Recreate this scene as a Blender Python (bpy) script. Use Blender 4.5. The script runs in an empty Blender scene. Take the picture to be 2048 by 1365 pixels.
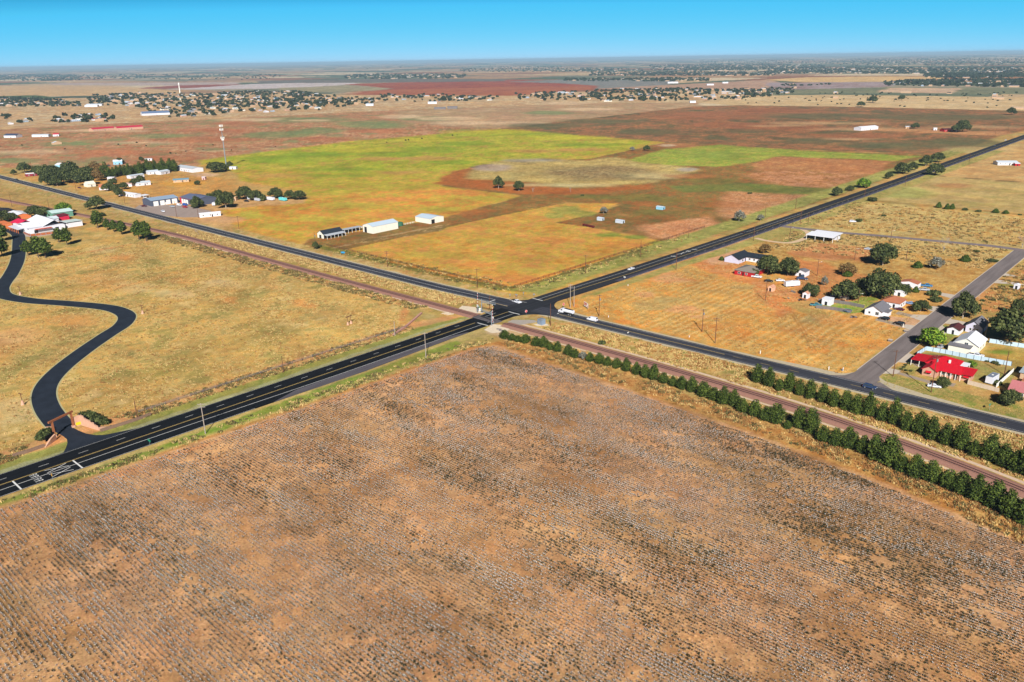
import bpy, bmesh, math, random
import numpy as np
from mathutils import Vector, Matrix
scene = bpy.context.scene
R = math.radians

# ------------------------------------------------------------------ camera
# world axes follow the two roads: +Y runs up the highway, +X down the crossing road
CAM_H = 120.0
CAM_XY = (261.7182, -294.3834)
TH, RO, YAW, FPX = 0.340003, 0.0164, 0.741253, 1593.0
TH = math.atan(563.5/FPX)
cam_d = bpy.data.cameras.new('camera'); cam = bpy.data.objects.new('camera', cam_d)
scene.collection.objects.link(cam); scene.camera = cam
cam_d.sensor_width = 36.0; cam_d.lens = FPX/2048*36.0
cam_d.clip_start = 0.5; cam_d.clip_end = 300000.0
CM = Matrix.Rotation(YAW, 3, 'Z') @ Matrix.Rotation(math.pi/2-TH, 3, 'X') @ Matrix.Rotation(-RO, 3, 'Z')
cam.matrix_world = Matrix.Translation((CAM_XY[0], CAM_XY[1], CAM_H)) @ CM.to_4x4()

def W(px, py, h=0.0):
    """a place on the ground (or at height h) read off a 2048 px wide survey view"""
    r = CM @ Vector(((px-1024)/FPX, -(py-682.5)/FPX, -1.0))
    t = (h-CAM_H)/r.z
    return (CAM_XY[0]+r.x*t, CAM_XY[1]+r.y*t)

# ------------------------------------------------------------------ sky and sun
SUN_EL = R(34.0)
SUN_AZ = math.atan2(-0.70, 0.71)            # the sun stands behind the camera
sun_from = Vector((0.69*math.cos(SUN_EL), -0.724*math.cos(SUN_EL), math.sin(SUN_EL)))
world = bpy.data.worlds.new('World'); scene.world = world; world.use_nodes = True
wn = world.node_tree; wn.nodes.clear()
sky = wn.nodes.new('ShaderNodeTexSky'); sky.sky_type = 'NISHITA'; sky.sun_disc = False
sky.sun_elevation = SUN_EL; sky.sun_rotation = math.atan2(sun_from.x, sun_from.y)
sky.altitude = 3000; sky.air_density = 0.4; sky.dust_density = 0.0; sky.ozone_density = 6.0
bg = wn.nodes.new('ShaderNodeBackground'); bg.inputs['Strength'].default_value = 0.074
wo = wn.nodes.new('ShaderNodeOutputWorld')
# deep clear-day blue: a gentle per-channel contrast on the sky
sep = wn.nodes.new('ShaderNodeSeparateColor'); cmb = wn.nodes.new('ShaderNodeCombineColor'); wn.links.new(sky.outputs[0], sep.inputs[0])
for i, (p, g, deep) in enumerate(((1.8, 0.225, 1.89), (0.32, 3.3, 4.0), (0.08, 7.2, 8.5))):
    mn = wn.nodes.new('ShaderNodeMath'); mn.operation = 'MINIMUM'; mn.inputs[1].default_value = 14.0
    pw = wn.nodes.new('ShaderNodeMath'); pw.operation = 'POWER'; pw.inputs[1].default_value = p
    ml = wn.nodes.new('ShaderNodeMath'); ml.operation = 'MULTIPLY'; ml.inputs[1].default_value = g
    wn.links.new(sep.outputs[i], mn.inputs[0]); wn.links.new(mn.outputs[0], pw.inputs[0]); wn.links.new(pw.outputs[0], ml.inputs[0])
    # overhead the sky falls away to a deep blue
    dv = wn.nodes.new('ShaderNodeMath'); dv.operation = 'DIVIDE'; dv.inputs[1].default_value = deep; dv.use_clamp = True; wn.links.new(sep.outputs[i], dv.inputs[0])
    p2 = wn.nodes.new('ShaderNodeMath'); p2.operation = 'POWER'; p2.inputs[1].default_value = 1.7; wn.links.new(dv.outputs[0], p2.inputs[0])
    m2 = wn.nodes.new('ShaderNodeMath'); m2.operation = 'MULTIPLY'; wn.links.new(ml.outputs[0], m2.inputs[0]); wn.links.new(p2.outputs[0], m2.inputs[1])
    wn.links.new(m2.outputs[0], cmb.inputs[i])
wn.links.new(cmb.outputs[0], bg.inputs[0]); wn.links.new(bg.outputs[0], wo.inputs[0])
sl = bpy.data.lights.new('sun', 'SUN'); sl.energy = 5.0; sl.angle = R(0.53); sl.color = (1.0, 0.95, 0.87)
so = bpy.data.objects.new('sun', sl); scene.collection.objects.link(so)
so.rotation_euler = sun_from.to_track_quat('Z', 'Y').to_euler(); so.location = (0, 0, 300)
scene.view_settings.view_transform = 'Standard'; scene.view_settings.look = 'None'
scene.view_settings.exposure = 0.6; scene.view_settings.gamma = 1.0
scene.cycles.volume_bounces = 0; scene.cycles.max_bounces = 5; scene.cycles.diffuse_bounces = 2
scene.cycles.transparent_max_bounces = 6

# ------------------------------------------------------------------ colours and materials
GAIN = (1.29, 1.27, 1.17)
def lin(c):
    return tuple((v/255/12.92 if v/255 <= 0.04045 else ((v/255+0.055)/1.055)**2.4) for v in c)
def A(r, g, b):
    """base colour of a surface seen as this 0-255 colour in full sun"""
    return tuple(v/g_ for v, g_ in zip(lin((r, g, b)), GAIN))
MATS = {}
def mat(name, col, rough=0.85, spec=0.25, metal=0.0, var=0.12, scale=1.5, bump=0.0, streak=None, cattr=None):
    """procedural material: a base colour broken up by two scales of noise"""
    if name in MATS: return MATS[name]
    m = bpy.data.materials.new(name); m.use_nodes = True; nt = m.node_tree; N = nt.nodes; L = nt.links
    b = N['Principled BSDF']; b.inputs['Roughness'].default_value = rough; b.inputs['Metallic'].default_value = metal
    b.inputs['Specular IOR Level'].default_value = spec
    tc = N.new('ShaderNodeTexCoord'); n1 = N.new('ShaderNodeTexNoise'); n1.inputs['Scale'].default_value = scale
    n1.inputs['Detail'].default_value = 5; n1.inputs['Roughness'].default_value = 0.65
    src = tc.outputs['Object']
    if streak:
        mp = N.new('ShaderNodeMapping'); mp.inputs['Scale'].default_value = streak; L.new(src, mp.inputs[0]); src = mp.outputs[0]
    L.new(src, n1.inputs['Vector'])
    mr = N.new('ShaderNodeMapRange'); mr.inputs[1].default_value = 0.3; mr.inputs[2].default_value = 0.7
    mr.inputs[3].default_value = 1-var; mr.inputs[4].default_value = 1+var
    L.new(n1.outputs[0], mr.inputs[0])
    vm = N.new('ShaderNodeVectorMath'); vm.operation = 'SCALE'; vm.inputs[0].default_value = col[:3]
    if cattr:
        at = N.new('ShaderNodeAttribute'); at.attribute_name = cattr; L.new(at.outputs['Color'], vm.inputs[0])
    L.new(mr.outputs[0], vm.inputs['Scale']); L.new(vm.outputs[0], b.inputs['Base Color'])
    if bump:
        bp = N.new('ShaderNodeBump'); bp.inputs['Strength'].default_value = bump; bp.inputs['Distance'].default_value = 0.05
        L.new(n1.outputs[0], bp.inputs['Height']); L.new(bp.outputs[0], b.inputs['Normal'])
    m.diffuse_color = (*col[:3], 1); MATS[name] = m
    return m

# ------------------------------------------------------------------ mesh helpers
COL = scene.collection
class MB:
    """collects boxes, tubes and panels into ONE mesh"""
    def __init__(s): s.v = []; s.f = []; s.m = []
    def quad(s, pts, mi=0):
        n = len(s.v); s.v += [tuple(p) for p in pts]; s.f.append(tuple(range(n, n+len(pts)))); s.m.append(mi); return s
    def box(s, x0, x1, y0, y1, z0, z1, mi=0):
        n = len(s.v); s.v += [(x0,y0,z0),(x1,y0,z0),(x1,y1,z0),(x0,y1,z0),(x0,y0,z1),(x1,y0,z1),(x1,y1,z1),(x0,y1,z1)]
        for q in ((0,3,2,1),(4,5,6,7),(0,1,5,4),(1,2,6,5),(2,3,7,6),(3,0,4,7)): s.f.append(tuple(n+i for i in q)); s.m.append(mi)
        return s
    def tube(s, p0, p1, r0, r1=None, k=6, mi=0, cap=True):
        r1 = r0 if r1 is None else r1
        p0, p1 = Vector(p0), Vector(p1); d = (p1-p0)
        if d.length < 1e-6: return s
        d.normalize(); a = d.orthogonal().normalized(); b = d.cross(a); n = len(s.v)
        for p, r in ((p0, r0), (p1, r1)):
            for i in range(k):
                t = 2*math.pi*i/k; s.v.append(tuple(p+(a*math.cos(t)+b*math.sin(t))*r))
        for i in range(k):
            j = (i+1) % k; s.f.append((n+i, n+j, n+k+j, n+k+i)); s.m.append(mi)
        if cap: s.f.append(tuple(n+i for i in reversed(range(k)))); s.f.append(tuple(n+k+i for i in range(k))); s.m += [mi, mi]
        return s
    def lathe(s, prof, c=(0,0,0), k=12, mi=0):
        n = len(s.v)
        for r, z in prof:
            for i in range(k):
                t = 2*math.pi*i/k; s.v.append((c[0]+r*math.cos(t), c[1]+r*math.sin(t), c[2]+z))
        for a in range(len(prof)-1):
            for i in range(k):
                j = (i+1) % k; s.f.append((n+a*k+i, n+a*k+j, n+(a+1)*k+j, n+(a+1)*k+i)); s.m.append(mi)
        s.f.append(tuple(n+(len(prof)-1)*k+i for i in range(k))); s.m.append(mi)
        return s
    def prism(s, prof, y0, y1, mi=0):
        """profile in x-z pushed along y"""
        n = len(s.v); k = len(prof)
        s.v += [(x, y0, z) for x, z in prof] + [(x, y1, z) for x, z in prof]
        s.f.append(tuple(n+i for i in range(k))); s.f.append(tuple(n+k+i for i in reversed(range(k)))); s.m += [mi, mi]
        for i in range(k):
            j = (i+1) % k; s.f.append((n+j, n+i, n+k+i, n+k+j)); s.m.append(mi)
        return s
    def slab(s, top, th, mi=0):
        """a sloping plate: top corner points, thickness th downwards"""
        n = len(s.v); k = len(top)
        s.v += [tuple(p) for p in top] + [(p[0], p[1], p[2]-th) for p in top]
        s.f.append(tuple(n+i for i in range(k))); s.f.append(tuple(n+k+i for i in reversed(range(k)))); s.m += [mi, mi]
        for i in range(k):
            j = (i+1) % k; s.f.append((n+j, n+i, n+k+i, n+k+j)); s.m.append(mi)
        return s
    def mesh(s, name, mats):
        me = bpy.data.meshes.new(name); me.from_pydata(s.v, [], s.f)
        for m in (mats if isinstance(mats, (list, tuple)) else [mats]): me.materials.append(m)
        if any(s.m): me.polygons.foreach_set('material_index', s.m)
        me.update(); return me
    def build(s, name, mats, parent=None, loc=(0,0,0), rz=0, label=None):
        return link(name, s.mesh(name, mats), parent, loc, rz, label)
def link(name, me, parent=None, loc=(0,0,0), rz=0, label=None):
    o = bpy.data.objects.new(name, me); COL.objects.link(o); o.parent = parent
    o.location = loc; o.rotation_euler = (0, 0, rz)
    if label: o['label'] = label
    return o
def tag(o, label=None, cat=None, group=None, kind=None):
    if label: o['label'] = label
    if cat: o['category'] = cat
    if group: o['group'] = group
    if kind: o['kind'] = kind
    return o
def thing(name, label, cat, loc, rz=0, group=None):
    o = bpy.data.objects.new(name, None); COL.objects.link(o); o.empty_display_size = 0.5
    o.location = (loc[0], loc[1], loc[2] if len(loc) > 2 else 0); o.rotation_euler = (0, 0, rz)
    return tag(o, label, cat, group)
def copy_tree(o, parent=None):
    c = o.copy(); COL.objects.link(c); c.parent = parent
    for ch in o.children: copy_tree(ch, c)
    return c

# ------------------------------------------------------------------ noise in the ground plane
def _hash(ix, iy, seed):
    h = (ix.astype(np.int64)*374761393 + iy.astype(np.int64)*668265263 + seed*1442695041) & 0xffffffff
    h = ((h ^ (h >> 13))*1274126177) & 0xffffffff
    return ((h ^ (h >> 16)) & 0xffff)/65535.0
def vnoise(x, y, seed=0):
    ix = np.floor(x); iy = np.floor(y); fx = x-ix; fy = y-iy
    fx = fx*fx*(3-2*fx); fy = fy*fy*(3-2*fy)
    a = _hash(ix, iy, seed); b = _hash(ix+1, iy, seed); c = _hash(ix, iy+1, seed); d = _hash(ix+1, iy+1, seed)
    return (a*(1-fx)+b*fx)*(1-fy) + (c*(1-fx)+d*fx)*fy
def fbm(x, y, scale, seed=0, octv=4, gain=0.55):
    s = 0; amp = 1; tot = 0; x = x/scale; y = y/scale
    for i in range(octv):
        s = s + amp*vnoise(x+17.3*i, y-9.1*i, seed+i*7); tot += amp; amp *= gain
        x, y = (x*0.8-y*0.6)*2.03, (x*0.6+y*0.8)*2.03
    return s/tot
def sstep(a, b, x):
    t = np.clip((x-a)/(b-a), 0, 1); return t*t*(3-2*t)
# ================================================================== GROUND: one sheet to the horizon
def inpoly(x, y, P):
    c = np.zeros(x.shape, bool); n = len(P)
    for i in range(n):
        x0, y0 = P[i]; x1, y1 = P[(i+1) % n]
        if y0 == y1: continue
        k = ((y0 > y) != (y1 > y)) & (x < (x1-x0)*(y-y0)/(y1-y0)+x0); c ^= k
    return c
def pdist(x, y, P, closed=True):
    d = np.full(x.shape, 1e12); n = len(P)
    for i in range(n if closed else n-1):
        x0, y0 = P[i]; x1, y1 = P[(i+1) % n]; dx, dy = x1-x0, y1-y0; L = dx*dx+dy*dy+1e-9
        t = np.clip(((x-x0)*dx+(y-y0)*dy)/L, 0, 1); d = np.minimum(d, (x-x0-t*dx)**2+(y-y0-t*dy)**2)
    return np.sqrt(d)

naz = np.concatenate([np.linspace(-math.pi, -1.0, 26)[:-1], np.linspace(-1.0, -0.66, 120)[:-1], np.linspace(-0.66, 0.66, 1100), np.linspace(0.66, 1.0, 120)[1:], np.linspace(1.0, math.pi, 26)[1:-1]])
dep = np.concatenate([np.linspace(R(80), R(47), 12)[:-1], np.linspace(R(47), R(4), 860)[:-1], np.linspace(R(4), R(0.10), 190)])
rad = CAM_H/np.tan(dep); NR, NC = len(rad), len(naz)
fa = YAW+math.pi/2                                    # heading the view looks along
RR, AA = np.meshgrid(rad, naz, indexing='ij')
X = CAM_XY[0]+RR*np.cos(fa-AA); Y = CAM_XY[1]+RR*np.sin(fa-AA)
X = X.ravel(); Y = Y.ravel(); RD = RR.ravel()
COLR = np.zeros((len(X), 3))
def pal(cols, n, c=1.0):
    """blend along a row of colours by noise n (0..1)"""
    cols = np.array([A(*q) for q in cols]); k = len(cols)-1
    t = np.clip(0.5+0.5*np.tanh((n-0.5)*c*3.4), 0, 0.9999)*k; i = t.astype(int); f = (t-i)[:, None]
    return cols[i]*(1-f)+cols[i+1]*f
SEED = [11]
def paint(P, cols, scale=30, soft=None, warp=None, c=1.5, px=True, amount=1.0, hole=None):
    if px: P = [W(*q) for q in P]
    xs = [q[0] for q in P]; ys = [q[1] for q in P]
    cx, cy = np.mean(xs), np.mean(ys); rr = math.hypot(cx-CAM_XY[0], cy-CAM_XY[1])
    soft = rr*0.003 if soft is None else soft; warp = soft*1.5 if warp is None else warp
    m = soft*2+warp*2
    k = np.where((X > min(xs)-m) & (X < max(xs)+m) & (Y > min(ys)-m) & (Y < max(ys)+m))[0]
    if not len(k): return
    x, y = X[k], Y[k]; SEED[0] += 3; sd = SEED[0]
    ws = max(warp*4, 1.0)
    xw = x+(fbm(x, y, ws, sd+50, 3)-0.5)*2.4*warp; yw = y+(fbm(x, y, ws, sd+90, 3)-0.5)*2.4*warp
    ins = inpoly(xw, yw, P); d = pdist(xw, yw, P); sg = np.where(ins, d, -d)
    w = sstep(-soft, soft, sg)*amount
    kk = w > 0.002; k = k[kk]; w = w[kk][:, None]; x = x[kk]; y = y[kk]
    n_ = fbm(x, y, scale, sd, 6, 0.74); n2_ = fbm(x, y, scale*.3, sd+31, 4, 0.7)
    C = pal(cols, n_+(n2_-.5)*.45, c*1.12)
    COLR[k] = COLR[k]*(1-w)+C*w
def blob(px, py, rx, ry, col, amount=0.8, scale=None):
    """a soft-edged patch: centre and half-extents as seen in the survey view, turned into ground outline"""
    P = [(px+rx*math.cos(t), py+ry*math.sin(t)) for t in np.linspace(0, 2*math.pi, 12, endpoint=False)]
    Q = [W(*q) for q in P]; w = math.hypot(Q[0][0]-Q[6][0], Q[0][1]-Q[6][1])
    cols = [col, col] if isinstance(col[0], (int, float)) else col
    paint(Q, cols, scale or w*0.3, soft=w*0.16, warp=w*0.14, px=False, amount=amount)
def stripe(P, width, col, amount=0.8, px=True, soft=None, ragged=0.5):
    if px: P = [W(*q) for q in P]
    xs = [q[0] for q in P]; ys = [q[1] for q in P]; soft = width*0.4 if soft is None else soft; m = width*2+soft*2
    k = np.where((X > min(xs)-m) & (X < max(xs)+m) & (Y > min(ys)-m) & (Y < max(ys)+m))[0]
    x, y = X[k], Y[k]; SEED[0] += 3
    d = pdist(x, y, P, False)+(fbm(x, y, width*2.5, SEED[0], 3)-0.5)*2*ragged*width
    w = (1-sstep(width/2-soft/2, width/2+soft, d))*amount*(0.75+0.5*fbm(x, y, width*5, SEED[0]+4, 3)-0.12)
    w = np.clip(w, 0, 1)[:, None]; COLR[k] = COLR[k]*(1-w)+np.array(A(*col))*w

# ---- patchwork of far farmland, laid on the section grid
u = X/820+0.13; v = Y/480+0.4
hsel = _hash(np.floor(u+0.35*_hash(np.floor(v), np.floor(v)*0, 3)), np.floor(v), 5)
farpal = np.array([A(*q) for q in [(172,134,100),(126,122,94),(200,168,124),(92,104,74),(158,106,72),(214,190,150),(110,116,88),(164,150,120),(78,90,66),(184,142,98)]])
far = farpal[(hsel*9.99).astype(int)]*(0.88+0.24*fbm(X, Y, 160, 9, 3))[:, None]
edge = np.minimum(np.abs(u-np.round(u))*820, np.abs(v-np.round(v))*480)
far = far*(1-0.25*(edge < 14))[:, None]
near = pal([(205,165,95),(190,155,88),(214,160,90),(178,152,84),(206,178,116)], fbm(X, Y, 26, 2, 5), 1.3)
wf = sstep(1500, 2300, RD)[:, None]; COLR[:] = near*(1-wf)+far*wf
# ---- named fields beyond the far settlement
paint([(-300,175),(0,172),(120,172),(260,174),(362,184),(362,188),(200,192),(0,194),(-300,196)], [(212,172,122),(205,165,112),(216,180,130)], 200, warp=10)
paint([(-200,196),(0,193),(70,191),(115,196),(90,203),(0,202),(-200,204)], [(74,96,50),(88,104,58)], 60)
paint([(100,167),(270,166),(480,165),(480,171),(300,172),(100,170)], [(185,160,146),(196,172,156)], 100)
paint([(270,177),(360,171),(480,169),(478,173),(330,178)], [(150,74,56),(160,84,62)], 90)
paint([(330,180),(512,168),(700,165),(722,168),(600,176),(512,178)], [(212,196,190),(200,184,176),(222,206,198)], 160, c=1)
paint([(560,176),(700,172),(782,178),(740,184),(560,185)], [(150,138,100),(164,150,112),(176,160,122)], 90)
paint([(690,169),(860,163),(1024,160),(1150,163),(1196,172),(1190,179),(1120,184),(1024,193),(800,194),(700,190),(730,184),(790,178)], [(140,58,38),(160,76,50),(172,92,58),(150,66,42)], 140, c=1.4)
paint([(700,184),(1000,174),(1190,174),(1190,180),(1120,184),(1024,193),(800,194),(700,190)], [(172,96,58),(180,108,68),(160,80,50)], 110, soft=60)
paint([(1010,164),(1150,159),(1350,160),(1335,171),(1250,177),(1190,179),(1196,172),(1120,167)], [(132,132,124),(146,140,130),(120,120,110)], 120)
paint([(512,162),(760,158),(1010,158),(1010,163),(720,166),(512,167)], [(110,104,92),(126,114,98)], 150)
paint([(1190,178),(1340,170),(1536,160),(1560,166),(1530,178),(1300,182)], [(200,160,124),(190,150,120),(180,142,116)], 110)
paint([(1530,160),(1620,155),(1760,153),(1880,154),(1895,158),(1760,164),(1600,165)], [(226,184,120),(218,176,112)], 160)
paint([(1895,158),(1900,154),(2300,150),(2300,168),(2048,166),(1880,164)], [(184,130,80),(172,118,74)], 120)
paint([(1530,166),(1760,164),(1790,172),(1720,180),(1536,179)], [(164,144,142),(176,154,150),(146,112,98)], 120)
paint([(1560,180),(1760,175),(2300,176),(2300,192),(2048,189),(1660,186),(1500,192)], [(122,126,90),(140,136,100),(110,112,82)], 70)
paint([(1780,176),(1925,177),(1905,187),(1750,185)], [(216,164,130),(206,176,140),(222,180,140)], 50)
# ---- belt round the far settlement
paint([(-400,205),(0,200),(170,196),(360,189),(480,184),(700,190),(1024,192),(1170,184),(1560,178),(1500,192),(1390,206),(1200,206),(1024,213),(760,222),(512,235),(150,251),(0,260),(-400,268)],
      [(214,180,126),(204,160,112),(190,150,106),(222,196,150),(176,140,96)], 70, c=1.7)
paint([(1390,206),(1500,192),(1660,190),(2048,195),(2400,198),(2400,234),(2048,223),(1700,215),(1480,212)],
      [(224,194,144),(216,182,130),(206,172,120)], 60)
# ---- reddish rangeland
paint([(-400,268),(0,260),(150,251),(512,235),(760,222),(1024,213),(1200,206),(1400,206),(1390,213),(1180,237),(1000,258),(700,283),(560,300),(400,322),(400,332),(250,335),(100,337),(0,335),(-400,330)],
      [(148,142,92),(184,136,96),(186,122,80),(204,160,118),(176,112,72),(140,138,90)], 75, c=2.0)
paint([(780,224),(1024,213),(1200,206),(1400,206),(1390,213),(1180,237),(1000,258),(880,252),(800,240)], [(200,158,118),(188,146,106),(176,148,104),(206,168,128)], 60, soft=14, warp=20)
for q in [(600,240,90,5),(740,250,80,7),(860,238,60,5),(560,270,70,6),(640,262,50,6),(140,288,60,4),(30,322,60,6),(1100,226,55,4),(320,272,80,4)]: blob(*q, [(118,142,86),(134,146,92)], 0.7)
for q in [(800,234,50,4),(890,238,60,4),(930,246,60,4),(1040,247,60,4),(620,241,40,2),(1130,207,50,3),(300,286,80,2),(60,305,80,4),(200,262,90,3),(500,240,60,3),(1180,219,60,3)]: blob(*q, (226,190,146), 0.75)
for q in [(660,278,60,4),(430,262,70,5),(480,248,60,4),(240,305,90,7),(330,318,60,5),(760,262,60,4),(420,280,80,6)]: blob(*q, (188,112,72), 0.6)
stripe([(340,300),(420,303),(520,299),(560,296)], 5, (214,190,140))
# ---- brown field
paint([(1390,213),(1480,211),(1700,214),(2048,222),(2400,234),(2400,200),(2400,240),(2048,262),(2000,272),(1902,310),(1840,309),(1530,297),(1330,286),(1024,261),(1000,258),(1180,237)],
      [(104,98,62),(140,104,66),(166,112,72),(176,118,74),(146,108,68),(120,100,64)], 60, c=1.9, warp=3)
for q in [(1090,252,80,6),(1290,264,60,7),(1210,243,90,5),(1620,232,160,6),(1900,235,160,6),(1930,288,90,12),(1780,292,90,8),(1620,282,60,5),(1500,262,50,5)]: blob(*q, [(96,98,62),(112,108,70)], 0.75)
for q in [(1430,232,110,9),(1560,222,90,5),(1450,250,80,6),(1560,258,110,5),(1700,272,90,5)]: blob(*q, (172,104,66), 0.6)
for q in [(1650,247,120,3),(1560,252,60,2),(1720,258,120,2.5),(1950,255,90,2.5),(1700,278,60,2)]: blob(*q, (206,164,114), 0.7)
paint([(1720,257),(2010,264),(2030,268),(1990,272),(1760,262)], [(204,148,98),(196,136,86)], 20, soft=4)
# ---- yellow-green pasture
paint([(400,322),(560,300),(700,283),(1000,258),(1330,285),(1180,318),(960,330),(905,345),(900,362),(880,372),(1045,392),(960,413),(880,438),(620,478),(596,490),(470,452),(440,420),(560,404),(614,398),(610,385),(480,362),(470,345),(400,332)],
      [(208,150,70),(196,164,66),(174,166,54),(188,170,60),(212,162,72)], 34, c=1.9, warp=2)
paint([(402,322),(560,301),(700,285),(1000,260),(1300,284),(1170,312),(960,328),(880,345),(700,350),(620,340),(520,340),(470,338)],
      [(188,150,72),(178,172,52),(158,168,46),(186,176,54),(200,178,72)], 30, c=1.9, soft=14, warp=16)
for q in [(560,318,90,7),(640,310,70,5),(700,338,90,4),(860,300,60,6),(930,288,60,5),(780,308,60,5),(1010,268,110,4),(640,352,80,3),(900,326,50,4),(1170,290,70,3)]: blob(*q, [(122,154,36),(148,166,46)], 0.75)
for q in [(980,264,90,4),(720,300,80,5),(860,280,70,4),(1120,276,90,4)]: blob(*q, (198,184,54), 0.65)
for q in [(860,318,50,4),(1070,302,60,4),(800,345,60,4),(1160,300,50,3),(560,352,60,4),(760,318,50,3)]: blob(*q, (204,144,82), 0.65)
paint([(440,420),(560,404),(620,396),(720,385),(880,374),(1040,393),(960,413),(880,438),(620,478),(596,490),(470,452)],
      [(226,146,64),(218,162,72),(188,174,62),(220,158,70),(208,142,60)], 22, c=1.8, soft=8, warp=10)
for q in [(980,398,60,5),(880,420,50,6),(700,412,60,6),(640,440,50,6),(560,455,40,7),(500,430,30,6)]: blob(*q, (186,178,68), 0.6)
for q in [(900,385,70,4),(760,400,60,5),(660,470,40,5),(780,430,60,6)]: blob(*q, (224,140,76), 0.6)
# ---- scrub and dry pond
paint([(905,345),(960,330),(1180,318),(1330,286),(1530,298),(1840,310),(1900,309),(1850,330),(1700,384),(1500,450),(1350,492),(1290,474),(1180,456),(1105,446),(1190,428),(1240,410),(1130,405),(1000,432),(690,500),(640,508),(600,492),(620,478),(880,438),(1045,392),(880,372),(900,362)],
      [(118,106,58),(146,106,56),(168,104,54),(150,118,64),(128,112,58),(176,122,68)], 26, c=1.9, warp=2)
paint([(862,366),(905,345),(945,337),(942,357),(1050,367),(1150,378),(1230,374),(1300,368),(1290,378),(1160,388),(1060,390),(960,378),(880,370)], [(172,92,42),(182,108,54),(156,98,48)], 10, soft=6, warp=7)
paint([(940,346),(990,326),(1090,317),(1180,322),(1225,313),(1290,322),(1385,337),(1396,341),(1340,352),(1290,365),(1200,372),(1130,375),(1050,366),(942,357)],
      [(214,186,116),(184,158,92),(204,176,106),(166,142,80)], 12, c=1.9, soft=9, warp=10)
blob(1200,346,120,14, [(122,104,68),(150,122,80),(176,154,104)], 0.9, 4); blob(1280,352,60,9, [(130,116,76),(170,146,98)], 0.8, 4)
blob(985,336,40,7, (186,162,142), 0.8); blob(1060,322,60,3, (172,160,140), 0.8); blob(1375,340,22,4, (182,168,150), 0.8)
blob(1130,370,90,3, (216,196,140), 0.8); blob(1320,352,60,5, (212,188,130), 0.7)
paint([(1255,320),(1330,298),(1440,290),(1540,297),(1600,302),(1845,313),(1790,322),(1560,313),(1500,326),(1430,334),(1330,331)], [(188,166,78),(166,170,64),(146,164,58),(182,174,76)], 22, c=1.8, soft=5, warp=7)
blob(1440,312,70,8, [(130,150,56),(152,162,68)], 0.7)
paint([(1500,328),(1560,314),(1790,323),(1745,350),(1600,345),(1510,340)], [(196,134,84),(180,118,72),(206,150,92)], 18, soft=5)
blob(1350,292,45,5, (186,124,80), 0.7); blob(1335,291,18,2, (228,200,160), 0.8)
paint([(1505,341),(1720,346),(1705,372),(1600,377),(1515,364),(1480,352)], [(196,136,88),(206,146,102),(176,118,68),(164,122,66)], 12, soft=12, warp=12)
paint([(1330,372),(1500,366),(1660,378),(1640,392),(1450,384),(1360,384)], [(112,122,54),(136,128,62),(100,112,52)], 14, soft=5, warp=6)
paint([(1455,384),(1640,391),(1632,402),(1560,425),(1490,446),(1425,434),(1440,402)], [(208,146,100),(188,128,78),(216,158,112),(160,120,66)], 9, soft=8, warp=9)
paint([(1272,454),(1350,441),(1420,434),(1452,456),(1432,474),(1370,482),(1300,475)], [(224,156,108),(206,138,86),(230,170,122),(176,124,68)], 6, soft=5, warp=6)
for q in [(1330,402,50,7),(1270,395,50,6),(1420,362,60,6),(1180,395,50,5),(1300,425,40,5)]: blob(*q, [(112,118,54),(140,130,62)], 0.6)
for q in [(1180,385,50,4),(1380,352,50,5),(1440,410,40,6),(1290,408,30,5),(930,425,60,5)]: blob(*q, (184,110,58), 0.6)
# ---- orange-yellow field north-west of the crossing
paint([(690,500),(760,482),(1000,432),(1060,418),(1130,407),(1235,407),(1205,424),(1110,446),(1180,455),(1300,478),(1348,488),(1300,507),(1170,562),(1090,586),(1040,590),(960,577),(880,555),(760,520)],
      [(220,150,76),(214,162,80),(192,170,66),(224,166,78),(210,148,60)], 14, c=2.0, warp=0.6, soft=1.2)
for q in [(1130,420,30,8),(1165,428,30,6),(1110,432,20,6)]: blob(*q, [(142,154,62),(184,172,88)], 0.8)
for q in [(1215,470,30,4),(1270,475,25,4),(1325,487,25,4)]: blob(*q, [(122,144,50),(150,160,66)], 0.9)
for q in [(1245,490,50,7),(1020,560,70,8),(950,530,40,5),(1100,480,50,5)]: blob(*q, (222,136,70), 0.55)
for q in [(860,510,60,6),(1000,480,60,6),(1200,520,50,6),(1080,540,50,6),(760,500,30,4)]: blob(*q, (196,176,72), 0.55)
stripe([(690,499),(840,466),(1000,431),(1130,406)], 2.0, (112,96,50), 0.8)
stripe([(640,503),(760,475),(880,452)], 3.0, (206,170,120), 0.8)
paint([(690,490),(730,472),(790,478),(800,470),(900,448),(880,462),(760,482)], [(198,166,110),(150,120,70),(130,108,58)], 5, soft=1.5)
# ---- strips beside the crossing road and the railway
WP = dict(px=False)
paint([(-1200,-22),(400,-22),(400,12),(-1200,12)], [(150,140,72),(196,164,98),(206,178,116),(204,148,88),(172,160,84)], 9, soft=1.5, warp=1.5, c=1.9, **WP)
paint([(-200,12),(-30,12),(-14,22),(-14,160),(-26,160),(-24,24),(-200,20)], [(140,142,62),(120,112,50),(196,160,80)], 4, soft=2, warp=2, **WP)
paint([(-24,20),(-7,20),(-7,900),(-30,900),(-26,300)], [(156,156,72),(176,166,92),(132,138,60)], 8, soft=2.5, warp=2, **WP)
stripe([(-150,16),(-60,16),(-28,20),(-24,32),(-23,150)], 3.0, (118,100,50), 0.8, **WP)
stripe([(-130,19),(-62,20),(-32,24),(-28,34),(-28,120)], 3.0, (230,138,62), 0.7, **WP)
paint([(-1200,-22.5),(-1200,-40),(-22,-40),(-22,-36),(10,-34),(60,-33),(180,-52),(420,-140),(420,-90),(230,-22),(60,-19)], [(206,172,108),(190,152,88),(168,150,78),(208,156,96)], 7, soft=1.5, warp=1.5, **WP)
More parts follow.
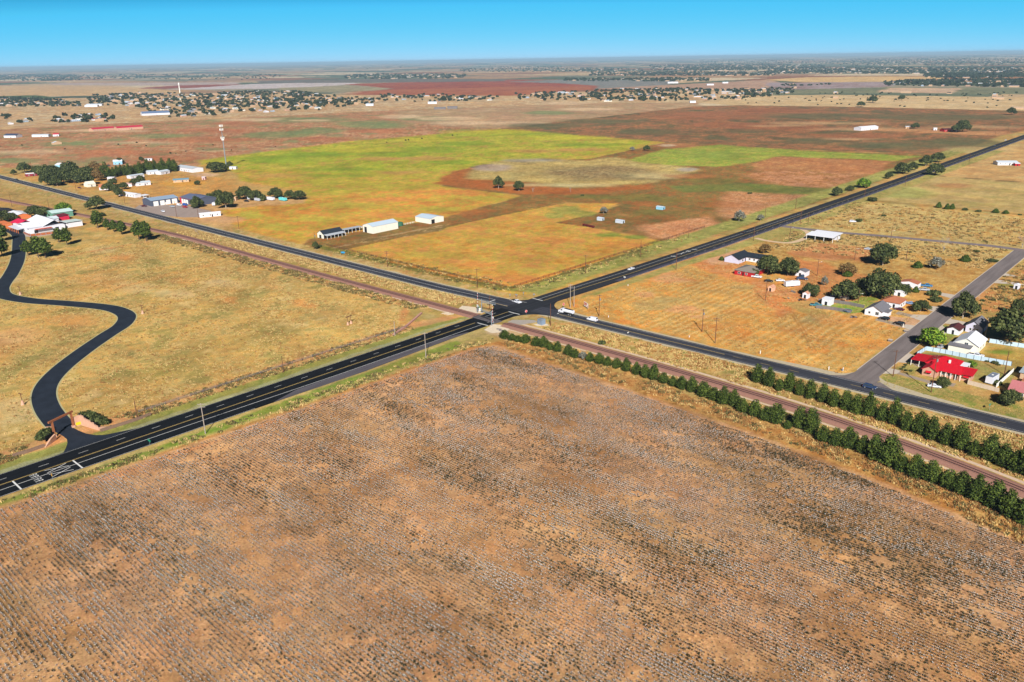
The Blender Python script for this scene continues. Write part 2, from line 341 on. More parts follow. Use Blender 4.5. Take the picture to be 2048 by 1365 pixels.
# ---- tan grass field west of the highway
paint([(-40,-42),(-26,-60),(-24,-900),(-900,-900),(-900,-60),(-500,-90),(-300,-44)], [(158,142,76),(202,170,100),(214,166,92),(188,158,86),(222,186,120)], 16, c=1.7, soft=2, **WP)
rng = random.Random(4)
for i in range(46):
    a, b = rng.uniform(-330, -35), rng.uniform(-330, -60); w = rng.uniform(4, 15)
    t = rng.uniform(0, 3)
    P = [(a+w*1.7*math.cos(t)*math.cos(q)-w*.6*math.sin(t)*math.sin(q), b+w*1.7*math.sin(t)*math.cos(q)+w*.6*math.cos(t)*math.sin(q)) for q in np.linspace(0, 6.28, 10, endpoint=False)]
    paint(P, [(142,128,64),(160,142,76)], 4, soft=w*.5, warp=w*.5, px=False, amount=rng.uniform(.35, .7))
for i in range(26):
    a, b = rng.uniform(-330, -35), rng.uniform(-330, -60); w = rng.uniform(5, 14)
    P = [(a+w*1.6*math.cos(q), b+w*.8*math.sin(q)) for q in np.linspace(0, 6.28, 10, endpoint=False)]
    paint(P, [rng.choice([(226,160,96),(220,190,136),(228,152,84)])]*2, 4, soft=w*.5, warp=w*.5, px=False, amount=rng.uniform(.35, .6))
stripe([(0,540),(80,524),(200,500),(300,483)], 3, (206,126,74), 0.7); stripe([(60,640),(180,590),(300,560),(420,530)], 5, (222,158,86), 0.5)
stripe([(-300,-36),(-200,-38),(-90,-37),(-45,-40),(-30,-56)], 3.5, (206,134,82), 0.7, **WP)
stripe([(-300,-31.5),(-40,-31.5)], 2.2, (222,188,150), 0.75, **WP)
# highway verges, south leg
paint([(-24,-900),(-24,-60),(-18,-40),(-9,-24),(-6.4,-24),(-6.4,-900)], [(214,146,92),(206,156,100),(196,152,92)], 8, soft=1, warp=0.6, **WP)
paint([(-16,-900),(-15,-60),(-10,-30),(-6.4,-24),(-6.4,-900)], [(132,138,62),(164,156,80),(150,146,72)], 5, soft=1.2, warp=0.8, **WP)
paint([(-9.6,-900),(-9.4,-60),(-8,-30),(-6.4,-24),(-6.4,-900)], [(172,168,122),(160,158,108)], 4, soft=0.7, **WP)
paint([(9,-900),(9,-30),(16,-34),(26,-48),(27,-60),(19,-174),(16,-245),(14,-900)], [(186,168,98),(202,172,108),(176,160,88)], 6, soft=1, **WP)
paint([(11.4,-900),(12.4,-170),(12.6,-60),(20.5,-62),(17.5,-174),(14.6,-245),(13,-900)], [(118,146,48),(150,156,70),(132,148,60)], 5, soft=1.0, warp=1.0, **WP)
paint([(12,-33),(30,-33),(30,-46),(16,-44)], [(222,196,158),(206,172,124)], 4, soft=1.5, **WP)
# ---- cotton field soil
COTTON = [(14.5,-900),(15.4,-246),(20.6,-174),(26,-62),(31,-52),(52,-54),(102,-56.5),(156,-61),(199,-66.5),(240,-75),(320,-102),(600,-230),(600,-900)]
paint([(15,-250),(19,-174),(24,-60),(29,-46),(60,-44),(110,-46),(200,-54),(262,-70),(420,-120),(420,-150),(262,-95),(199,-80),(60,-66),(30,-70)], [(176,118,60),(196,142,80),(206,160,92),(150,104,52)], 5, c=1.8, soft=1.2, warp=1, **WP)
paint(COTTON, [(180,132,86),(202,152,104),(214,164,114),(194,144,98),(224,172,122)], 22, c=1.7, soft=1.0, warp=0.8, **WP)
for i in range(40):
    a, b = rng.uniform(20, 250), rng.uniform(-280, -70); w = rng.uniform(5, 15)
    P = [(a+w*1.8*math.cos(q), b+w*.8*math.sin(q)) for q in np.linspace(0, 6.28, 10, endpoint=False)]
    paint(P, [(146,108,62),(162,118,70)], 3, soft=w*.5, warp=w*.5, px=False, amount=rng.uniform(.15, .4))
stripe([(19.5,-246),(24.5,-174),(28,-70)], 2.0, (222,150,98), 0.6, **WP)
# ---- mown field east of the crossing
paint([(14,20),(24,9),(150,6),(163,10),(163,130),(120,140),(60,190),(14,225)], [(230,146,68),(220,162,78),(196,160,94),(226,166,82),(218,150,70)], 11, c=1.8, soft=1.5, **WP)
k = np.where((X > 22) & (X < 162) & (Y > 9) & (Y < 135))[0]; x, y = X[k], Y[k]
st = 0.5+0.5*np.cos((x+0.9*(fbm(x, y, 30, 77, 3)-0.5)*4)*2*math.pi/4.1)
wt = sstep(9, 13, y)*(1-sstep(95, 130, y))*sstep(22, 30, x)*np.clip(fbm(x, y, 26, 91, 3)*2.2-0.4, 0, 1)*0.6
w = (st**3*wt)[:, None]; COLR[k] = COLR[k]*(1-w)+np.array(A(232,192,124))*w
w = ((1-st)**4*wt*0.8)[:, None]; COLR[k] = COLR[k]*(1-w)+np.array(A(184,140,76))*w
for q in [(1365,620,35,9),(1290,590,22,6),(1345,560,40,7),(1395,634,20,4),(1320,548,50,5)]: blob(*q, (232,166,118), 0.6)
for q in [(1300,610,40,10),(1345,600,40,6),(1440,612,14,3),(1560,600,50,8),(1500,575,40,5),(1640,640,40,5)]: blob(*q, (170,156,104), 0.5)
for q in [(1450,655,60,8),(1500,625,50,6),(1680,640,50,9),(1400,655,40,5),(1750,690,40,10),(1600,660,40,6)]: blob(*q, (216,138,70), 0.5)
for d in (0, 1.7):
    stripe([(96+d,96),(108+d,78),(122+d,58),(136+d,36),(140+d,30)], 0.6, (176,122,62), 0.7, soft=0.3, ragged=.2, **WP)
# bare yard and lanes round the red house
paint([(1400,505),(1440,490),(1480,500),(1490,540),(1560,575),(1640,590),(1720,600),(1700,612),(1600,606),(1560,640),(1530,610),(1510,570),(1440,552),(1380,528),(1360,515)],
      [(218,144,82),(212,134,74),(224,160,104)], 6, soft=3, warp=4)
paint([(1395,500),(1440,480),(1500,478),(1465,530),(1420,530)], [(224,168,124),(216,158,108)], 5, soft=2, warp=1)
# block between the highway, the back lane and the side street
paint([(1500,484),(1590,458),(1760,470),(2030,503),(1985,545),(1905,600),(1760,590),(1740,570),(1640,560),(1560,530),(1470,500)],
      [(176,126,62),(206,164,92),(214,178,106),(196,146,76),(208,156,84)], 7, c=1.9, soft=1.5)
paint([(1620,492),(1650,482),(1760,484),(1770,505),(1745,530),(1700,520),(1640,520),(1580,505)], [(212,140,82),(218,152,98),(196,130,74)], 6, soft=3, warp=4)
paint([(1560,520),(1640,525),(1700,545),(1760,560),(1740,600),(1660,605),(1600,590),(1570,560)], [(204,130,70),(214,144,86),(182,124,70)], 6, soft=4, warp=5)
stripe([(1575,505),(1600,520),(1640,545)], 3, (218,134,76), 0.7)
paint([(1560,605),(1640,600),(1660,640),(1600,625)], [(176,150,84),(206,156,92)], 4)
paint([(1640,612),(1720,600),(1755,606),(1740,625),(1690,628)], [(118,150,50),(150,160,66),(176,160,84)], 3, soft=0.8)
for q in [(1735,598,22,5),(1858,650,16,4),(1842,644,12,2)]: blob(*q, (110,142,48), 0.85)
paint([(1775,632),(1830,638),(1850,648),(1800,655),(1780,650)], [(212,168,130),(206,160,118)], 3, soft=0.6)
paint([(1870,575),(1915,590),(1880,618),(1840,610),(1820,590)], [(212,160,88),(196,142,76)], 4, soft=1)
# beyond the back lane, right of the highway
paint([(30,236),(60,236),(340,278),(340,420),(20,415),(12,300)], [(196,144,76),(206,172,100),(216,188,122),(186,160,88)], 8, c=1.9, soft=1.5, warp=1.5, **WP)
paint([(18,430),(400,440),(700,440),(700,610),(22,612)], [(196,168,104),(204,172,108),(188,158,94),(176,160,92)], 20, soft=2, **WP)
paint([(20,615),(700,615),(900,1200),(20,1200)], [(206,174,112),(212,166,104),(196,150,90)], 24, soft=3, **WP)
blob(1800,385,60,12, (176,176,92), 0.7); blob(1905,372,40,5, (196,134,84), 0.7); blob(1960,300,80,6, (212,180,120), 0.5)
stripe([(18,424),(120,427),(400,436)], 3, (150,120,66), 0.8, **WP); stripe([(20,613),(700,614)], 3, (110,96,64), 0.9, **WP)
paint([(11,20),(13,20),(17,230),(17,900),(30,900),(30,240),(22,120),(18,40)], [(166,160,84),(190,166,96),(146,148,70)], 7, soft=1.2, warp=1, **WP)
paint([(1580,462),(1612,456),(1660,466),(1640,480),(1590,488),(1540,484)], [(150,158,80),(176,160,90),(196,150,86)], 4, soft=1)
# house lots right of the side street
paint([(173,12),(420,12),(420,330),(173,330)], [(196,150,84),(212,166,98),(176,156,84),(206,158,90)], 8, c=1.6, soft=1, **WP)
paint([(173,24),(200,21),(300,17),(420,15),(420,5),(173,6)], [(128,142,62),(164,152,80),(190,158,92),(116,136,54)], 5, c=1.7, soft=1, **WP)
paint([(176,29.5),(200,36),(212,36),(212,60),(178,58)], [(150,150,78),(176,160,90),(186,158,90)], 4, soft=1, **WP)
for q in [(1905,715,30,10),(1822,744,10,6),(1945,722,20,10)]: blob(*q, (140,148,66), 0.5)
paint([(196,64),(216,64),(216,86),(197,86)], [(206,156,80),(176,146,72),(196,166,90)], 4, **WP); blob(2000,704,26,5, (100,130,44), 0.8)
paint([(1990,560),(2080,520),(2200,560),(2120,620),(1960,625),(1930,610)], [(214,140,80),(206,152,88),(196,158,84)], 7, soft=2)
blob(2020,572,24,6, (150,156,62), 0.8)
paint([(1860,668),(1880,650),(1925,655),(1900,690)], [(130,146,62),(160,152,80)], 4, soft=1)
paint([(5,240),(16,236),(16,470),(9,470)], [(190,166,104),(170,158,92)], 6, **WP)
# west settlement yards, sandy lots and the compound
paint([(270,380),(330,360),(480,388),(614,398),(610,408),(520,412),(440,420),(470,452),(440,455),(300,428),(250,410)], [(206,160,98),(214,166,110),(190,146,86)], 10, soft=3)
paint([(60,345),(240,335),(400,352),(470,360),(480,385),(330,395),(240,385),(60,360)], [(206,160,90),(196,146,78),(222,158,80),(188,160,90)], 10, soft=4)
blob(360,368,50,5, (232,166,60), 0.6); blob(215,345,60,5, (218,150,76), 0.6); blob(410,350,30,4, (228,182,140), 0.8); blob(450,440,40,6, (226,172,120), 0.8)
paint([(-60,455),(120,450),(160,470),(110,482),(-60,500)], [(176,156,96),(196,164,100)], 6)

# patchiness of growth and soil at several sizes, everywhere off the far plain
g1 = fbm(X, Y, 5, 501, 4, .75); g2 = fbm(X*.8+Y*.3, Y*1.3, 24, 502, 4, .65); g3 = fbm(X, Y, 110, 503, 4, .6); g4 = fbm(X, Y, 12, 504, 5, .75)
ml_ = X*math.cos(YAW)+Y*math.sin(YAW); md_ = -X*math.sin(YAW)+Y*math.cos(YAW)
g5 = fbm(X/1.0, Y/2.6, 9, 505, 4, .7)
mul = 1+(g1-.5)*.50+(g2-.5)*.42+(g3-.5)*.26+(g5-.5)*.34*(1-sstep(2500, 5000, RD))
COLR *= np.clip(mul, .55, 1.5)[:, None]
COLR[:, 0] *= 1+(g4-.5)*.26; COLR[:, 2] *= 1-(g4-.5)*.30; COLR[:, 1] *= 1+(g2-.5)*.10
me = bpy.data.meshes.new('ground')
nv = NR*NC+1
co = np.zeros((nv, 3), np.float32); co[:-1, 0] = X; co[:-1, 1] = Y; co[-1, :2] = CAM_XY
ii, jj = np.meshgrid(np.arange(NR-1), np.arange(NC), indexing='ij'); j2 = (jj+1) % NC
q = np.stack([ii*NC+jj, (ii+1)*NC+jj, (ii+1)*NC+j2, ii*NC+j2], -1).reshape(-1, 4)
tj = np.arange(NC); tri = np.stack([np.full(NC, nv-1), tj, (tj+1) % NC], -1)
me.vertices.add(nv); me.vertices.foreach_set('co', co.ravel())
nl = q.size+tri.size; me.loops.add(nl); me.loops.foreach_set('vertex_index', np.concatenate([q.ravel(), tri.ravel()]).astype(np.int32))
nf = len(q)+len(tri); me.polygons.add(nf)
me.polygons.foreach_set('loop_start', np.concatenate([np.arange(len(q))*4, q.size+np.arange(len(tri))*3]).astype(np.int32))
me.update(calc_edges=True)
if me.polygons[0].normal.z < 0: me.flip_normals()
ca = me.color_attributes.new('soil', 'FLOAT_COLOR', 'POINT')
cc = np.ones((nv, 4), np.float32); cc[:-1, :3] = np.clip(COLR, 0, 1); cc[-1, :3] = COLR[0]
ca.data.foreach_set('color', cc.ravel())

gm = bpy.data.materials.new('earth_and_grass'); gm.use_nodes = True; nt = gm.node_tree; N = nt.nodes; L = nt.links
b = N['Principled BSDF']; b.inputs['Roughness'].default_value = 0.95; b.inputs['Specular IOR Level'].default_value = 0.08
at = N.new('ShaderNodeAttribute'); at.attribute_name = 'soil'; tc = N.new('ShaderNodeTexCoord')
def gnoise(sc, det, lo, hi, rough=0.7):
    n = N.new('ShaderNodeTexNoise'); n.inputs['Scale'].default_value = sc; n.inputs['Detail'].default_value = det; n.inputs['Roughness'].default_value = rough
    L.new(tc.outputs['Object'], n.inputs['Vector']); m = N.new('ShaderNodeMapRange')
    m.inputs[1].default_value = 0.32; m.inputs[2].default_value = 0.68; m.inputs[3].default_value = lo; m.inputs[4].default_value = hi
    L.new(n.outputs[0], m.inputs[0]); return n, m
n1, m1 = gnoise(1.6, 6, 0.66, 1.30); n2, m2 = gnoise(0.22, 4, 0.84, 1.14); n3, m3 = gnoise(0.022, 5, 0.90, 1.08)
mu = N.new('ShaderNodeMath'); mu.operation = 'MULTIPLY'; L.new(m1.outputs[0], mu.inputs[0]); L.new(m2.outputs[0], mu.inputs[1])
mu2 = N.new('ShaderNodeMath'); mu2.operation = 'MULTIPLY'; L.new(mu.outputs[0], mu2.inputs[0]); L.new(m3.outputs[0], mu2.inputs[1])
vs = N.new('ShaderNodeVectorMath'); vs.operation = 'SCALE'; L.new(at.outputs['Color'], vs.inputs[0]); L.new(mu2.outputs[0], vs.inputs['Scale'])
# small dry tufts: a slight swing between straw and olive
n4, m4 = gnoise(1.7, 3, 0.0, 1.0); hsv = N.new('ShaderNodeHueSaturation')
mh = N.new('ShaderNodeMapRange'); mh.inputs[3].default_value = 0.488; mh.inputs[4].default_value = 0.514; L.new(m4.outputs[0], mh.inputs[0])
L.new(mh.outputs[0], hsv.inputs['Hue']); L.new(vs.outputs[0], hsv.inputs['Color']); L.new(hsv.outputs[0], b.inputs['Base Color'])
bp = N.new('ShaderNodeBump'); bp.inputs['Strength'].default_value = 0.6; bp.inputs['Distance'].default_value = 0.25
L.new(n1.outputs[0], bp.inputs['Height']); L.new(bp.outputs[0], b.inputs['Normal'])
me.materials.append(gm)
ground = link('ground', me); tag(ground, kind='structure')
# ================================================================== ROADS, RAILWAY, PAVEMENTS
def interp(P, s): return np.interp(s, [p[0] for p in P], [p[1] for p in P])
def sheet(name, pts_l, pts_r, z, m):
    """a flat strip between two matching edge lines"""
    mb = MB()
    for (a, b, c, d) in zip(pts_l[:-1], pts_l[1:], pts_r[1:], pts_r[:-1]):
        mb.quad([(a[0],a[1],z),(d[0],d[1],z),(c[0],c[1],z),(b[0],b[1],z)])
    me = mb.mesh(name, m)
    if me.polygons and me.polygons[0].normal.z < 0: me.flip_normals()
    return tag(link(name, me), kind='structure')
def offset(path, w):
    out = []
    for i, p in enumerate(path):
        a = Vector(path[max(i-1, 0)][:2]); b = Vector(path[min(i+1, len(path)-1)][:2]); d = (b-a).normalized()
        out.append((p[0]-d.y*w, p[1]+d.x*w))
    return out
def smooth(P, n=8):
    out = []
    for i in range(len(P)-1):
        p0 = Vector(P[max(i-1,0)]); p1 = Vector(P[i]); p2 = Vector(P[i+1]); p3 = Vector(P[min(i+2,len(P)-1)])
        for k in range(n):
            t = k/n; q = 0.5*((2*p1)+(p2-p0)*t+(2*p0-5*p1+4*p2-p3)*t*t+(3*p1-p0-3*p2+p3)*t**3); out.append((q.x, q.y))
    return out+[tuple(P[-1])]
def fill(name, P, z, m):
    me = bpy.data.meshes.new(name); bm = bmesh.new(); vs = [bm.verts.new((x, y, z)) for x, y in P]
    f = bm.faces.new(vs); bmesh.ops.triangulate(bm, faces=[f]); bmesh.ops.recalc_face_normals(bm, faces=bm.faces)
    if sum(f.normal.z for f in bm.faces) < 0: bmesh.ops.reverse_faces(bm, faces=bm.faces)
    bm.to_mesh(me); bm.free(); me.materials.append(m); return tag(link(name, me), kind='structure')

def asphalt(name, c, var, streak, rough=0.8, band=None):
    """tarmac with long wear bands along the traffic and fine aggregate"""
    m = bpy.data.materials.new(name); m.use_nodes = True; nt = m.node_tree; N = nt.nodes; L = nt.links
    b = N['Principled BSDF']; b.inputs['Roughness'].default_value = rough; b.inputs['Specular IOR Level'].default_value = 0.08
    tc = N.new('ShaderNodeTexCoord'); mp = N.new('ShaderNodeMapping'); mp.inputs['Scale'].default_value = streak
    L.new(tc.outputs['Object'], mp.inputs[0]); n1 = N.new('ShaderNodeTexNoise'); n1.inputs['Scale'].default_value = 1; n1.inputs['Detail'].default_value = 4
    L.new(mp.outputs[0], n1.inputs['Vector']); n2 = N.new('ShaderNodeTexNoise'); n2.inputs['Scale'].default_value = 2.5; n2.inputs['Detail'].default_value = 6
    L.new(tc.outputs['Object'], n2.inputs['Vector'])
    r1 = N.new('ShaderNodeMapRange'); r1.inputs[1].default_value = .35; r1.inputs[2].default_value = .65; r1.inputs[3].default_value = 1-var; r1.inputs[4].default_value = 1+var
    r2 = N.new('ShaderNodeMapRange'); r2.inputs[1].default_value = .3; r2.inputs[2].default_value = .7; r2.inputs[3].default_value = .82; r2.inputs[4].default_value = 1.18
    L.new(n1.outputs[0], r1.inputs[0]); L.new(n2.outputs[0], r2.inputs[0])
    mu = N.new('ShaderNodeMath'); mu.operation = 'MULTIPLY'; L.new(r1.outputs[0], mu.inputs[0]); L.new(r2.outputs[0], mu.inputs[1])
    vs = N.new('ShaderNodeVectorMath'); vs.operation = 'SCALE'; vs.inputs[0].default_value = c; L.new(mu.outputs[0], vs.inputs['Scale'])
    L.new(vs.outputs[0], b.inputs['Base Color']); return m
M_NEW = asphalt('fresh_asphalt', A(26, 28, 32), .25, (0.9, 0.02, 1))
M_HWN = asphalt('highway_asphalt', A(50, 51, 55), .3, (0.7, 0.015, 1))
M_SHO = asphalt('shoulder_asphalt', A(96, 92, 96), .16, (0.8, 0.03, 1))
M_XRD = asphalt('cross_road_asphalt', A(66, 67, 74), .4, (0.02, 0.75, 1))
M_STR = asphalt('street_asphalt', A(130, 120, 116), .14, (0.5, 0.04, 1))
M_DRV = asphalt('driveway_asphalt', A(44, 50, 60), .18, (0.2, 0.2, 1))
M_GRV = mat('pale_gravel', A(196, 182, 150), var=.14, scale=.9)
M_CON = mat('concrete', A(206, 192, 172), var=.07, scale=.5)

HWL = [(-900,-7.2),(-190,-7.0),(-120,-6.4),(-80,-5.9),(-40,-5.2),(-12,-5.4),(15,-4.8),(50,-3.6),(93,-2.3),(220,0.3),(490,2.3),(900,1.6),(2600,1.6)]
HWR = [(-900,9.0),(-240,9.0),(-160,10.0),(-110,11.2),(-66,9.6),(-40,9.2),(-12,9.2),(15,9.2),(50,11.0),(73,11.8),(190,15.6),(448,17.0),(900,16.6),(2600,16.6)]
ys1 = list(range(-900, -10, 10))+[-10]; ys2 = list(range(-10, 300, 10))+list(range(300, 2601, 50))
sheet('highway', [(interp(HWL, y), y) for y in ys1], [(interp(HWR, y), y) for y in ys1], .022, M_NEW)
sheet('highway', [(interp(HWL, y), y) for y in ys2], [(interp(HWR, y), y) for y in ys2], .022, M_HWN)
sheet('highway_shoulder', [(interp([(-152,9.7),(-140,6.1),(-60,6.0),(-45,8.9)], y), y) for y in range(-152, -44, 4)], [(interp(HWR, y)-.15, y) for y in range(-152, -44, 4)], .027, M_SHO)
sheet('highway_shoulder', [(interp(HWR, y)-3.4, y) for y in range(70, 1200, 30)], [(interp(HWR, y)-.05, y) for y in range(70, 1200, 30)], .027, asphalt('worn_shoulder', A(76, 74, 88), .15, (0.8, 0.03, 1)))
XC = [(-1500,1.5),(-813,.1),(-384,-2.2),(-196,-3.0),(-60,-3.2),(-15,-1.0),(15,.3),(50,.4),(120,1.1),(170,1.9),(225,1.2),(600,-3)]
xs = list(range(-1500, 600, 15))
sheet('crossing_road', [(x, interp(XC, x)+4.8) for x in xs], [(x, interp(XC, x)-4.8) for x in xs], .018, M_XRD)
# flared corners of the junction
def arcfill(P, z=.014, m=None): return fill('junction', P, z, m or M_HWN)
def corner(cx, cy, r, a0, a1, apex): return [apex]+[(cx+r*math.cos(R(a)), cy+r*math.sin(R(a))) for a in np.linspace(a0, a1, 10)]
arcfill(corner(-18, 16, 14.5, -90, 0, (-3.4, 1.0)), .0145); arcfill(corner(24.5, 20.5, 15.5, 180, 270, (8.6, 4.0)), .0145)
arcfill(corner(-21, -21.5, 15.2, 0, 90, (-5.0, -6.0)), .0145); arcfill(corner(24, -19.5, 15.0, 90, 180, (8.6, -4.0)), .0145)
# gravel shoulders of the crossing road
for s in (1, -1):
    sheet('gravel_shoulder', [(x, interp(XC, x)+s*(4.7)) for x in range(-1500, 600, 15) if abs(x) > 22], [(x, interp(XC, x)+s*(6.3+.5*math.sin(x*.7)+.4*math.sin(x*.23))) for x in range(-1500, 600, 15) if abs(x) > 22], .010 if s > 0 else .012, M_GRV)
fill('gravel_apron', [(118,5.9),(130,8.6),(146,10.3),(160,11),(163.5,16),(163.5,7.2),(140,6)], .013, M_GRV)
fill('gravel_apron', [(172,17),(176,13.5),(190,10.2),(205,8.4),(205,6.1),(172,6.6)], .013, M_GRV)
# side street and the lane behind
sheet('side_street', [(163.2, y) for y in range(5, 271, 5)], [(172.3, y) for y in range(5, 271, 5)], .016, M_STR)
fill('side_street_mouth', [(157,6.4),(161.5,10),(163.3,16),(172.2,17),(174.5,11.5),(181,6.4)], .0155, M_STR)
LANE = [(13,279),(24,276),(60,281),(100,287),(143,294),(170,297),(260,303),(420,310)]
lane = [W(1583,455),W(1660,464),W(1760,472),W(1880,483),W(1980,492),W(2048,501)]
lane = [(16, lane[0][1])]+lane+[(lane[-1][0]+200, lane[-1][1]+14)]
M_LAN = asphalt('lane_asphalt', A(138, 124, 122), .1, (.2, .2, 1))
sheet('back_lane', offset(lane, 3.4), offset(lane, -3.4), .0185, M_LAN)
lane_y = float(np.interp(168, [p[0] for p in lane], [p[1] for p in lane]))
sheet('side_street', [(163.2, 270), (163.0, lane_y)], [(172.3, 270), (172.8, lane_y)], .0165, M_STR)
# concrete kerbs of the side street, real steps
kb = MB()
for x, ya, yb in ((162.9, 19, lane_y-5), (172.35, 21, lane_y-5)): kb.box(x, x+.28, ya, yb, 0, .13)
tag(kb.build('kerb', M_CON), kind='structure')
# concrete aprons and drives
for P in ([(158.5,86),(162.9,84),(162.9,92),(158.5,91)], [(157,104),(162.9,101),(162.9,113),(157,109)], [(158,123),(162.9,120),(162.9,130),(158,129)], [(158,152),(162.9,150),(162.9,158),(152,158)],
          [(172.65,21.5),(176.5,24.2),(176.8,29),(172.65,29)], [(172.65,38),(178,40),(178,48),(172.65,52)], [(172.65,78),(178.5,80),(176,95),(172.65,100)], [(172.65,104),(180,106),(181,112),(172.65,113)], [(172.65,196),(182,199),(190,203),(172.65,205)], [(172.65,216),(180,219),(172.65,223)]):
    fill('driveway_apron', P, .012, M_CON)
M_PAD = mat('old_concrete', A(170, 152, 132), var=.1, scale=.6)
for P in ([(176.5,24.5),(188.5,22.2),(197,24.5),(197,28.5),(188.2,25.2),(176.7,27)], [(146,88.6),(158.6,86.2),(158.6,91),(146,92)], [(150,104.4),(157.1,104.1),(157.1,108.6),(150,109.6)]):
    fill('driveway', P, .011, M_PAD)
fill('garden_path', [(178,39),(190,33),(190.5,34),(178.5,41)], .010, M_PAD)
M_SND = mat('sandy_track', A(222, 190, 150), var=.1, scale=.5)
lp = smooth([W(1512,476.5),W(1535,482),W(1575,486),W(1603,480),W(1617,471),W(1614,464),W(1604,459)], 6)
fill('commercial_yard', [(-458,-1),(-420,-0.5),(-385,10),(-372,22),(-395,40),(-440,40),(-462,30),(-478,14)], .012, mat('yard_paving', A(168, 150, 138), var=.12, scale=.3))
# curving driveway of the ranch
drv = [(-520,-133),(-470,-121),(-452,-105),(-424,-103.7),(-379,-116.6),(-327.6,-133.7),(-289,-149.4),(-268,-159.5),(-252,-166),(-235,-168.6),(-214,-163),(-193.5,-152.6),(-172.6,-143),(-158.7,-139.6),(-144,-140.9),(-131,-148.6),(-121,-160),(-107,-175.4),(-91.6,-190.4),(-78.3,-200.5),(-65.9,-206.5),(-51.8,-210.3),(-37.5,-212.4),(-26,-213.2)]
dp = smooth(drv, 8); sheet('ranch_driveway', offset(dp, 4.2), offset(dp, -4.2), .020, M_DRV)
dk = offset(dp, 4.75), offset(dp, -4.75)
sheet('driveway_edging', dk[0], dk[1], .011, mat('edging_gravel', A(186, 180, 132), var=.1, scale=.8))
fill('ranch_driveway', [W(*q) for q in ((129.4,837),(136.5,846.6),(147,856.2),(156.7,861.5),(172.5,867.7),(191.8,870.7),(209.4,870.3))]+[(-6.7,-195),(-6.7,-228)]+[W(*q) for q in ((126.8,905.5),(132,895.8),(135,886),(133.8,879),(125,872),(112,865.5),(103,859))], .021, M_DRV)
fill('ranch_forecourt', [(-520,-138),(-455,-112),(-432,-104),(-424,-100),(-436,-95),(-462,-93),(-520,-108)], .017, M_DRV)
fill('paved_terrace', [(-432,-103.5),(-424,-99.8),(-421,-92),(-417,-80),(-413,-74),(-398,-82),(-400,-101),(-416,-106)], .014, mat('terrace', A(190,176,160), var=.05))

# ---- painted lines
MW = mat('white_paint', A(232, 232, 226), rough=.7, var=.10, scale=1.2); MY = mat('yellow_paint', A(214, 184, 110), rough=.7, var=.10, scale=1.2)
mk = MB()
def line(P, w, mi, z=.030):
    L_, R_ = offset(P, w/2), offset(P, -w/2)
    for a, b, c, d in zip(L_[:-1], L_[1:], R_[1:], R_[:-1]): mk.quad([(d[0],d[1],z),(c[0],c[1],z),(b[0],b[1],z),(a[0],a[1],z)], mi)
def rect(x0, x1, y0, y1, mi, z=.030): mk.quad([(x0,y0,z),(x1,y0,z),(x1,y1,z),(x0,y1,z)], mi)
yy = list(range(-900, -35, 20))+[-36]
line([(interp([(-900,.70),(-190,.7),(-60,1.2)], y)-.12, y) for y in yy], .15, 1); line([(interp([(-900,.70),(-190,.7),(-60,1.2)], y)+.20, y) for y in yy], .15, 1)
line([(interp([(-900,4.3),(-190,4.3),(-120,5.7),(-60,5.6)], y), y) for y in yy], .22, 0)
line([(interp(HWR, y)-.35, y) for y in range(-900, -150, 20)], .15, 0); line([(interp(HWL, y)+.3, y) for y in yy], .10, 0)
for y in np.arange(-900, -36, 12.19): line([(interp([(-900,-3.0),(-190,-2.8),(-60,-2.0)], y), y), (interp([(-900,-3.0),(-190,-2.8),(-60,-2.0)], y), y+3.05)], .15, 0)
line([(1.4,-30),(1.6,-12.4)], .28, 1); line([(5.6,-32),(5.7,-12.6)], .2, 0); rect(1.5, 9.0, -12.6, -12.0, 0, .031)
line([(-2.1,-31),(-1.9,-18)], .14, 0); rect(2.0, 9.0, -35.5, -34.9, 0, .031); line([(-5.0,-31),(-4.9,-16)], .12, 0)
yn = [14, 50, 90, 220, 490, 900, 1600, 2600]
wl = [(2.6,14),(3.2,40),(6.2,88),(8.6,220),(9.8,490),(9.2,900),(9.2,2600)]
line([(x-.18, y) for x, y in wl], .16, 1); line([(x+.18, y) for x, y in wl], .16, 1)
line([(-1.1,13),(-.2,50),(1.6,88),(4.4,220),(6.0,330)], .2, 0); rect(-4.6, 2.4, 13.0, 13.6, 0, .031)
line([(interp(HWR, y)-.5, y) for y in (80, 190, 448, 900, 2600)], .13, 0)
for y in np.arange(130, 900, 12.19): line([(interp([(130,10.6),(300,12.4),(900,13.2)], y), y), (interp([(130,10.6),(300,12.4),(900,13.2)], y), y+3.05)], .14, 0)
for x0, x1 in ((-1500, -19), (24, 600)):
    X_ = list(range(x0, x1, 15))+[x1]
    if x0 < 0: line([(x, interp(XC, x)) for x in X_], .22, 0)
    else:
        P1 = [(x, interp(XC, x)) for x in X_ if x < 118]; line([(x, y-.14) for x, y in P1], .14, 1); line([(x, y+.16) for x, y in P1], .14, 1)
        for x in np.arange(118, 600, 12.19): line([(x, interp(XC, x)), (x+4, interp(XC, x+4))], .16, 1)
    for s in (3.9, -3.9): line([(x, interp(XC, x)+s) for x in X_], .10, 0)
rect(-18.3, -17.7, -6.6, -1.4, 0, .031); rect(22.4, 23.0, .5, 4.6, 0, .031)
line([(-12,3.2),(-6,4.6),(-2,5.4)], .3, 0)
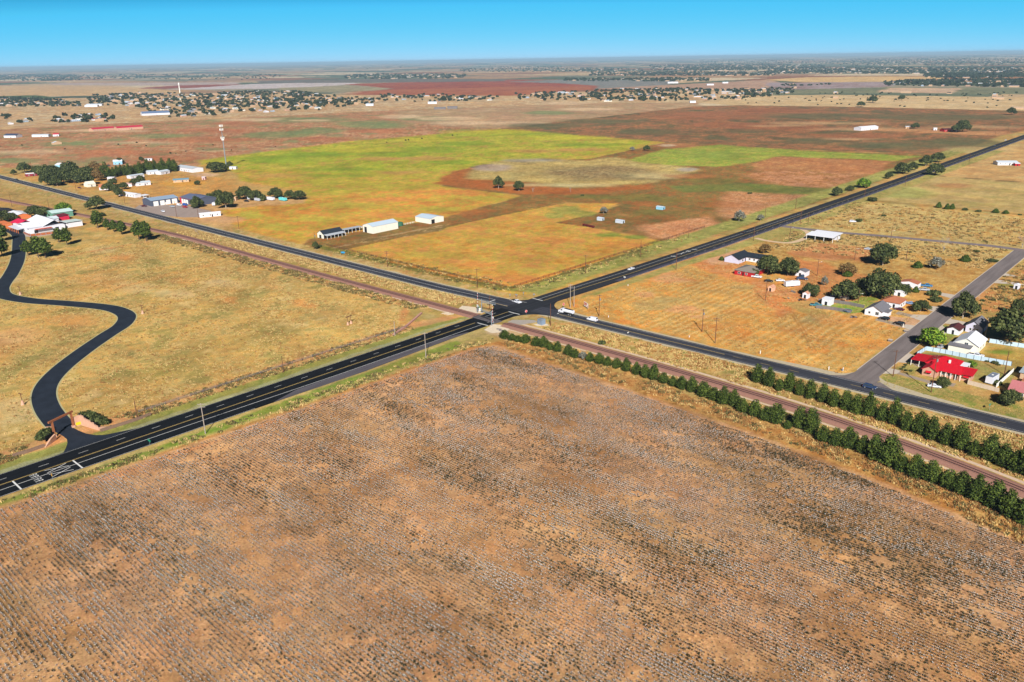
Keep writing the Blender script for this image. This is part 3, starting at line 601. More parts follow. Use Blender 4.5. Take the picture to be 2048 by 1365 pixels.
# railway advance markings: R X R between two bars, in both approach lanes
def glyph_R(cx, cy, w, h, t):      # read by northbound drivers, foot of the letter to the south
    x0, x1 = cx-w/2, cx+w/2; y0, y1 = cy-h/2, cy+h/2; v = h*.5
    rect(x0, x0+t, y0, y1, 0, .0315); rect(x0+t, x1-t*.3, y1-h*.16, y1, 0, .0315); rect(x0+t, x1-t*.3, cy-h*.03, cy+h*.10, 0, .0315)
    rect(x1-t, x1, cy+h*.10, y1-h*.16, 0, .0315)
    mk.quad([(x0+t*1.2,cy-h*.03,.0315),(x0+t*2.2,cy-h*.03,.0315),(x1,y0,.0315),(x1-t,y0,.0315)][::-1], 0)
def cross(cx, cy, w, h, t):
    for s in (1, -1): mk.quad([(cx-s*w/2-t/2,cy-h/2,.0318 if s > 0 else .0332),(cx-s*w/2+t/2,cy-h/2,.0318 if s > 0 else .0332),(cx+s*w/2+t/2,cy+h/2,.0318 if s > 0 else .0332),(cx+s*w/2-t/2,cy+h/2,.0318 if s > 0 else .0332)], 0)
for cx, w in ((2.5, 2.4), (6.4, 2.6)):
    cross(cx, -226.0, w, 6.4, .26); glyph_R(cx-.75, -232.6, .80, 2.2, .15); glyph_R(cx+.75, -232.6, .80, 2.2, .15)
rect(.95, 8.8, -220.8, -220.3, 0, .033); rect(.95, 8.8, -238.4, -237.9, 0, .033)
for cx in (3.4,):
    cross(cx, 152.0, 2.2, 7.0, .28); glyph_R(cx-.8, 159.5, .95, 3, .24); glyph_R(cx+.8, 159.5, .95, 3, .24); rect(1.6, 5.4, 141, 141.7, 0, .033); rect(2.4, 6.2, 166, 166.7, 0, .033)
mk_o = tag(mk.build('road_markings', [MW, MY]), kind='structure')

# ---- railway: bank of ballast, sleepers and two rails
RL = smooth([(-1400,-150),(-1000,-90),(-800,-66),(-625,-55.8),(-470,-40),(-331,-28.9),(-240,-28.6),(-156,-29.2),(-90,-28.8),(-37,-28.2),(10,-28.2),(35,-28.2),(75,-28.4),(115,-29.5),(161,-32.4),(200,-38),(236,-46.8),(275,-60),(330,-82),(400,-112)], 8)
rl_l = [i for i, p in enumerate(RL)]
M_BAL = mat('railway_ballast', A(166, 122, 104), var=.2, scale=2.2, bump=.4)
bed = MB()
for a, b in zip(range(len(RL)-1), range(1, len(RL))):
    prof = [(-4.0, .005), (-2.1, .34), (2.1, .34), (3.6, .005)]
    if -8 < RL[a][0] < 12: continue
    pts = []
    for i in (a, b):
        dd = (Vector(RL[min(i+1, len(RL)-1)])-Vector(RL[max(i-1, 0)])).normalized()
        pts.append([(RL[i][0]-dd.y*o, RL[i][1]+dd.x*o, z) for o, z in prof])
    for k in range(3): bed.quad([pts[0][k], pts[0][k+1], pts[1][k+1], pts[1][k]][::-1])
tag(bed.build('railway_bed', M_BAL), kind='structure')
M_RAIL = mat('rail_steel', A(58, 42, 44), rough=.6, spec=.3, metal=.1, var=.15); M_SLP = mat('timber_sleepers', A(140, 100, 90), var=.2, scale=2)
track = thing('railway_track', 'rusty steel rails on dark sleepers running beside the crossing road', 'railway track', (0, 0, 0))
for s in (-.76, .76):
    rb = MB(); E_ = offset(RL, s-.085), offset(RL, s+.085)
    for i in range(len(RL)-1):
        a, b, c, d = E_[0][i], E_[0][i+1], E_[1][i+1], E_[1][i]
        z0, z1 = (.36, .52) if not (-9 < RL[i][0] < 12) else (.0, .05)
        n = len(rb.v); rb.v += [(*p, z0) for p in (a, b, c, d)]+[(*p, z1) for p in (a, b, c, d)]
        for q_ in ((4,5,6,7)[::-1], (0,1,5,4), (2,3,7,6)): rb.f.append(tuple(n+k for k in q_)); rb.m.append(0)
    rb.build('rail', M_RAIL, track)
sb = MB(); acc = 0
for i in range(len(RL)-1):
    a, b = Vector(RL[i]), Vector(RL[i+1]); L_ = (b-a).length; d = (b-a)/L_; n_ = Vector((-d.y, d.x)); s = acc
    while s < L_:
        c = a+d*s
        if not (-10 < c.x < 13) and -420 < c.x < 300:
            p = [c+n_*1.3+d*.12, c+n_*1.3-d*.12, c-n_*1.3-d*.12, c-n_*1.3+d*.12]; sb.slab([(q_.x, q_.y, .385) for q_ in p], .08)
        s += .60
    acc = s-L_
sb.build('sleepers', M_SLP, track)['kind'] = 'stuff'
# concrete crossing panels and fouled pads beside the line
pan = MB()
for k in range(6): pan.box(-6.6+k*2.75, -6.6+k*2.75+2.6, -30.9, -25.6, .0, .036)
tag(pan.build('crossing_panels', mat('crossing_planks', A(104, 98, 100), var=.15, scale=1)), kind='structure')
sheet('service_track', [(x, -32.3) for x in range(-330, -10, 10)], [(x, -33.4-.3*math.sin(x*.2)) for x in range(-330, -10, 10)], .008, mat('pink_gravel', A(218, 190, 160), var=.15, scale=.8))
rr = [p for p in RL if 14 < p[0] < 330]
sheet('service_track', offset(rr, 4.2), offset(rr, 5.9), .008, MATS['pink_gravel']); sheet('service_track', offset(rr, -5.6), offset(rr, -4.3), .008, MATS['pink_gravel'])
fill('gravel_pad', [(9.4,-32),(13,-30.2),(20,-31.5),(22,-37),(18,-42),(12,-41)], .010, mat('white_gravel', A(232,214,184), var=.1, scale=.8))
fill('gravel_pad', [(-24,-20),(-17,-17.5),(-7,-23),(-10,-25.2),(-22,-24.6)], .010, MATS['white_gravel'])
fill('gravel_pad', [(12,-21),(20,-14.5),(24,-15.5),(20,-24.5),(12.5,-25.3)], .0105, mat('grey_gravel', A(176,166,152), var=.1, scale=.8))
fill('gravel_pad', [(24,-19.5),(29,-15),(31.5,-16.5),(27.5,-20.5)], .0105, MATS['white_gravel'])
# ranch-style loop of sand beside the canopy
sheet('sandy_drive', offset(lp, 2.0), offset(lp, -2.0), .009, M_SND)

# ================================================================== COTTON: plants standing in rows
def cotton_plant(seed, nleaf, nboll, size, tall):
    r = random.Random(seed); mb = MB()
    for i in range(nleaf):
        a = r.uniform(0, 6.28); d = size*math.sqrt(r.random())*.5; z = tall*(.15+.8*r.random()); s = size*r.uniform(.16, .27)
        c = Vector((d*math.cos(a), d*math.sin(a), z)); n = Vector((r.gauss(0, .6), r.gauss(0, .6), 1)).normalized(); u_ = n.orthogonal().normalized()*s; w_ = n.cross(u_)*.8
        mb.quad([c-u_-w_*.5, c+w_, c+u_-w_*.5], 0 if r.random() < .65 else 1)
    for i in range(nboll):
        a = r.uniform(0, 6.28); d = size*math.sqrt(r.random())*.5; z = tall*r.uniform(.45, 1.05); s = .046*r.uniform(.8, 1.25); x, y = d*math.cos(a), d*math.sin(a)
        v = [(x-s,y,z),(x,y-s,z),(x+s,y,z),(x,y+s,z)]
        for k in range(4): mb.quad([v[k], v[(k+1) % 4], (x, y, z+s)], 2)
    mb.tube((0,0,0), (0,0,tall*.7), .02, k=3, mi=1, cap=False)
    return mb
leafm = [mat('cotton_leaf', A(42, 54, 34), var=.3, scale=4), mat('cotton_stalk', A(84, 64, 40), var=.3, scale=4), mat('cotton_boll', (.84, .80, .76), var=.03)]
drym = [mat('dry_cotton_leaf', A(112, 80, 46), var=.3, scale=4), leafm[1], leafm[2]]
srcs = []
for i, (nl, nb, sz, tl, ms) in enumerate([(16,3,.46,.42,leafm),(16,8,.50,.44,leafm),(12,2,.42,.36,drym),(12,6,.44,.38,drym),(20,1,.54,.50,leafm),(9,1,.36,.30,drym)]):
    srcs.append(cotton_plant(40+i, nl, nb, sz, tl).mesh('cotton_plant_kind', ms))
rs = np.random.RandomState(5)
rows = np.arange(-300, -50, 1.016); pp = []
for yrow in rows:
    x = np.arange(12, 300, .36)+rs.uniform(-.12, .12, len(np.arange(12, 300, .36))); pp.append(np.stack([x, np.full(len(x), yrow)+rs.normal(0, .03, len(x))], 1))
pp = np.concatenate(pp)
C2 = [(p[0]+(1.6 if p[0] < 28 else 0), p[1]-(2.2 if p[0] > 28 else 0)) for p in COTTON]
keep = inpoly(pp[:, 0], pp[:, 1], C2); pp = pp[keep]
# keep to the part of the field near the view, and drop seedlings that failed
dv = np.hypot(pp[:, 0]-CAM_XY[0], pp[:, 1]-CAM_XY[1]); ang = np.arctan2(pp[:, 1]-CAM_XY[1], pp[:, 0]-CAM_XY[0])-fa
pp = pp[(dv > 80) & (np.abs(np.arctan2(np.sin(ang), np.cos(ang))) < R(52))]
x, y = pp[:, 0], pp[:, 1]
big = fbm(x*.30, y, 9, 301, 5, .65); fine = fbm(x*.5, y*2, 2.0, 302, 3, .6); mid = fbm(x*.22, y*1.2, 4, 309, 3, .6)
dens = np.clip(.86+(big-.5)*1.0+(fine-.5)*1.0+(mid-.5)*1.3, .22, .98)
bare = sstep(.70, .76, fbm(x*.7, y, 5, 310, 3, .5)); dens = dens*(1-.85*bare)
k = rs.rand(len(x)) < dens; pp = pp[k]; x, y, big = pp[:, 0], pp[:, 1], big[k]
white = fbm(x*.25, y, 7, 303, 5, .65); green = fbm(x*.3, y, 16, 305, 5, .65)+sstep(90, 200, x)*.10-.02
u1 = rs.rand(len(x)); gsel = (green+(u1-.5)*.5) > .47; wsel = (white+(rs.rand(len(x))-.5)*.4) > .52
idx = np.where(gsel, np.where(wsel, 1, np.where(u1 > .5, 0, 4)), np.where(wsel, 3, np.where(u1 > .25, 2, 5))).astype(np.int32)
cm = bpy.data.meshes.new('cotton_rows'); cm.vertices.add(len(pp)); cv = np.zeros((len(pp), 3), np.float32); cv[:, :2] = pp; cm.vertices.foreach_set('co', cv.ravel())
a1 = cm.attributes.new('pick', 'INT', 'POINT'); a1.data.foreach_set('value', idx)
a2 = cm.attributes.new('turn', 'FLOAT', 'POINT'); a2.data.foreach_set('value', rs.uniform(0, 6.28, len(pp)).astype(np.float32))
a3 = cm.attributes.new('size', 'FLOAT', 'POINT'); a3.data.foreach_set('value', (rs.uniform(.7, 1.2, len(pp))*(.8+.5*big)).astype(np.float32))
def scatter_nodes(name, meshes):
    """place one of several small meshes at every point, by the pick / turn / size of the point"""
    g = bpy.data.node_groups.new(name, 'GeometryNodeTree')
    g.interface.new_socket('Geometry', in_out='INPUT', socket_type='NodeSocketGeometry'); g.interface.new_socket('Geometry', in_out='OUTPUT', socket_type='NodeSocketGeometry')
    N = g.nodes; L = g.links; gi = N.new('NodeGroupInput'); go = N.new('NodeGroupOutput')
    join = N.new('GeometryNodeJoinGeometry')
    def attr(n, t):
        a = N.new('GeometryNodeInputNamedAttribute'); a.data_type = t; a.inputs['Name'].default_value = n; return a
    t, s, p = attr('turn', 'FLOAT'), attr('size', 'FLOAT'), attr('pick', 'INT')
    cx = N.new('ShaderNodeCombineXYZ'); L.new(t.outputs['Attribute'], cx.inputs['Z'])
    for i, me_ in enumerate(meshes):
        src = bpy.data.objects.new(name+'_source', me_); oi = N.new('GeometryNodeObjectInfo'); oi.inputs['Object'].default_value = src
        cmp_ = N.new('FunctionNodeCompare'); cmp_.data_type = 'INT'; cmp_.operation = 'EQUAL'; L.new(p.outputs['Attribute'], cmp_.inputs[2]); cmp_.inputs[3].default_value = i
        ip = N.new('GeometryNodeInstanceOnPoints'); L.new(gi.outputs[0], ip.inputs['Points']); L.new(cmp_.outputs[0], ip.inputs['Selection'])
        L.new(oi.outputs['Geometry'], ip.inputs['Instance']); L.new(cx.outputs[0], ip.inputs['Rotation']); L.new(s.outputs['Attribute'], ip.inputs['Scale'])
        L.new(ip.outputs[0], join.inputs[0])
    L.new(join.outputs[0], go.inputs[0]); return g
co_ = link('cotton_plants', cm); md = co_.modifiers.new('rows', 'NODES'); md.node_group = scatter_nodes('cotton_rows', srcs)
tag(co_, 'low rows of cotton plants with open white bolls on orange soil', 'cotton plants', kind='stuff')
# ================================================================== TREES AND SHRUBS
def crown_mesh(name, seed, puffs, n, leaf, mats, up=.35, shell=.55, stretch=1.0):
    """many small leaf clumps spread over and through a set of puffs; puffs = (x, y, z, rx, rz)"""
    r = np.random.RandomState(seed); vol = np.array([p[3]**2*p[4] for p in puffs])**.7; vol /= vol.sum()
    pi = r.choice(len(puffs), n, p=vol); P = np.array(puffs)[pi]
    d = r.normal(size=(n, 3)); d /= np.linalg.norm(d, axis=1)[:, None]; t = shell+(1-shell)*r.rand(n)**.6; t *= 1+r.normal(0, .07, n)
    C = P[:, :3]+d*np.stack([P[:, 3], P[:, 3], P[:, 4]], 1)*t[:, None]
    C[:, 2] = np.maximum(C[:, 2], .08)
    nn = d*.9+r.normal(0, .55, (n, 3)); nn[:, 2] += up; nn /= np.linalg.norm(nn, axis=1)[:, None]
    a = np.cross(nn, r.normal(size=(n, 3))); a /= np.linalg.norm(a, axis=1)[:, None]; b_ = np.cross(nn, a)
    s = leaf*r.uniform(.6, 1.35, n)[:, None]; a = a*s*stretch; b_ = b_*s
    V = np.stack([C-a-b_*.6, C+a*.3-b_, C+a+b_*.5, C-a*.4+b_], 1).reshape(-1, 3).astype(np.float32)
    me = bpy.data.meshes.new(name); me.vertices.add(4*n); me.vertices.foreach_set('co', V.ravel())
    me.loops.add(4*n); me.loops.foreach_set('vertex_index', np.arange(4*n, dtype=np.int32)); me.polygons.add(n)
    me.polygons.foreach_set('loop_start', np.arange(n, dtype=np.int32)*4)
    for m in mats: me.materials.append(m)
    clump = fbm(C[:, 0]*2+P[:, 0], C[:, 1]*2+C[:, 2], 1.3, seed, 2); mi = np.digitize(clump+r.normal(0, .10, n), [.42, .60]).clip(0, len(mats)-1)
    me.polygons.foreach_set('material_index', mi.astype(np.int32)); me.update(calc_edges=True); return me
def leafmat(name, c, var=.25):
    m = mat(name, A(*c), rough=.75, spec=.15, var=var, scale=1.8); b = m.node_tree.nodes['Principled BSDF']
    return m
PINE = [leafmat('pine_dark', (46, 60, 24)), leafmat('pine_mid', (70, 88, 32)), leafmat('pine_light', (98, 112, 44))]
OAK = [leafmat('broadleaf_dark', (52, 60, 34)), leafmat('broadleaf_mid', (74, 84, 44)), leafmat('broadleaf_light', (102, 108, 60))]
ELM = [leafmat('bright_leaf_dark', (64, 88, 30)), leafmat('bright_leaf_mid', (96, 130, 36)), leafmat('bright_leaf_light', (140, 166, 52))]
GRY = [leafmat('grey_leaf_dark', (92, 92, 78)), leafmat('grey_leaf_mid', (124, 124, 108)), leafmat('grey_leaf_light', (158, 156, 140))]
RST = [leafmat('rust_leaf_dark', (96, 70, 40)), leafmat('rust_leaf_mid', (124, 92, 52)), leafmat('rust_leaf_light', (140, 118, 70))]
BARK = mat('bark', A(104, 88, 72), var=.25, scale=3); PALEBARK = mat('pale_bark', A(178, 166, 148), var=.2, scale=3)
def pine_puffs(seed, w, h, base):
    r = random.Random(seed); out = []; k = 6
    for i in range(k):
        f = i/(k-1); z = base+(h-base)*(.12+.80*f); rr = w/2*(math.sin(math.pi*(.27+.62*f))**.6)*r.uniform(.85, 1.05)
        m = 5 if f < .8 else 2
        for j in range(m):
            a = 6.28*j/m+r.uniform(-.5, .5); d = rr*r.uniform(.35, .55); out.append((d*math.cos(a), d*math.sin(a), z+r.uniform(-.3, .3), rr*r.uniform(.45, .6), (h-base)*.13*r.uniform(.9, 1.3)))
        out.append((0, 0, z, rr*.72, (h-base)*.15))
    for j in range(7): a = r.uniform(0, 6.28); f = r.uniform(.1, .85); out.append((math.cos(a)*w*.46*(1-f*.6), math.sin(a)*w*.46*(1-f*.6), base+(h-base)*f, w*r.uniform(.06, .11), h*.05))
    return out
def oak_puffs(seed, w, h, base, n=16, flat=.62):
    r = random.Random(seed); out = []
    for i in range(n):
        a = 6.28*i*.382+r.uniform(-.3, .3); f = math.sqrt((i+.6)/n); d = w/2*f*.74; z = base+(h-base)*(.26+.48*(1-f*f)*r.uniform(.75, 1.15)+r.uniform(-.05, .12)); s = w*r.uniform(.15, .24)
        out.append((d*math.cos(a), d*math.sin(a), z, s, s*flat*1.4))
    return out
def trunk_mesh(seed, h, base, w, limbs, r0, m, name='trunk'):
    r = random.Random(seed); mb = MB(); t = Vector((r.uniform(-.15, .15), r.uniform(-.15, .15), base+(h-base)*.35)); mb.tube((0,0,-.1), t, r0, r0*.6, k=7)
    for i in range(limbs):
        a = 6.28*i/limbs+r.uniform(-.4, .4); s = Vector((0, 0, base*r.uniform(.4, .95))).lerp(t, r.uniform(.1, .7)); e = Vector((math.cos(a)*w*.30, math.sin(a)*w*.30, base+(h-base)*r.uniform(.5, .75)))
        mid_ = s.lerp(e, .5)+Vector((r.uniform(-.3, .3), r.uniform(-.3, .3), .2)); mb.tube(s, mid_, r0*.45, r0*.3, k=5); mb.tube(mid_, e, r0*.3, r0*.10, k=5)
    if h > base+2: mb.tube(t, (t.x, t.y, h*.86), r0*.6, r0*.12, k=5)
    return mb.mesh(name, m)
def bare_mesh(seed, h, w, m, name='branches', depth=4):
    r = random.Random(seed); mb = MB()
    def grow(p, d, L_, rad_, k):
        e = p+d*L_; mb.tube(p, e, rad_, rad_*.6, k=4, cap=False)
        if k == 0: return
        for _ in range(3): grow(e, (d+Vector((r.uniform(-.8, .8), r.uniform(-.8, .8), r.uniform(-.15, .5)))).normalized(), L_*r.uniform(.6, .85), rad_*.6, k-1)
    for _ in range(3): grow(Vector((0, 0, h*.16)), Vector((r.uniform(-.6, .6), r.uniform(-.6, .6), 1)).normalized(), h*.24, .09, depth)
    return mb.mesh(name, m)
# unit-size kinds (10 m wide), several individuals of each; instances share their meshes
TK = {}
for i in range(5): TK['pine', i] = (crown_mesh('pine_crown', 10+i, pine_puffs(i, 10, 14.5, 1.2), 3400, .34, PINE, stretch=.8), trunk_mesh(i, 14, 1.2, 10, 4, .45, BARK))
for i in range(3): TK['parkpine', i] = (crown_mesh('pine_crown', 20+i, [(p[0], p[1], p[2], p[3], p[4]) for p in pine_puffs(i+9, 10, 12.5, 3.6)], 2300, .46, PINE, stretch=.8), trunk_mesh(i+9, 11.5, 4.2, 10, 4, .36, BARK))
for i in range(5): TK['oak', i] = (crown_mesh('tree_crown', 30+i, oak_puffs(i, 10, 8.2, .9), 3400, .30, OAK, shell=.35), trunk_mesh(i+20, 7.2, 1.4, 10, 6, .26, PALEBARK if i % 2 else BARK))
for i in range(2): TK['elm', i] = (crown_mesh('tree_crown', 40+i, oak_puffs(i+7, 10, 8, 1.2, 16, .6), 3000, .32, ELM, shell=.35), trunk_mesh(i+30, 7.6, 1.4, 10, 6, .26, BARK))
for i in range(2): TK['grey', i] = (crown_mesh('tree_crown', 50+i, oak_puffs(i+9, 10, 9.5, .8, 12, .7), 1500, .30, GRY, shell=.3), trunk_mesh(i+40, 9, 1.2, 10, 8, .2, PALEBARK))
for i in range(2): TK['rust', i] = (crown_mesh('tree_crown', 55+i, oak_puffs(i+9, 10, 8, .8, 12, .7), 1700, .32, RST, shell=.3), trunk_mesh(i+44, 7.6, 1.2, 10, 8, .2, BARK))
for i in range(3): TK['bush', i] = (crown_mesh('foliage', 60+i, [(random.Random(i*9+j).uniform(-2.6, 2.6), random.Random(i*9+j+50).uniform(-2.6, 2.6), 2.2, 2.6, 2.0) for j in range(7)], 1300, .5, OAK, shell=.3), None)
for i in range(2): TK['cone', i] = (crown_mesh('foliage', 66+i, [(0, 0, 3.0, 4.6, 3.0), (0, 0, 6.2, 3.4, 3.0), (0, 0, 9, 2.0, 2.6)], 1500, .5, [PINE[1], ELM[0], PINE[2]], shell=.6), trunk_mesh(70+i, 5, 1, 3, 2, .3, BARK))
for i in range(3): TK['dead', i] = (bare_mesh(80+i, 9, 10, PALEBARK), trunk_mesh(80+i, 3.4, 1.2, 4, 4, .22, PALEBARK))
for i in range(5): TK['fartree', i] = (crown_mesh('tree_crown', 90+i, oak_puffs(i+3, 10, 8.0, .8, 9, .7), 330, .85, [OAK[0], OAK[0], OAK[1]], shell=.5), trunk_mesh(95+i, 6, 1.2, 5, 2, .3, BARK))
TREENAME = dict(pine='pine_tree', parkpine='pine_tree', oak='mesquite_tree', elm='elm_tree', grey='grey_tree', rust='rusty_tree', bush='bush', cone='juniper', dead='bare_tree', fartree='distant_tree')
tcount = [0]
def tree(x, y, wide, kind, label, group=None, tall=1.0, var=None):
    tcount[0] += 1; ks = [k for k in TK if k[0] == kind]; crown, trunk = TK[ks[(tcount[0]*7 if var is None else var) % len(ks)]]
    s = wide/10; r = random.Random(tcount[0]); cat = 'bush' if kind == 'bush' else 'tree'
    t = thing(TREENAME[kind], label, cat, (x, y, 0), r.uniform(0, 6.28), group); t.scale = (s, s*r.uniform(.92, 1.08), s*tall*r.uniform(.93, 1.07))
    link('branches' if kind == 'dead' else 'foliage' if kind == 'bush' else 'crown', crown, t)
    if trunk: link('trunk', trunk, t)
    return t
def dist(x, y): return math.sqrt((x-CAM_XY[0])**2+(y-CAM_XY[1])**2+CAM_H**2)
def tree_px(px, py, wpx, kind, label, group=None, tall=1.0):
    x, y = W(px, py); return tree(x, y, wpx*dist(x, y)/FPX*(1.08 if kind == 'pine' else 1.2 if kind == 'parkpine' else .98), kind, label, group, tall)

def ordinal(n): return f"{n}{'th' if 10 <= n % 100 <= 20 else {1:'st',2:'nd',3:'rd'}.get(n % 10, 'th')}"
row1 = [(1009,677,20,.55),(1024,681,19,.5),(1036,684,19,.5),(1050,686,22,.5),(1072,692,22,.6),(1087,695,22,.65),(1101,701,18,.6),(1115,704,20,.75),(1137,711,19,.75),(1150,716,20,.7),(1180,724,19,.7),(1199,728,21,.75),(1215,732,20,.75),(1233,737,20,.75)]
row1 += [(1252,743,20,.85),(1273,750,21,.9),(1290,756,18,.8),(1307,761,21,.9),(1327,767,21,.8),(1345,773,18,.8),(1363,778,23,.85),(1383,785,24,.9),(1406,794,26,.85),(1427,800,22,.8),(1447,809,23,.8),(1467,813,24,.85)]
row1 += [(1480+a/3.606, 700+(b+52)/3.606, w, t) for a, b, w, t in [(15,400,24,.8),(100,430,25,.85),(185,460,22,.8),(260,475,31,.9),(340,515,18,.7),(425,515,30,.9),(510,550,33,.95),(598,610,22,.75),(685,637,28,.9),(780,657,30,.95),(882,697,29,.95),(965,742,28,.95),(1065,777,36,.95),(1165,822,28,.8),(1260,868,31,.95),(1370,902,32,.95),(1490,947,34,.95),(1592,985,29,.9),(1702,1037,35,1.),(1832,1087,34,1.),(1935,1150,36,.9),(2045,1205,38,1.)]]
rv = random.Random(77)
for i, (a, b, w, t) in enumerate(row1):
    w *= rv.uniform(.96, 1.26)
    tree_px(a, b, w, 'pine', f'dark green pine, {ordinal(i+1)} from the highway in the row between cotton and railway', 'pines in the row beside the cotton field', t*rv.uniform(.74, .98))
x_, y_ = W(1166, 720); tree(x_, y_, 4.4, 'grey', 'withered grey tree in the pine row beside the cotton field')
row2 = [(125,185,27,.95),(207,215,27,.9),(280,248,20,.8),(355,250,26,.95),(427,280,22,.95),(502,302,24,.95),(595,327,25,.95),(670,362,26,.9),(760,385,26,.95),(835,412,27,.9),(925,432,29,1.),(1022,462,25,1.),(1107,492,30,1.),(1195,532,26,.9),(1295,562,30,1.),(1380,602,29,.95),(1480,632,31,.95),(1580,672,32,.95),(1683,717,25,.85),(1795,747,36,1.),(1895,792,31,.95),(1995,832,34,.95),(2060,862,34,1.)]
for i, (a, b, w, t) in enumerate(row2):
    tree_px(1480+a/3.606, 700+(b+50)/3.606, w, 'pine', f'upright pine, {ordinal(i+1)} from the left in the row between railway and road', 'pines in the row beside the crossing road', t*rv.uniform(.86, 1.1))
park = [(1115,322,20,'round pine nearest the railway, left end of the four by the track'),(1225,347,14,'small round pine, second of the four by the track'),(1300,367,15,'round pine, third of the four by the track'),(1390,397,17,'round pine with a clear trunk, right end of the four by the track'),
 (1585,455,23,'broad round pine, left one of the close pair near the railway'),(1668,470,22,'broad round pine, right one of the close pair near the railway'),(672,488,17,'round pine, left one of the pair beside the white-roofed compound'),(765,516,19,'taller round pine, right one of the pair beside the white-roofed compound'),
 (322,636,17,'pine at the left of the three beside the driveway top'),(440,658,24,'tallest pine, middle of the three beside the driveway top'),(520,662,24,'wide pine at the right of the three beside the driveway top'),
 (30,470,20,'pine at the frame edge beside the compound forecourt'),(28,642,22,'pine across the driveway from the group of three'),(-20,660,22,'pine cut by the frame left of the driveway')]
for a, b, w, l in park: tree_px(a/5.688, 400+b/5.688, w, 'parkpine', l, 'round pines on the ranch lawn')
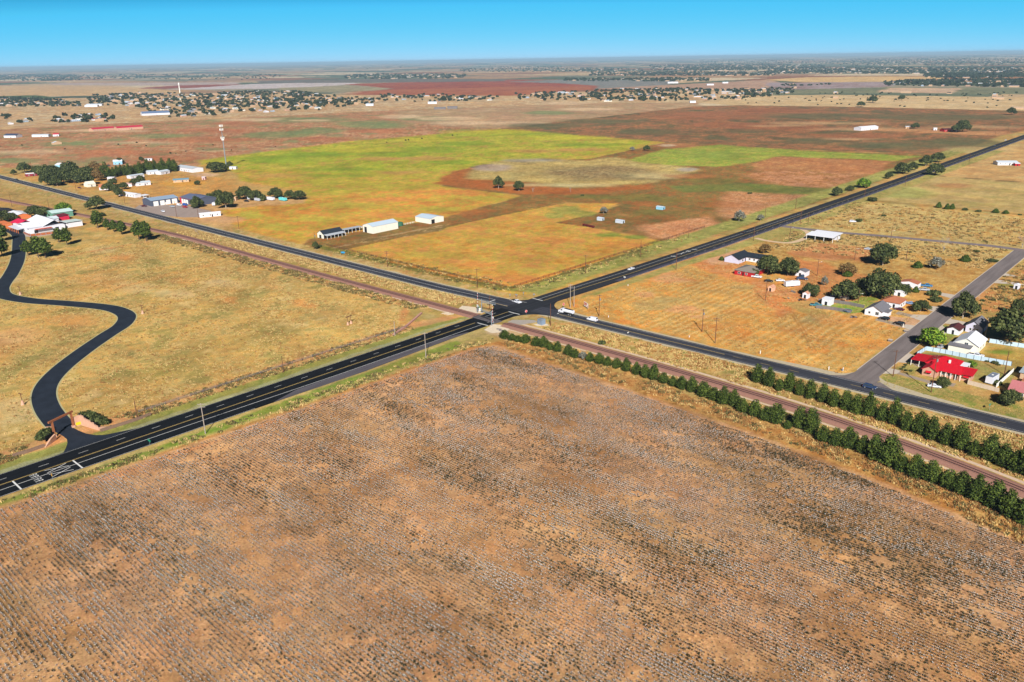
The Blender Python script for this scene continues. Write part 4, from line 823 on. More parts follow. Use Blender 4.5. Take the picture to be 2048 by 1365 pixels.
NT = [
 (1761,595,66,'oak','largest dark spreading mesquite behind the brown-roofed house',.95),(1925,637,50,'oak','open-crowned mesquite leaning over the side street kerb',1.1),(1765,530,52,'oak','wide grey-green mesquite beside the back lane',.95),
 (1835,536,21,'cone','dark cedar in the dry lot, left of two',.5),(1872,539,28,'grey','greyish mesquite in the middle of the dry lot',.9),(1931,523,20,'cone','dark cedar in the dry lot near the street corner',.5),(1983,524,18,'bush','low shrub beside the street near the corner',.6),(1953,505,13,'bush','small shrub near the back lane',.7),
 (1887,502,30,'dead','bare white-limbed tree beside the back lane',1.0),(2044,496,28,'dead','bare tree at the right edge beside the back lane',1.0),
 (1621,592,34,'oak','round mesquite beside the two small sheds',.9),(1691,600,52,'oak','wide dark mesquite behind the fenced lawn',.9),(1732,585,48,'oak','dark mesquite between the two largest yard trees',.8),
 (1535,549,46,'oak','dark tree crowding the grey roof of the red house',1.0),(1575,552,40,'oak','tree overhanging the parked cars right of the red house',1.1),(1508,552,20,'oak','low tree in front of the red house',.9),(1695,553,20,'cone','low cedar below the bare pinkish tree',.45),(1693,550,36,'rust','thin bare pinkish tree on orange soil',.8),
 (1648,572,15,'grey','small forked tree in the junk yard',1.4),(1443,521,12,'cone','clipped round bush beside the white gabled house',.62),(1479,524,14,'oak','small tree against the white gabled house',1.0),(1487,546,11,'cone','cone shaped bush against the red wall',.7),(1530,507,24,'rust','thin brown tree behind the dark-roofed house',1.0),(1452,508,10,'dead','small leafless sapling by the white gabled house',1.2),
 (1861,694,50,'elm','bright green tree shading the side street',.9),(2018,686,78,'oak','huge dark tree behind the white-roofed house',.95),(2034,632,30,'oak','loose tree on the dry lot at the right edge',1.2),(1942,736,17,'elm','small round tree behind the red-roofed house',1.1),(1886,775,26,'oak','small tree on the lawn in front of the red-roofed house',1.0),(2018,810,38,'oak','dark tree on the road verge at lower right',.9),(1995,769,16,'bush','bush beside the parked white camper',1.0),
 (1841,623,36,'oak','flat-topped mesquite shading the blue car',.75),(1870,603,24,'bush','dark bushes by the driveway, nearer one',.8),(1868,591,26,'bush','dark bushes by the driveway, farther one',.8),(1831,585,14,'cone','clipped round evergreen beside the parked pickups',.7),(1805,590,30,'oak','tree over the white sheds behind the brown roof',.9),(1958,601,12,'dead','small bare sapling on the right kerb of the side street',1.2),(1965,603,9,'bush','little shrub at the foot of the bare sapling',1.0),
 (1478,443,26,'grey','silvery tree standing alone beside the highway',.9),(1521,441,14,'grey','small thin tree near the highway verge',1.0),(1674,392,20,'oak','round tree, nearest of the highway line',1.0),(1700,382,17,'oak','low tree, second of the highway line',.7),(1726,376,26,'elm','bright bushy tree, third of the highway line',.9),(1777,358,15,'oak','small round tree, fourth of the highway line',1.0),(1804,348,27,'oak','greyish multi-stemmed tree, fifth of the highway line',1.0),(1825,341,18,'oak','narrow tree, sixth of the highway line',1.0),(1851,332,24,'oak','dark tree, seventh of the highway line',.9),(1874,325,23,'oak','rounded tree, farthest of the highway line',.9),(1870,351,29,'oak','broad tree on the right side of the highway',.9),(1745,403,19,'bush','shrubs on the right highway verge',.9),
 (1877,416,12,'cone','dark juniper, leftmost along the pasture fence',.7),(1894,419,11,'cone','dark juniper, left of the close pair along the fence',.8),(1904,419,11,'cone','dark juniper, right of the close pair along the fence',.8),(1930,421,11,'bush','low juniper, fourth along the pasture fence',.9),(1957,424,11,'bush','low flat juniper, fifth along the pasture fence',.7),(1991,426,13,'cone','dark juniper, sixth along the pasture fence',.5),(2011,428,12,'cone','dark juniper, seventh along the pasture fence',.5),(2040,431,6,'bush','tiny juniper at the right end of the fence',.9),(1717,444,15,'bush','lone bush beside the white wreck in dry grass',.8),(1767,433,9,'bush','tiny bush in the dry grass field',.8),(1204,688,18,'bush','green bush between railway and road',.8),
 (997,377,22,'oak','grey-green tree, left of two beside the dry pond',1.25),(1038,382,22,'oak','grey-green tree, right of two beside the dry pond',1.25),(1264,302,10,'grey','thin small tree at the yellow field corner',1.0),(1293,302,13,'oak','round dark tree near the yellow field corner',1.0),(1207,427,18,'grey','small umbrella tree near the silver sheds',.9),(1066,385,14,'dead','bare white stump tree, left below the pond',.9),(1141,385,14,'dead','bare white stump tree, right below the pond',.9),(1165,392,8,'bush','dark clump on the pond pasture',.8),(1500,388,9,'bush','dark little bush in the green strip',.8),
 (631,499,14,'oak','dark small tree at the barn lane entrance',1.5),(640,494,9,'bush','low bush beside the barn lane entrance',.9),(397,471,20,'dead','leafless tree between road and railway',.8),
 (432,345,34,'oak','bushy trees left of the mobile mast, nearer one',.75),(445,343,24,'oak','bushy tree at the foot of the mobile mast',.9),(460,335,14,'oak','dark tree right behind the mobile mast',1.0),(394,416,26,'oak','tree right behind the dark metal garages',1.0),(390,417.5,13,'oak','little tree in front of the dark metal garage end',.9),(421,403,18,'oak','tree behind the white mobile homes, left',1.0),(437,402,26,'oak','tree behind the white mobile homes, middle',1.0),(456,403,24,'oak','tree behind the white mobile homes, right',1.0),(452,416,38,'oak','broad tree overhanging the lane by the mobile homes',.9),
 (490,399,32,'oak','tall dark tree left of the grey quonset trailers',1.0),(474,399,16,'bush','dark bush beside the small tan shed',1.2),(512,401,26,'oak','tree behind the grey trailers',.9),(525,402,20,'bush','bush right of the grey trailers',1.2),(552,397,30,'oak','tree behind the white and teal trailers',.8),(580,399,24,'oak','dark tree, left of the end pair by the trailers',1.0),(599,400,28,'oak','dark tree, right of the end pair by the trailers',.8),(395,370,12,'oak','small round tree in the orange lot',.9),
 (194,419,36,'oak','big dark tree hanging over the crossing road',.8),(28,350,10,'oak','small tree at the far left beside the road',1.0),(50,346,24,'oak','dark tree, left of two behind the maroon shed',.9),(76,351,20,'oak','dark tree, right of two behind the maroon shed',1.0),(283,323,10,'oak','small dark tree in the orange pasture',1.1),(240,328,16,'oak','tree behind the pale blue barn',.8),(122,330,22,'dead','bare grey thicket behind the blue barn',.5),
 (70,434,30,'oak','dark tree behind the compound, left of two',.8),(90,434,28,'oak','dark tree behind the compound, right of two',.8),(128,426,28,'elm','green tree behind the green-walled barn',.9),(4,444,28,'oak','dark tree over the orange adobe wall',.9),(24,442,22,'oak','second tree over the orange adobe wall',.8),
 (1912,265,18,'oak','dark tree left of the ranch house roof',1.0),(1925,264,24,'oak','grey tree right of the ranch house roof',1.0),(1830,258,14,'oak','tree over the small white shed in the brown field',.9),(2022,230,17,'oak','dark tree on the pale pasture near the right edge',.9),(1745,206,20,'oak','trees in the pale pasture, middle clump',.7),(1722,214,16,'oak','trees in the pale pasture, lower clump',.8),(1803,201,12,'oak','round tree in the pale pasture',1.0),(1515,193,8,'oak','small tree beside the far lane',.9),
 (205,433,12,'oak','small shrub tree beside the railway cutting',.8),
]
for a, b, w, k, l, t in NT: tree_px(a, b, w, k, l, None, t)
# evergreen grove and hedge line of the west settlement
rg = random.Random(8)
for i in range(26):
    f = i/25; a = 88+118*rg.random(); b = 352+22*rg.random()-(a-88)*.02
    tree_px(a, b, rg.uniform(20, 30), 'rust' if a > 180 and rg.random() < .5 else 'oak', f'dark tree, {ordinal(i+1)} counted through the dense grove beside the crossing road', 'dense grove beside the crossing road', rg.uniform(.9, 1.3))
for i in range(20):
    a = 205+i*7.6; tree_px(a, 356-i*.72+rg.uniform(-1.5, 1.5), rg.uniform(11, 15), 'pine', f'dark cedar, {ordinal(i+1)} from the left in the shelter belt behind the white houses', 'cedars of the shelter belt', rg.uniform(.8, 1.1))
for i, (a, b) in enumerate([(214,383),(222,380),(230,384),(236,390),(241,394),(248,379),(270,372),(282,366),(226,372)]):
    tree_px(a, b, 17, 'oak', f'grey-green garden tree among the small white houses, {ordinal(sorted([214,222,230,236,241,248,270,282,226]).index(a)+1)} from the left', 'garden trees among the small white houses', 1.0)
# low garden shrubs of the near lots
for i, (a, b) in enumerate([(620,792),(572,842),(600,818),(626,857),(684,864),(655,770)]):
    x_, y_ = W(1708+a/6.023, 600+b/6.023); tree(x_, y_, 1.5, 'bush', 'small clipped shrub on the lawn beside the red carport, '+['nearest the carport','lowest left','middle left','lower middle','lower right','upper right'][i], 'clipped shrubs beside the red carport')
for i, (a, b, w, l) in enumerate([(1600,750,1.8,'left'),(1690,770,2.6,'middle'),(1740,790,1.6,'right')]):
    x_, y_ = W(1708+a/6.023, 600+b/6.023); tree(x_, y_, w, 'bush', f'dark bush against the pale blue fence, {l} of three')
for a, b, w, l in [(1260,330,5.2,'left'),(1400,370,5.4,'second'),(1540,420,5.0,'third'),(1700,480,4.6,'right')]:
    x_, y_ = W(60+a/11.378, 800+(b+70)/11.378); tree(x_, y_, w, 'bush', f'green bush behind the stepped pink wall, {l} of four')
x_, y_ = W(87, 877); tree(x_, y_, 5.6, 'bush', 'green bush left of the timber gateway'); x_, y_ = W(92, 869); tree(x_, y_, 4.6, 'bush', 'second green bush left of the timber gateway')

# loose grass and weeds, too many to count
def tuft(seed, n, s, h, mats_):
    r = random.Random(seed); mb = MB()
    for i in range(n):
        a = r.uniform(0, 6.28); c = Vector((r.gauss(0, s*.35), r.gauss(0, s*.35), 0)); e = c+Vector((math.cos(a)*s*.3, math.sin(a)*s*.3, h*r.uniform(.6, 1.1))); w_ = Vector((-math.sin(a), math.cos(a), 0))*s*.13
        mb.quad([c-w_, c+w_, e+w_*.4, e-w_*.4], 0 if r.random() < .7 else 1)
    return mb.mesh('tuft', mats_)
STRAW = [mat('straw_grass', A(216, 184, 118), var=.2, scale=2), mat('straw_dark', A(168, 140, 80), var=.2, scale=2)]; GREENG = [mat('green_grass', A(112, 128, 56), var=.2, scale=2), STRAW[0]]; RUSTG = [mat('rust_grass', A(156, 108, 60), var=.2, scale=2), STRAW[1]]; WEED = [mat('dark_weed', A(104, 104, 58), var=.25, scale=3), mat('brown_weed', A(110, 84, 52), var=.25, scale=3)]  # two straw tones, a paler and a browner, mixed at random between blades
tufts = [tuft(1, 12, .9, .40, STRAW), tuft(2, 14, .8, .32, GREENG), tuft(3, 12, .9, .42, RUSTG), tuft(4, 16, 1.1, .5, WEED)]
def scatter(name, label, regions, seed):
    rs = np.random.RandomState(seed); P_ = []; K_ = []; S_ = []
    for P, n, ks, sz in regions:
        xs_ = [p[0] for p in P]; ys_ = [p[1] for p in P]; q = np.stack([rs.uniform(min(xs_), max(xs_), n*2), rs.uniform(min(ys_), max(ys_), n*2)], 1)
        q = q[inpoly(q[:, 0], q[:, 1], P)]
        px_, py_ = q[:, 0], q[:, 1]; ok = ~((px_ > np.interp(py_, [p[0] for p in HWL], [p[1] for p in HWL])-1) & (px_ < np.interp(py_, [p[0] for p in HWR], [p[1] for p in HWR])+1))
        ok &= np.abs(py_-np.interp(px_, [p[0] for p in XC], [p[1] for p in XC])) > 7.2; ok &= ~((px_ > 161.5) & (px_ < 174) & (py_ > 4)); ok &= pdist(px_, py_, dp, False) > 5.4; ok &= pdist(px_, py_, RL, False) > 4.4
        ok &= pdist(px_, py_, lane, False) > 4.5; ok &= pdist(px_, py_, lp, False) > 3; ok &= ~inpoly(px_, py_, [(-30,-205),(-7,-185),(-6,-236),(-30,-222)]); ok &= ~((px_ > 172) & (px_ < 215) & (py_ > 21) & (py_ < 115))
        q = q[ok]; f = fbm(q[:, 0], q[:, 1], 7, seed, 3); q = q[rs.rand(len(q)) < np.clip((f-.32)*3, .05, 1)][:n]
        P_.append(q); K_.append(rs.choice(ks, len(q))); S_.append(rs.uniform(.6, 1.3, len(q))*sz)
    P_ = np.concatenate(P_); K_ = np.concatenate(K_).astype(np.int32); S_ = np.concatenate(S_).astype(np.float32)
    m_ = bpy.data.meshes.new(name); m_.vertices.add(len(P_)); v = np.zeros((len(P_), 3), np.float32); v[:, :2] = P_; m_.vertices.foreach_set('co', v.ravel())
    m_.attributes.new('pick', 'INT', 'POINT').data.foreach_set('value', K_); m_.attributes.new('turn', 'FLOAT', 'POINT').data.foreach_set('value', rs.uniform(0, 6.28, len(P_)).astype(np.float32)); m_.attributes.new('size', 'FLOAT', 'POINT').data.foreach_set('value', S_)
    o = link(name, m_); o.modifiers.new('scatter', 'NODES').node_group = scatter_nodes(name, tufts); return tag(o, label, 'grass', kind='stuff')
scatter('verge_grass', 'dry straw and green grass tufts along the roads, railway and cotton edge', [
  ([(15,-250),(20,-174),(25,-60),(29,-48),(24,-46),(18,-62),(13.5,-174),(11.5,-250)], 2600, [0,1,1,3], 1.1),
  ([(28,-42),(60,-42),(110,-45),(200,-53),(260,-70),(260,-84),(199,-64),(150,-58),(60,-52),(31,-51)], 9000, [2,2,0,2,3], 1.1),
  ([(28,-33),(110,-34),(200,-43),(262,-60),(262,-68),(200,-50),(110,-42),(28,-40)], 3500, [0,0,2,1], 1.2),
  ([(30,-22),(110,-24),(165,-27),(240,-40),(300,-60),(300,-20),(240,-6),(110,-6),(40,-8)], 11000, [0,0,1,2,2], 1.2),
  ([(-24,-22),(-330,-24),(-330,-10),(-24,-9)], 9000, [0,0,1,2], 1.3), ([(-34,-33),(-330,-34),(-330,-44),(-40,-42)], 5000, [0,1,2,3], 1.2),
  ([(-23,-260),(-23,-60),(-14,-60),(-14,-260)], 2500, [2,3,0,1], .9),
  ([(-180,10),(-30,10),(-14,26),(-14,200),(-26,200),(-27,30),(-180,22)], 5000, [1,3,1,2,0], 1.2)], 7)
scatter('pasture_grass', 'dry grass clumps and low weeds across the open lots and pastures', [
  ([(-24,-60),(-24,-260),(-200,-300),(-330,-160),(-330,-50),(-40,-45)], 26000, [0,0,1,2], .75),
  ([(14,286),(150,302),(300,306),(340,400),(20,412)], 7000, [0,0,0,2,2,1,3], 1.2), ([(40,200),(160,225),(160,292),(100,284),(60,276),(30,262)], 4500, [0,2,0,0,3], 1.1),
  ([(24,12),(160,10),(160,130),(100,150),(30,200)], 9000, [0,2,1], .6), ([(174,120),(260,120),(260,290),(174,290)], 4000, [0,2,1,3], 1.2), ([(174,-4),(260,-8),(260,26),(174,28)], 1500, [1,1,1,0], .5)], 9)
# ================================================================== BUILDINGS
GLASS = mat('window_glass', (.03, .045, .06), rough=.12, spec=.6, var=.1); DARK = mat('dark_opening', (.012, .012, .014), rough=.9, var=.2)
WHT = mat('white_trim', (.80, .80, .78), rough=.6, var=.05, scale=1)
def wallm(name, c, **k): return mat(name, A(*c), rough=.85, var=k.pop('var', .07), scale=k.pop('scale', .8), **k)
def roofm(name, c, **k): return mat(name, A(*c), rough=k.pop('rough', .6), var=k.pop('var', .10), scale=k.pop('scale', 1.2), **k)
def gable(mb, x0, x1, y0, y1, h, rh, ax, ov=.45, th=.14, mi=0):
    """two roof planes; ax is the direction of the ridge"""
    if ax == 'x':
        ym = (y0+y1)/2; s = rh/((y1-y0)/2); zl = h-ov*s
        mb.slab([(x0-ov,y0-ov,zl+th),(x1+ov,y0-ov,zl+th),(x1+ov,ym,h+rh+th),(x0-ov,ym,h+rh+th)], th, mi)
        mb.slab([(x0-ov,ym,h+rh+th),(x1+ov,ym,h+rh+th),(x1+ov,y1+ov,zl+th),(x0-ov,y1+ov,zl+th)], th, mi)
    else:
        xm = (x0+x1)/2; s = rh/((x1-x0)/2); zl = h-ov*s
        mb.slab([(x0-ov,y1+ov,zl+th),(x0-ov,y0-ov,zl+th),(xm,y0-ov,h+rh+th),(xm,y1+ov,h+rh+th)], th, mi)
        mb.slab([(xm,y1+ov,h+rh+th),(xm,y0-ov,h+rh+th),(x1+ov,y0-ov,zl+th),(x1+ov,y1+ov,zl+th)], th, mi)
def hip(mb, x0, x1, y0, y1, h, rh, ov=.5, mi=0):
    x0 -= ov; x1 += ov; y0 -= ov; y1 += ov; lx, ly = x1-x0, y1-y0
    if lx >= ly: a, b = (x0+ly/2, (y0+y1)/2), (x1-ly/2, (y0+y1)/2)
    else: a, b = ((x0+x1)/2, y0+lx/2), ((x0+x1)/2, y1-lx/2)
    z = h+rh; A_, B_ = (*a, z), (*b, z); c = [(x0,y0,h),(x1,y0,h),(x1,y1,h),(x0,y1,h)]
    if lx >= ly: fs = [(c[0],c[1],B_,A_),(c[1],c[2],B_),(c[2],c[3],A_,B_),(c[3],c[0],A_)]
    else: fs = [(c[0],c[1],A_),(c[1],c[2],B_,A_),(c[2],c[3],B_),(c[3],c[0],A_,B_)]
    for f in fs: mb.quad(f, mi)
    mb.quad([(p[0], p[1], h-.16) for p in c][::-1], mi)
    for i in range(4): j = (i+1) % 4; mb.quad([(c[i][0],c[i][1],h-.16),(c[j][0],c[j][1],h-.16),c[j],c[i]], mi)
def walls(mb, x0, x1, y0, y1, h, rh=0, ax=None, mi=0):
    if not ax or not rh: mb.box(x0, x1, y0, y1, 0, h, mi)
    elif ax == 'x': 
        n = len(mb.v); pr = [(y0,0),(y1,0),(y1,h),((y0+y1)/2,h+rh),(y0,h)]
        mb.v += [(x0,a,b) for a, b in pr]+[(x1,a,b) for a, b in pr]; mb.f += [tuple(n+i for i in (4,3,2,1,0)), tuple(n+5+i for i in range(5))]; mb.m += [mi]*2
        for i in range(5): j = (i+1) % 5; mb.f.append((n+i, n+j, n+5+j, n+5+i)); mb.m.append(mi)
    else: mb.prism([(x0,0),(x1,0),(x1,h),((x0+x1)/2,h+rh),(x0,h)], y0, y1, mi)
def panel(side, x0, x1, y0, y1, u, z, w, h, out, th, mb, mi=0):
    """a plate standing th proud of a wall; u along the wall from its left end seen from outside"""
    if side == 'S': mb.box(x0+u-w/2, x0+u+w/2, y0-out-th, y0-out, z, z+h, mi)
    elif side == 'N': mb.box(x1-u-w/2, x1-u+w/2, y1+out, y1+out+th, z, z+h, mi)
    elif side == 'E': mb.box(x1+out, x1+out+th, y0+u-w/2, y0+u+w/2, z, z+h, mi)
    else: mb.box(x0-out-th, x0-out, y1-u-w/2, y1-u+w/2, z, z+h, mi)
def windows(t, B, specs, frame=None):
    x0, x1, y0, y1 = B
    for s_, u, z, w, h in specs:
        m1 = MB(); panel(s_, *B, u, z-.07, w+.2, h+.14, .0, .05, m1); f = m1.build('window', frame or WHT, t)
        m2 = MB(); n = 2 if w > 1.0 else 1
        for k in range(n): panel(s_, *B, u-w/2+(k+.5)*w/n, z, w/n-.06, h, .052, .012, m2)
        m2.build('pane', GLASS, f)
def doors(t, B, specs, m=None, name='door'):
    for s_, u, z, w, h in specs:
        m1 = MB(); panel(s_, *B, u, z, w, h, .0, .06, m1); d = m1.build(name, m or DARK, t)
def building(name, label, cat, B, h, rh=1.6, kind='gable', ax='x', wm=None, rm=None, win=(), door=(), gdoor=(), ov=.45, rz=0, group=None, loc=None):
    """B = x0, x1, y0, y1 footprint in the road-aligned plan"""
    cx, cy = (B[0]+B[1])/2, (B[2]+B[3])/2
    t = thing(name, label, cat, (cx, cy, 0) if loc is None else loc, rz, group)
    b = (B[0]-cx, B[1]-cx, B[2]-cy, B[3]-cy); w = MB(); r = MB()
    walls(w, *b, h, rh if kind == 'gable' else 0, ax); w.build('wall', wm, t)
    if kind == 'gable': gable(r, *b, h, rh, ax, ov)
    elif kind == 'hip': hip(r, *b, h+.17, rh, ov)
    elif kind == 'shed': r.slab([(b[0]-ov,b[2]-ov,h+.25),(b[1]+ov,b[2]-ov,h+.25),(b[1]+ov,b[3]+ov,h+.25+rh),(b[0]-ov,b[3]+ov,h+.25+rh)], .15) if ax == 'x' else r.slab([(b[0]-ov,b[2]-ov,h+.25),(b[1]+ov,b[2]-ov,h+.25+rh),(b[1]+ov,b[3]+ov,h+.25+rh),(b[0]-ov,b[3]+ov,h+.25)], .15)
    else: r.box(b[0]-ov, b[1]+ov, b[2]-ov, b[3]+ov, h+.003, h+.2)
    r.build('roof', rm, t); windows(t, b, win); doors(t, b, door)
    doors(t, b, gdoor, WHT, 'garage_door')
    return t, b
RED = roofm('red_metal_roof', (206, 24, 42), streak=(3, .3, 1), var=.18); SILV = roofm('silver_metal_roof', (206, 216, 222), var=.06, streak=(3, .3, 1)); WROOF = roofm('white_metal_roof', (240, 242, 246), var=.04)
GREY = roofm('grey_shingles', (124, 122, 126), scale=3); DGREY = roofm('dark_shingles', (44, 52, 60), scale=3); TAN = roofm('taupe_shingles', (146, 136, 124), scale=3); BRN = roofm('brown_shingles', (186, 116, 84), scale=3); MAR = roofm('maroon_shingles', (92, 48, 50), scale=3)
BRICK = wallm('tan_brick', (206, 158, 132), var=.16, scale=3); WSID = wallm('white_siding', (236, 236, 238)); CRM = wallm('cream_metal_wall', (246, 242, 222), streak=(3, 3, .2)); REDW = wallm('red_boards', (186, 30, 38)); LILW = wallm('pale_lilac_wall', (214, 212, 228)); PINKW = wallm('pink_stucco', (214, 168, 138), var=.1); BLUW = wallm('pale_blue_metal', (150, 206, 226)); GRNW = wallm('green_metal_wall', (110, 160, 136)); CHAR = wallm('charcoal_metal', (86, 92, 108)); ADOBE = wallm('orange_adobe', (226, 128, 74), var=.12); TANW = wallm('tan_wall', (214, 178, 140))

# --- brick house with the red metal roof
t = thing('brick_house', 'brick house under a bright red metal roof with carport and white porch posts', 'house', (190, 37, 0))
ox, oy = 190, 37; w = MB(); r = MB()
def L4(a, b, c, d): return (a-ox, b-ox, c-oy, d-oy)
walls(w, *L4(184.2, 189.3, 29.6, 37.0), 2.7, 1.5, 'y'); walls(w, *L4(189.32, 197.0, 32.6, 40.0), 2.7); w.box(183.4-ox, 194.2-ox, 37.02-oy, 47-oy, 0, 2.72); w.box(197.02-ox, 200.6-ox, 33.4-oy, 38.6-oy, 0, 2.5)
w.build('wall', BRICK, t)
gable(r, *L4(184.2, 189.3, 29.6, 36.0), 2.72, 1.5, 'y', .5); gable(r, *L4(186.4, 197.0, 32.0, 40.6), 2.76, 1.75, 'x', .5); hip(r, *L4(183.6, 194.0, 36.6, 47.2), 3.0, 2.6, .5); r.slab([(196.9-ox,32.4-oy,2.85),(201.3-ox,32.4-oy,2.85),(201.3-ox,39.6-oy,3.6),(196.9-ox,39.6-oy,3.6)], .14)
r.slab([(177.4-ox,37.6-oy,2.7),(184.0-ox,37.6-oy,2.95),(184.0-ox,46.8-oy,2.95),(177.4-ox,46.8-oy,2.7)], .16); r.build('roof', RED, t)
p = MB(); p.slab([(192.6-ox,40.7-oy,2.62),(196.9-ox,40.7-oy,2.62),(196.9-ox,48-oy,2.5),(192.6-ox,48-oy,2.5)], .1); p.build('patio_cover', WROOF, t)
for a, b in ((177.6,37.9),(180.6,37.9),(177.6,46.5),(181,46.5),(190.5,31.75),(192.2,31.75),(193.9,31.75),(195.6,31.75),(197.3,31.75),(196.6,47.7),(192.8,47.7)): q = MB(); q.box(a-ox-.09, a-ox+.09, b-oy-.09, b-oy+.09, 0, 2.55); q.build('post', WHT, t)
windows(t, L4(184.2,189.3,29.6,37), [('S',2.4,.9,1.5,1.1)]); windows(t, L4(189.32,197,32.6,40), [('S',1.6,.9,1.5,1.2),('S',4,.9,1.5,1.2)]); doors(t, L4(189.32,197,32.6,40), [('S',6.2,0,1,2.1)])
aw = MB()
for a in (186.6, 199.0): 
    yb = 29.5 if a < 190 else 33.3
    aw.slab([(a-1-ox,yb-.9-oy,1.75),(a+1-ox,yb-.9-oy,1.75),(a+1-ox,yb-.02-oy,2.3),(a-1-ox,yb-.02-oy,2.3)], .06)
aw.build('awning', RED, t)
ch = MB(); ch.box(191-ox,191.7-ox,38.2-oy,38.9-oy,4.1,5.3); ch.build('chimney', WHT, t)
# --- white metal roofed house with the low addition
t, b = building('metal_roof_house', 'cream house with a white metal gable roof inside the pale blue fence', 'house', (185.2, 194.6, 69.2, 82.0), 3.2, 2.6, 'gable', 'y', CRM, WROOF, win=[('E',4,1,1.2,1.1),('E',8,1,1.2,1.1),('S',4.7,3.0,1.4,.9)])
r = MB(); w = MB(); w.box(b[0]-1.2, b[1]-2.4, b[2]-3.6, b[2]-.02, 0, 2.7); w.build('wall', CRM, t); r.slab([(b[0]-1.6,b[2]-4.0,2.8),(b[1]-2.0,b[2]-4.0,2.8),(b[1]-2.0,b[2]-.01,3.1),(b[0]-1.6,b[2]-.01,3.1)], .14); r.build('roof', GREY, t)
# --- the rest of the near houses
building('small_garage', 'small white garage with a maroon shingle roof near the side street', 'garage', (177.2, 182.2, 89.4, 96.6), 2.5, 1.1, 'gable', 'y', WSID, MAR, door=[('S',2.5,0,.9,2.0)])
t, b = building('gabled_house', 'pale lilac house with a tall grey gable roof beside the dark tree', 'house', (182.8, 189.4, 97.4, 108.6), 3.0, 2.4, 'gable', 'y', LILW, GREY, win=[('S',2.0,1,.9,1.1),('S',4.6,1,.9,1.1),('S',3.3,3.1,.8,.7)], door=[('E',3,0,1,2.1)])
t, b = building('white_house', 'white gabled house with grey shingles facing the mown field', 'house', (139.0, 146.9, 94.6, 106.5), 2.8, 2.2, 'gable', 'y', WSID, GREY, win=[('S',5.8,.8,1.6,1.5),('S',2.2,1.0,1.0,1.0),('E',3,.9,1.4,1.2)], door=[('E',6,0,1,2.1)])
w = MB(); w.box(b[1]+.02, b[1]+2.2, b[2]+2, b[2]+7, 0, 2.4); w.build('wall', WSID, t); r = MB(); r.slab([(b[1]-.2,b[2]+1.6,2.75),(b[1]+2.7,b[2]+1.6,2.55),(b[1]+2.7,b[2]+7.4,2.55),(b[1]-.2,b[2]+7.4,2.75)], .14); r.build('roof', GREY, t)
building('brown_roof_house', 'low house with a rusty brown shingle roof under the largest tree', 'house', (140.4, 149.0, 113.6, 123.4), 2.8, 2.1, 'hip', 'x', WSID, BRN, win=[('S',3,.9,1.4,1.1),('E',3,.9,1.4,1.1),('E',6.5,.9,1.4,1.1)], door=[('S',6,0,1,2.1)])
x_, y_ = W(1497, 552); building('red_house', 'bright red board house with a taupe hip roof beside the dirt yard', 'house', (x_-7.8, x_+4.0, y_-2.2, y_+12.5), 2.7, 1.9, 'hip', 'x', REDW, TAN, win=[('S',3,.9,1.6,1.1),('S',7.4,.9,1.2,1.1),('E',4,.9,1.4,1.1)], door=[('S',5.4,0,.9,2.1)])
x_, y_ = W(1462, 526); building('white_gabled_house', 'white house with a black gable roof at the left of the dirt yard', 'house', (x_-4.5, x_+5.0, y_, y_+16), 2.8, 2.3, 'gable', 'y', LILW, DGREY, win=[('E',5,.9,1.2,1.1)], door=[('E',9,0,1,2.1)])
x_, y_ = W(1508, 524); building('long_white_house', 'long white house with a black roof half hidden by dark trees', 'house', (x_-5.5, x_+9, y_-1, y_+7.5), 2.7, 1.8, 'gable', 'x', WSID, DGREY, win=[('S',3,.9,1.2,1.1),('S',6,.9,1.2,1.1),('E',4,.9,1.2,1.1)])
# open canopy by the back lane
ca, cb = W(1614, 481), W(1662, 485)
t = thing('metal_canopy', 'long open white metal canopy on posts beside the back lane', 'canopy', ((ca[0]+cb[0])/2, (ca[1]+cb[1])/2+5, 0)); r = MB(); r.slab([(-9.5,-5,3.5),(9.5,-5,3.5),(9.5,5,4.3),(-9.5,5,4.3)], .25); r.slab([(-8,5.01,4.2),(10,5.01,4.2),(10,10.5,4.5),(-8,10.5,4.5)], .25); r.build('roof', WROOF, t)
for a in (-9, -3, 3, 9):
    for b_ in (-4.6, 4.6): q = MB(); q.box(a-.12, a+.12, b_-.12, b_+.12, 0, 3.6 if b_ < 0 else 3.95); q.build('post', WHT, t)
q = MB(); q.box(4.5, 8.5, 5.2, 10, 0, 3.9); q.build('store_room', WSID, t)
# --- barns of the yellow field
building('horse_barn', 'white barn with a black roof and an open lean-to, nearest the lane entrance', 'barn', (-228, -220.5, 33, 50), 3.2, 2.2, 'gable', 'y', CRM, roofm('black_metal_roof', (48, 56, 66)), door=[('S',3.6,0,2.6,2.4)], ov=.3)
t = thing('open_shed', 'grey lean-to stable on posts along the white barn', 'shed', (-218.4, 41.5, 0)); r = MB(); r.slab([(-2.05,-8.5,3.05),(2.2,-8.5,2.5),(2.2,8.5,2.5),(-2.05,8.5,3.05)], .12); r.build('roof', roofm('dull_metal', (190, 196, 200)), t); q = MB(); q.box(-1.95, -1.7, -8.3, 8.3, 0, 2.7); q.build('back_wall', DARK, t)
for k in range(6): q = MB(); q.box(1.8, 2.0, -8.2+k*3.24, -8.0+k*3.24, 0, 2.4); q.build('post', WHT, t)
x_, y_ = W(704, 464); t = thing('cattle_shed', 'flat open cattle shed on posts behind the black-roofed barn', 'shed', (x_, y_, 0)); r = MB(); r.slab([(-4,-9,2.7),(3,-9,3.1),(3,9,3.1),(-4,9,2.7)], .12); r.build('roof', MATS['dull_metal'], t); q = MB(); q.box(-3.8,-3.5,-8.8,8.8,0,2.5); q.build('back_wall', DARK, t)
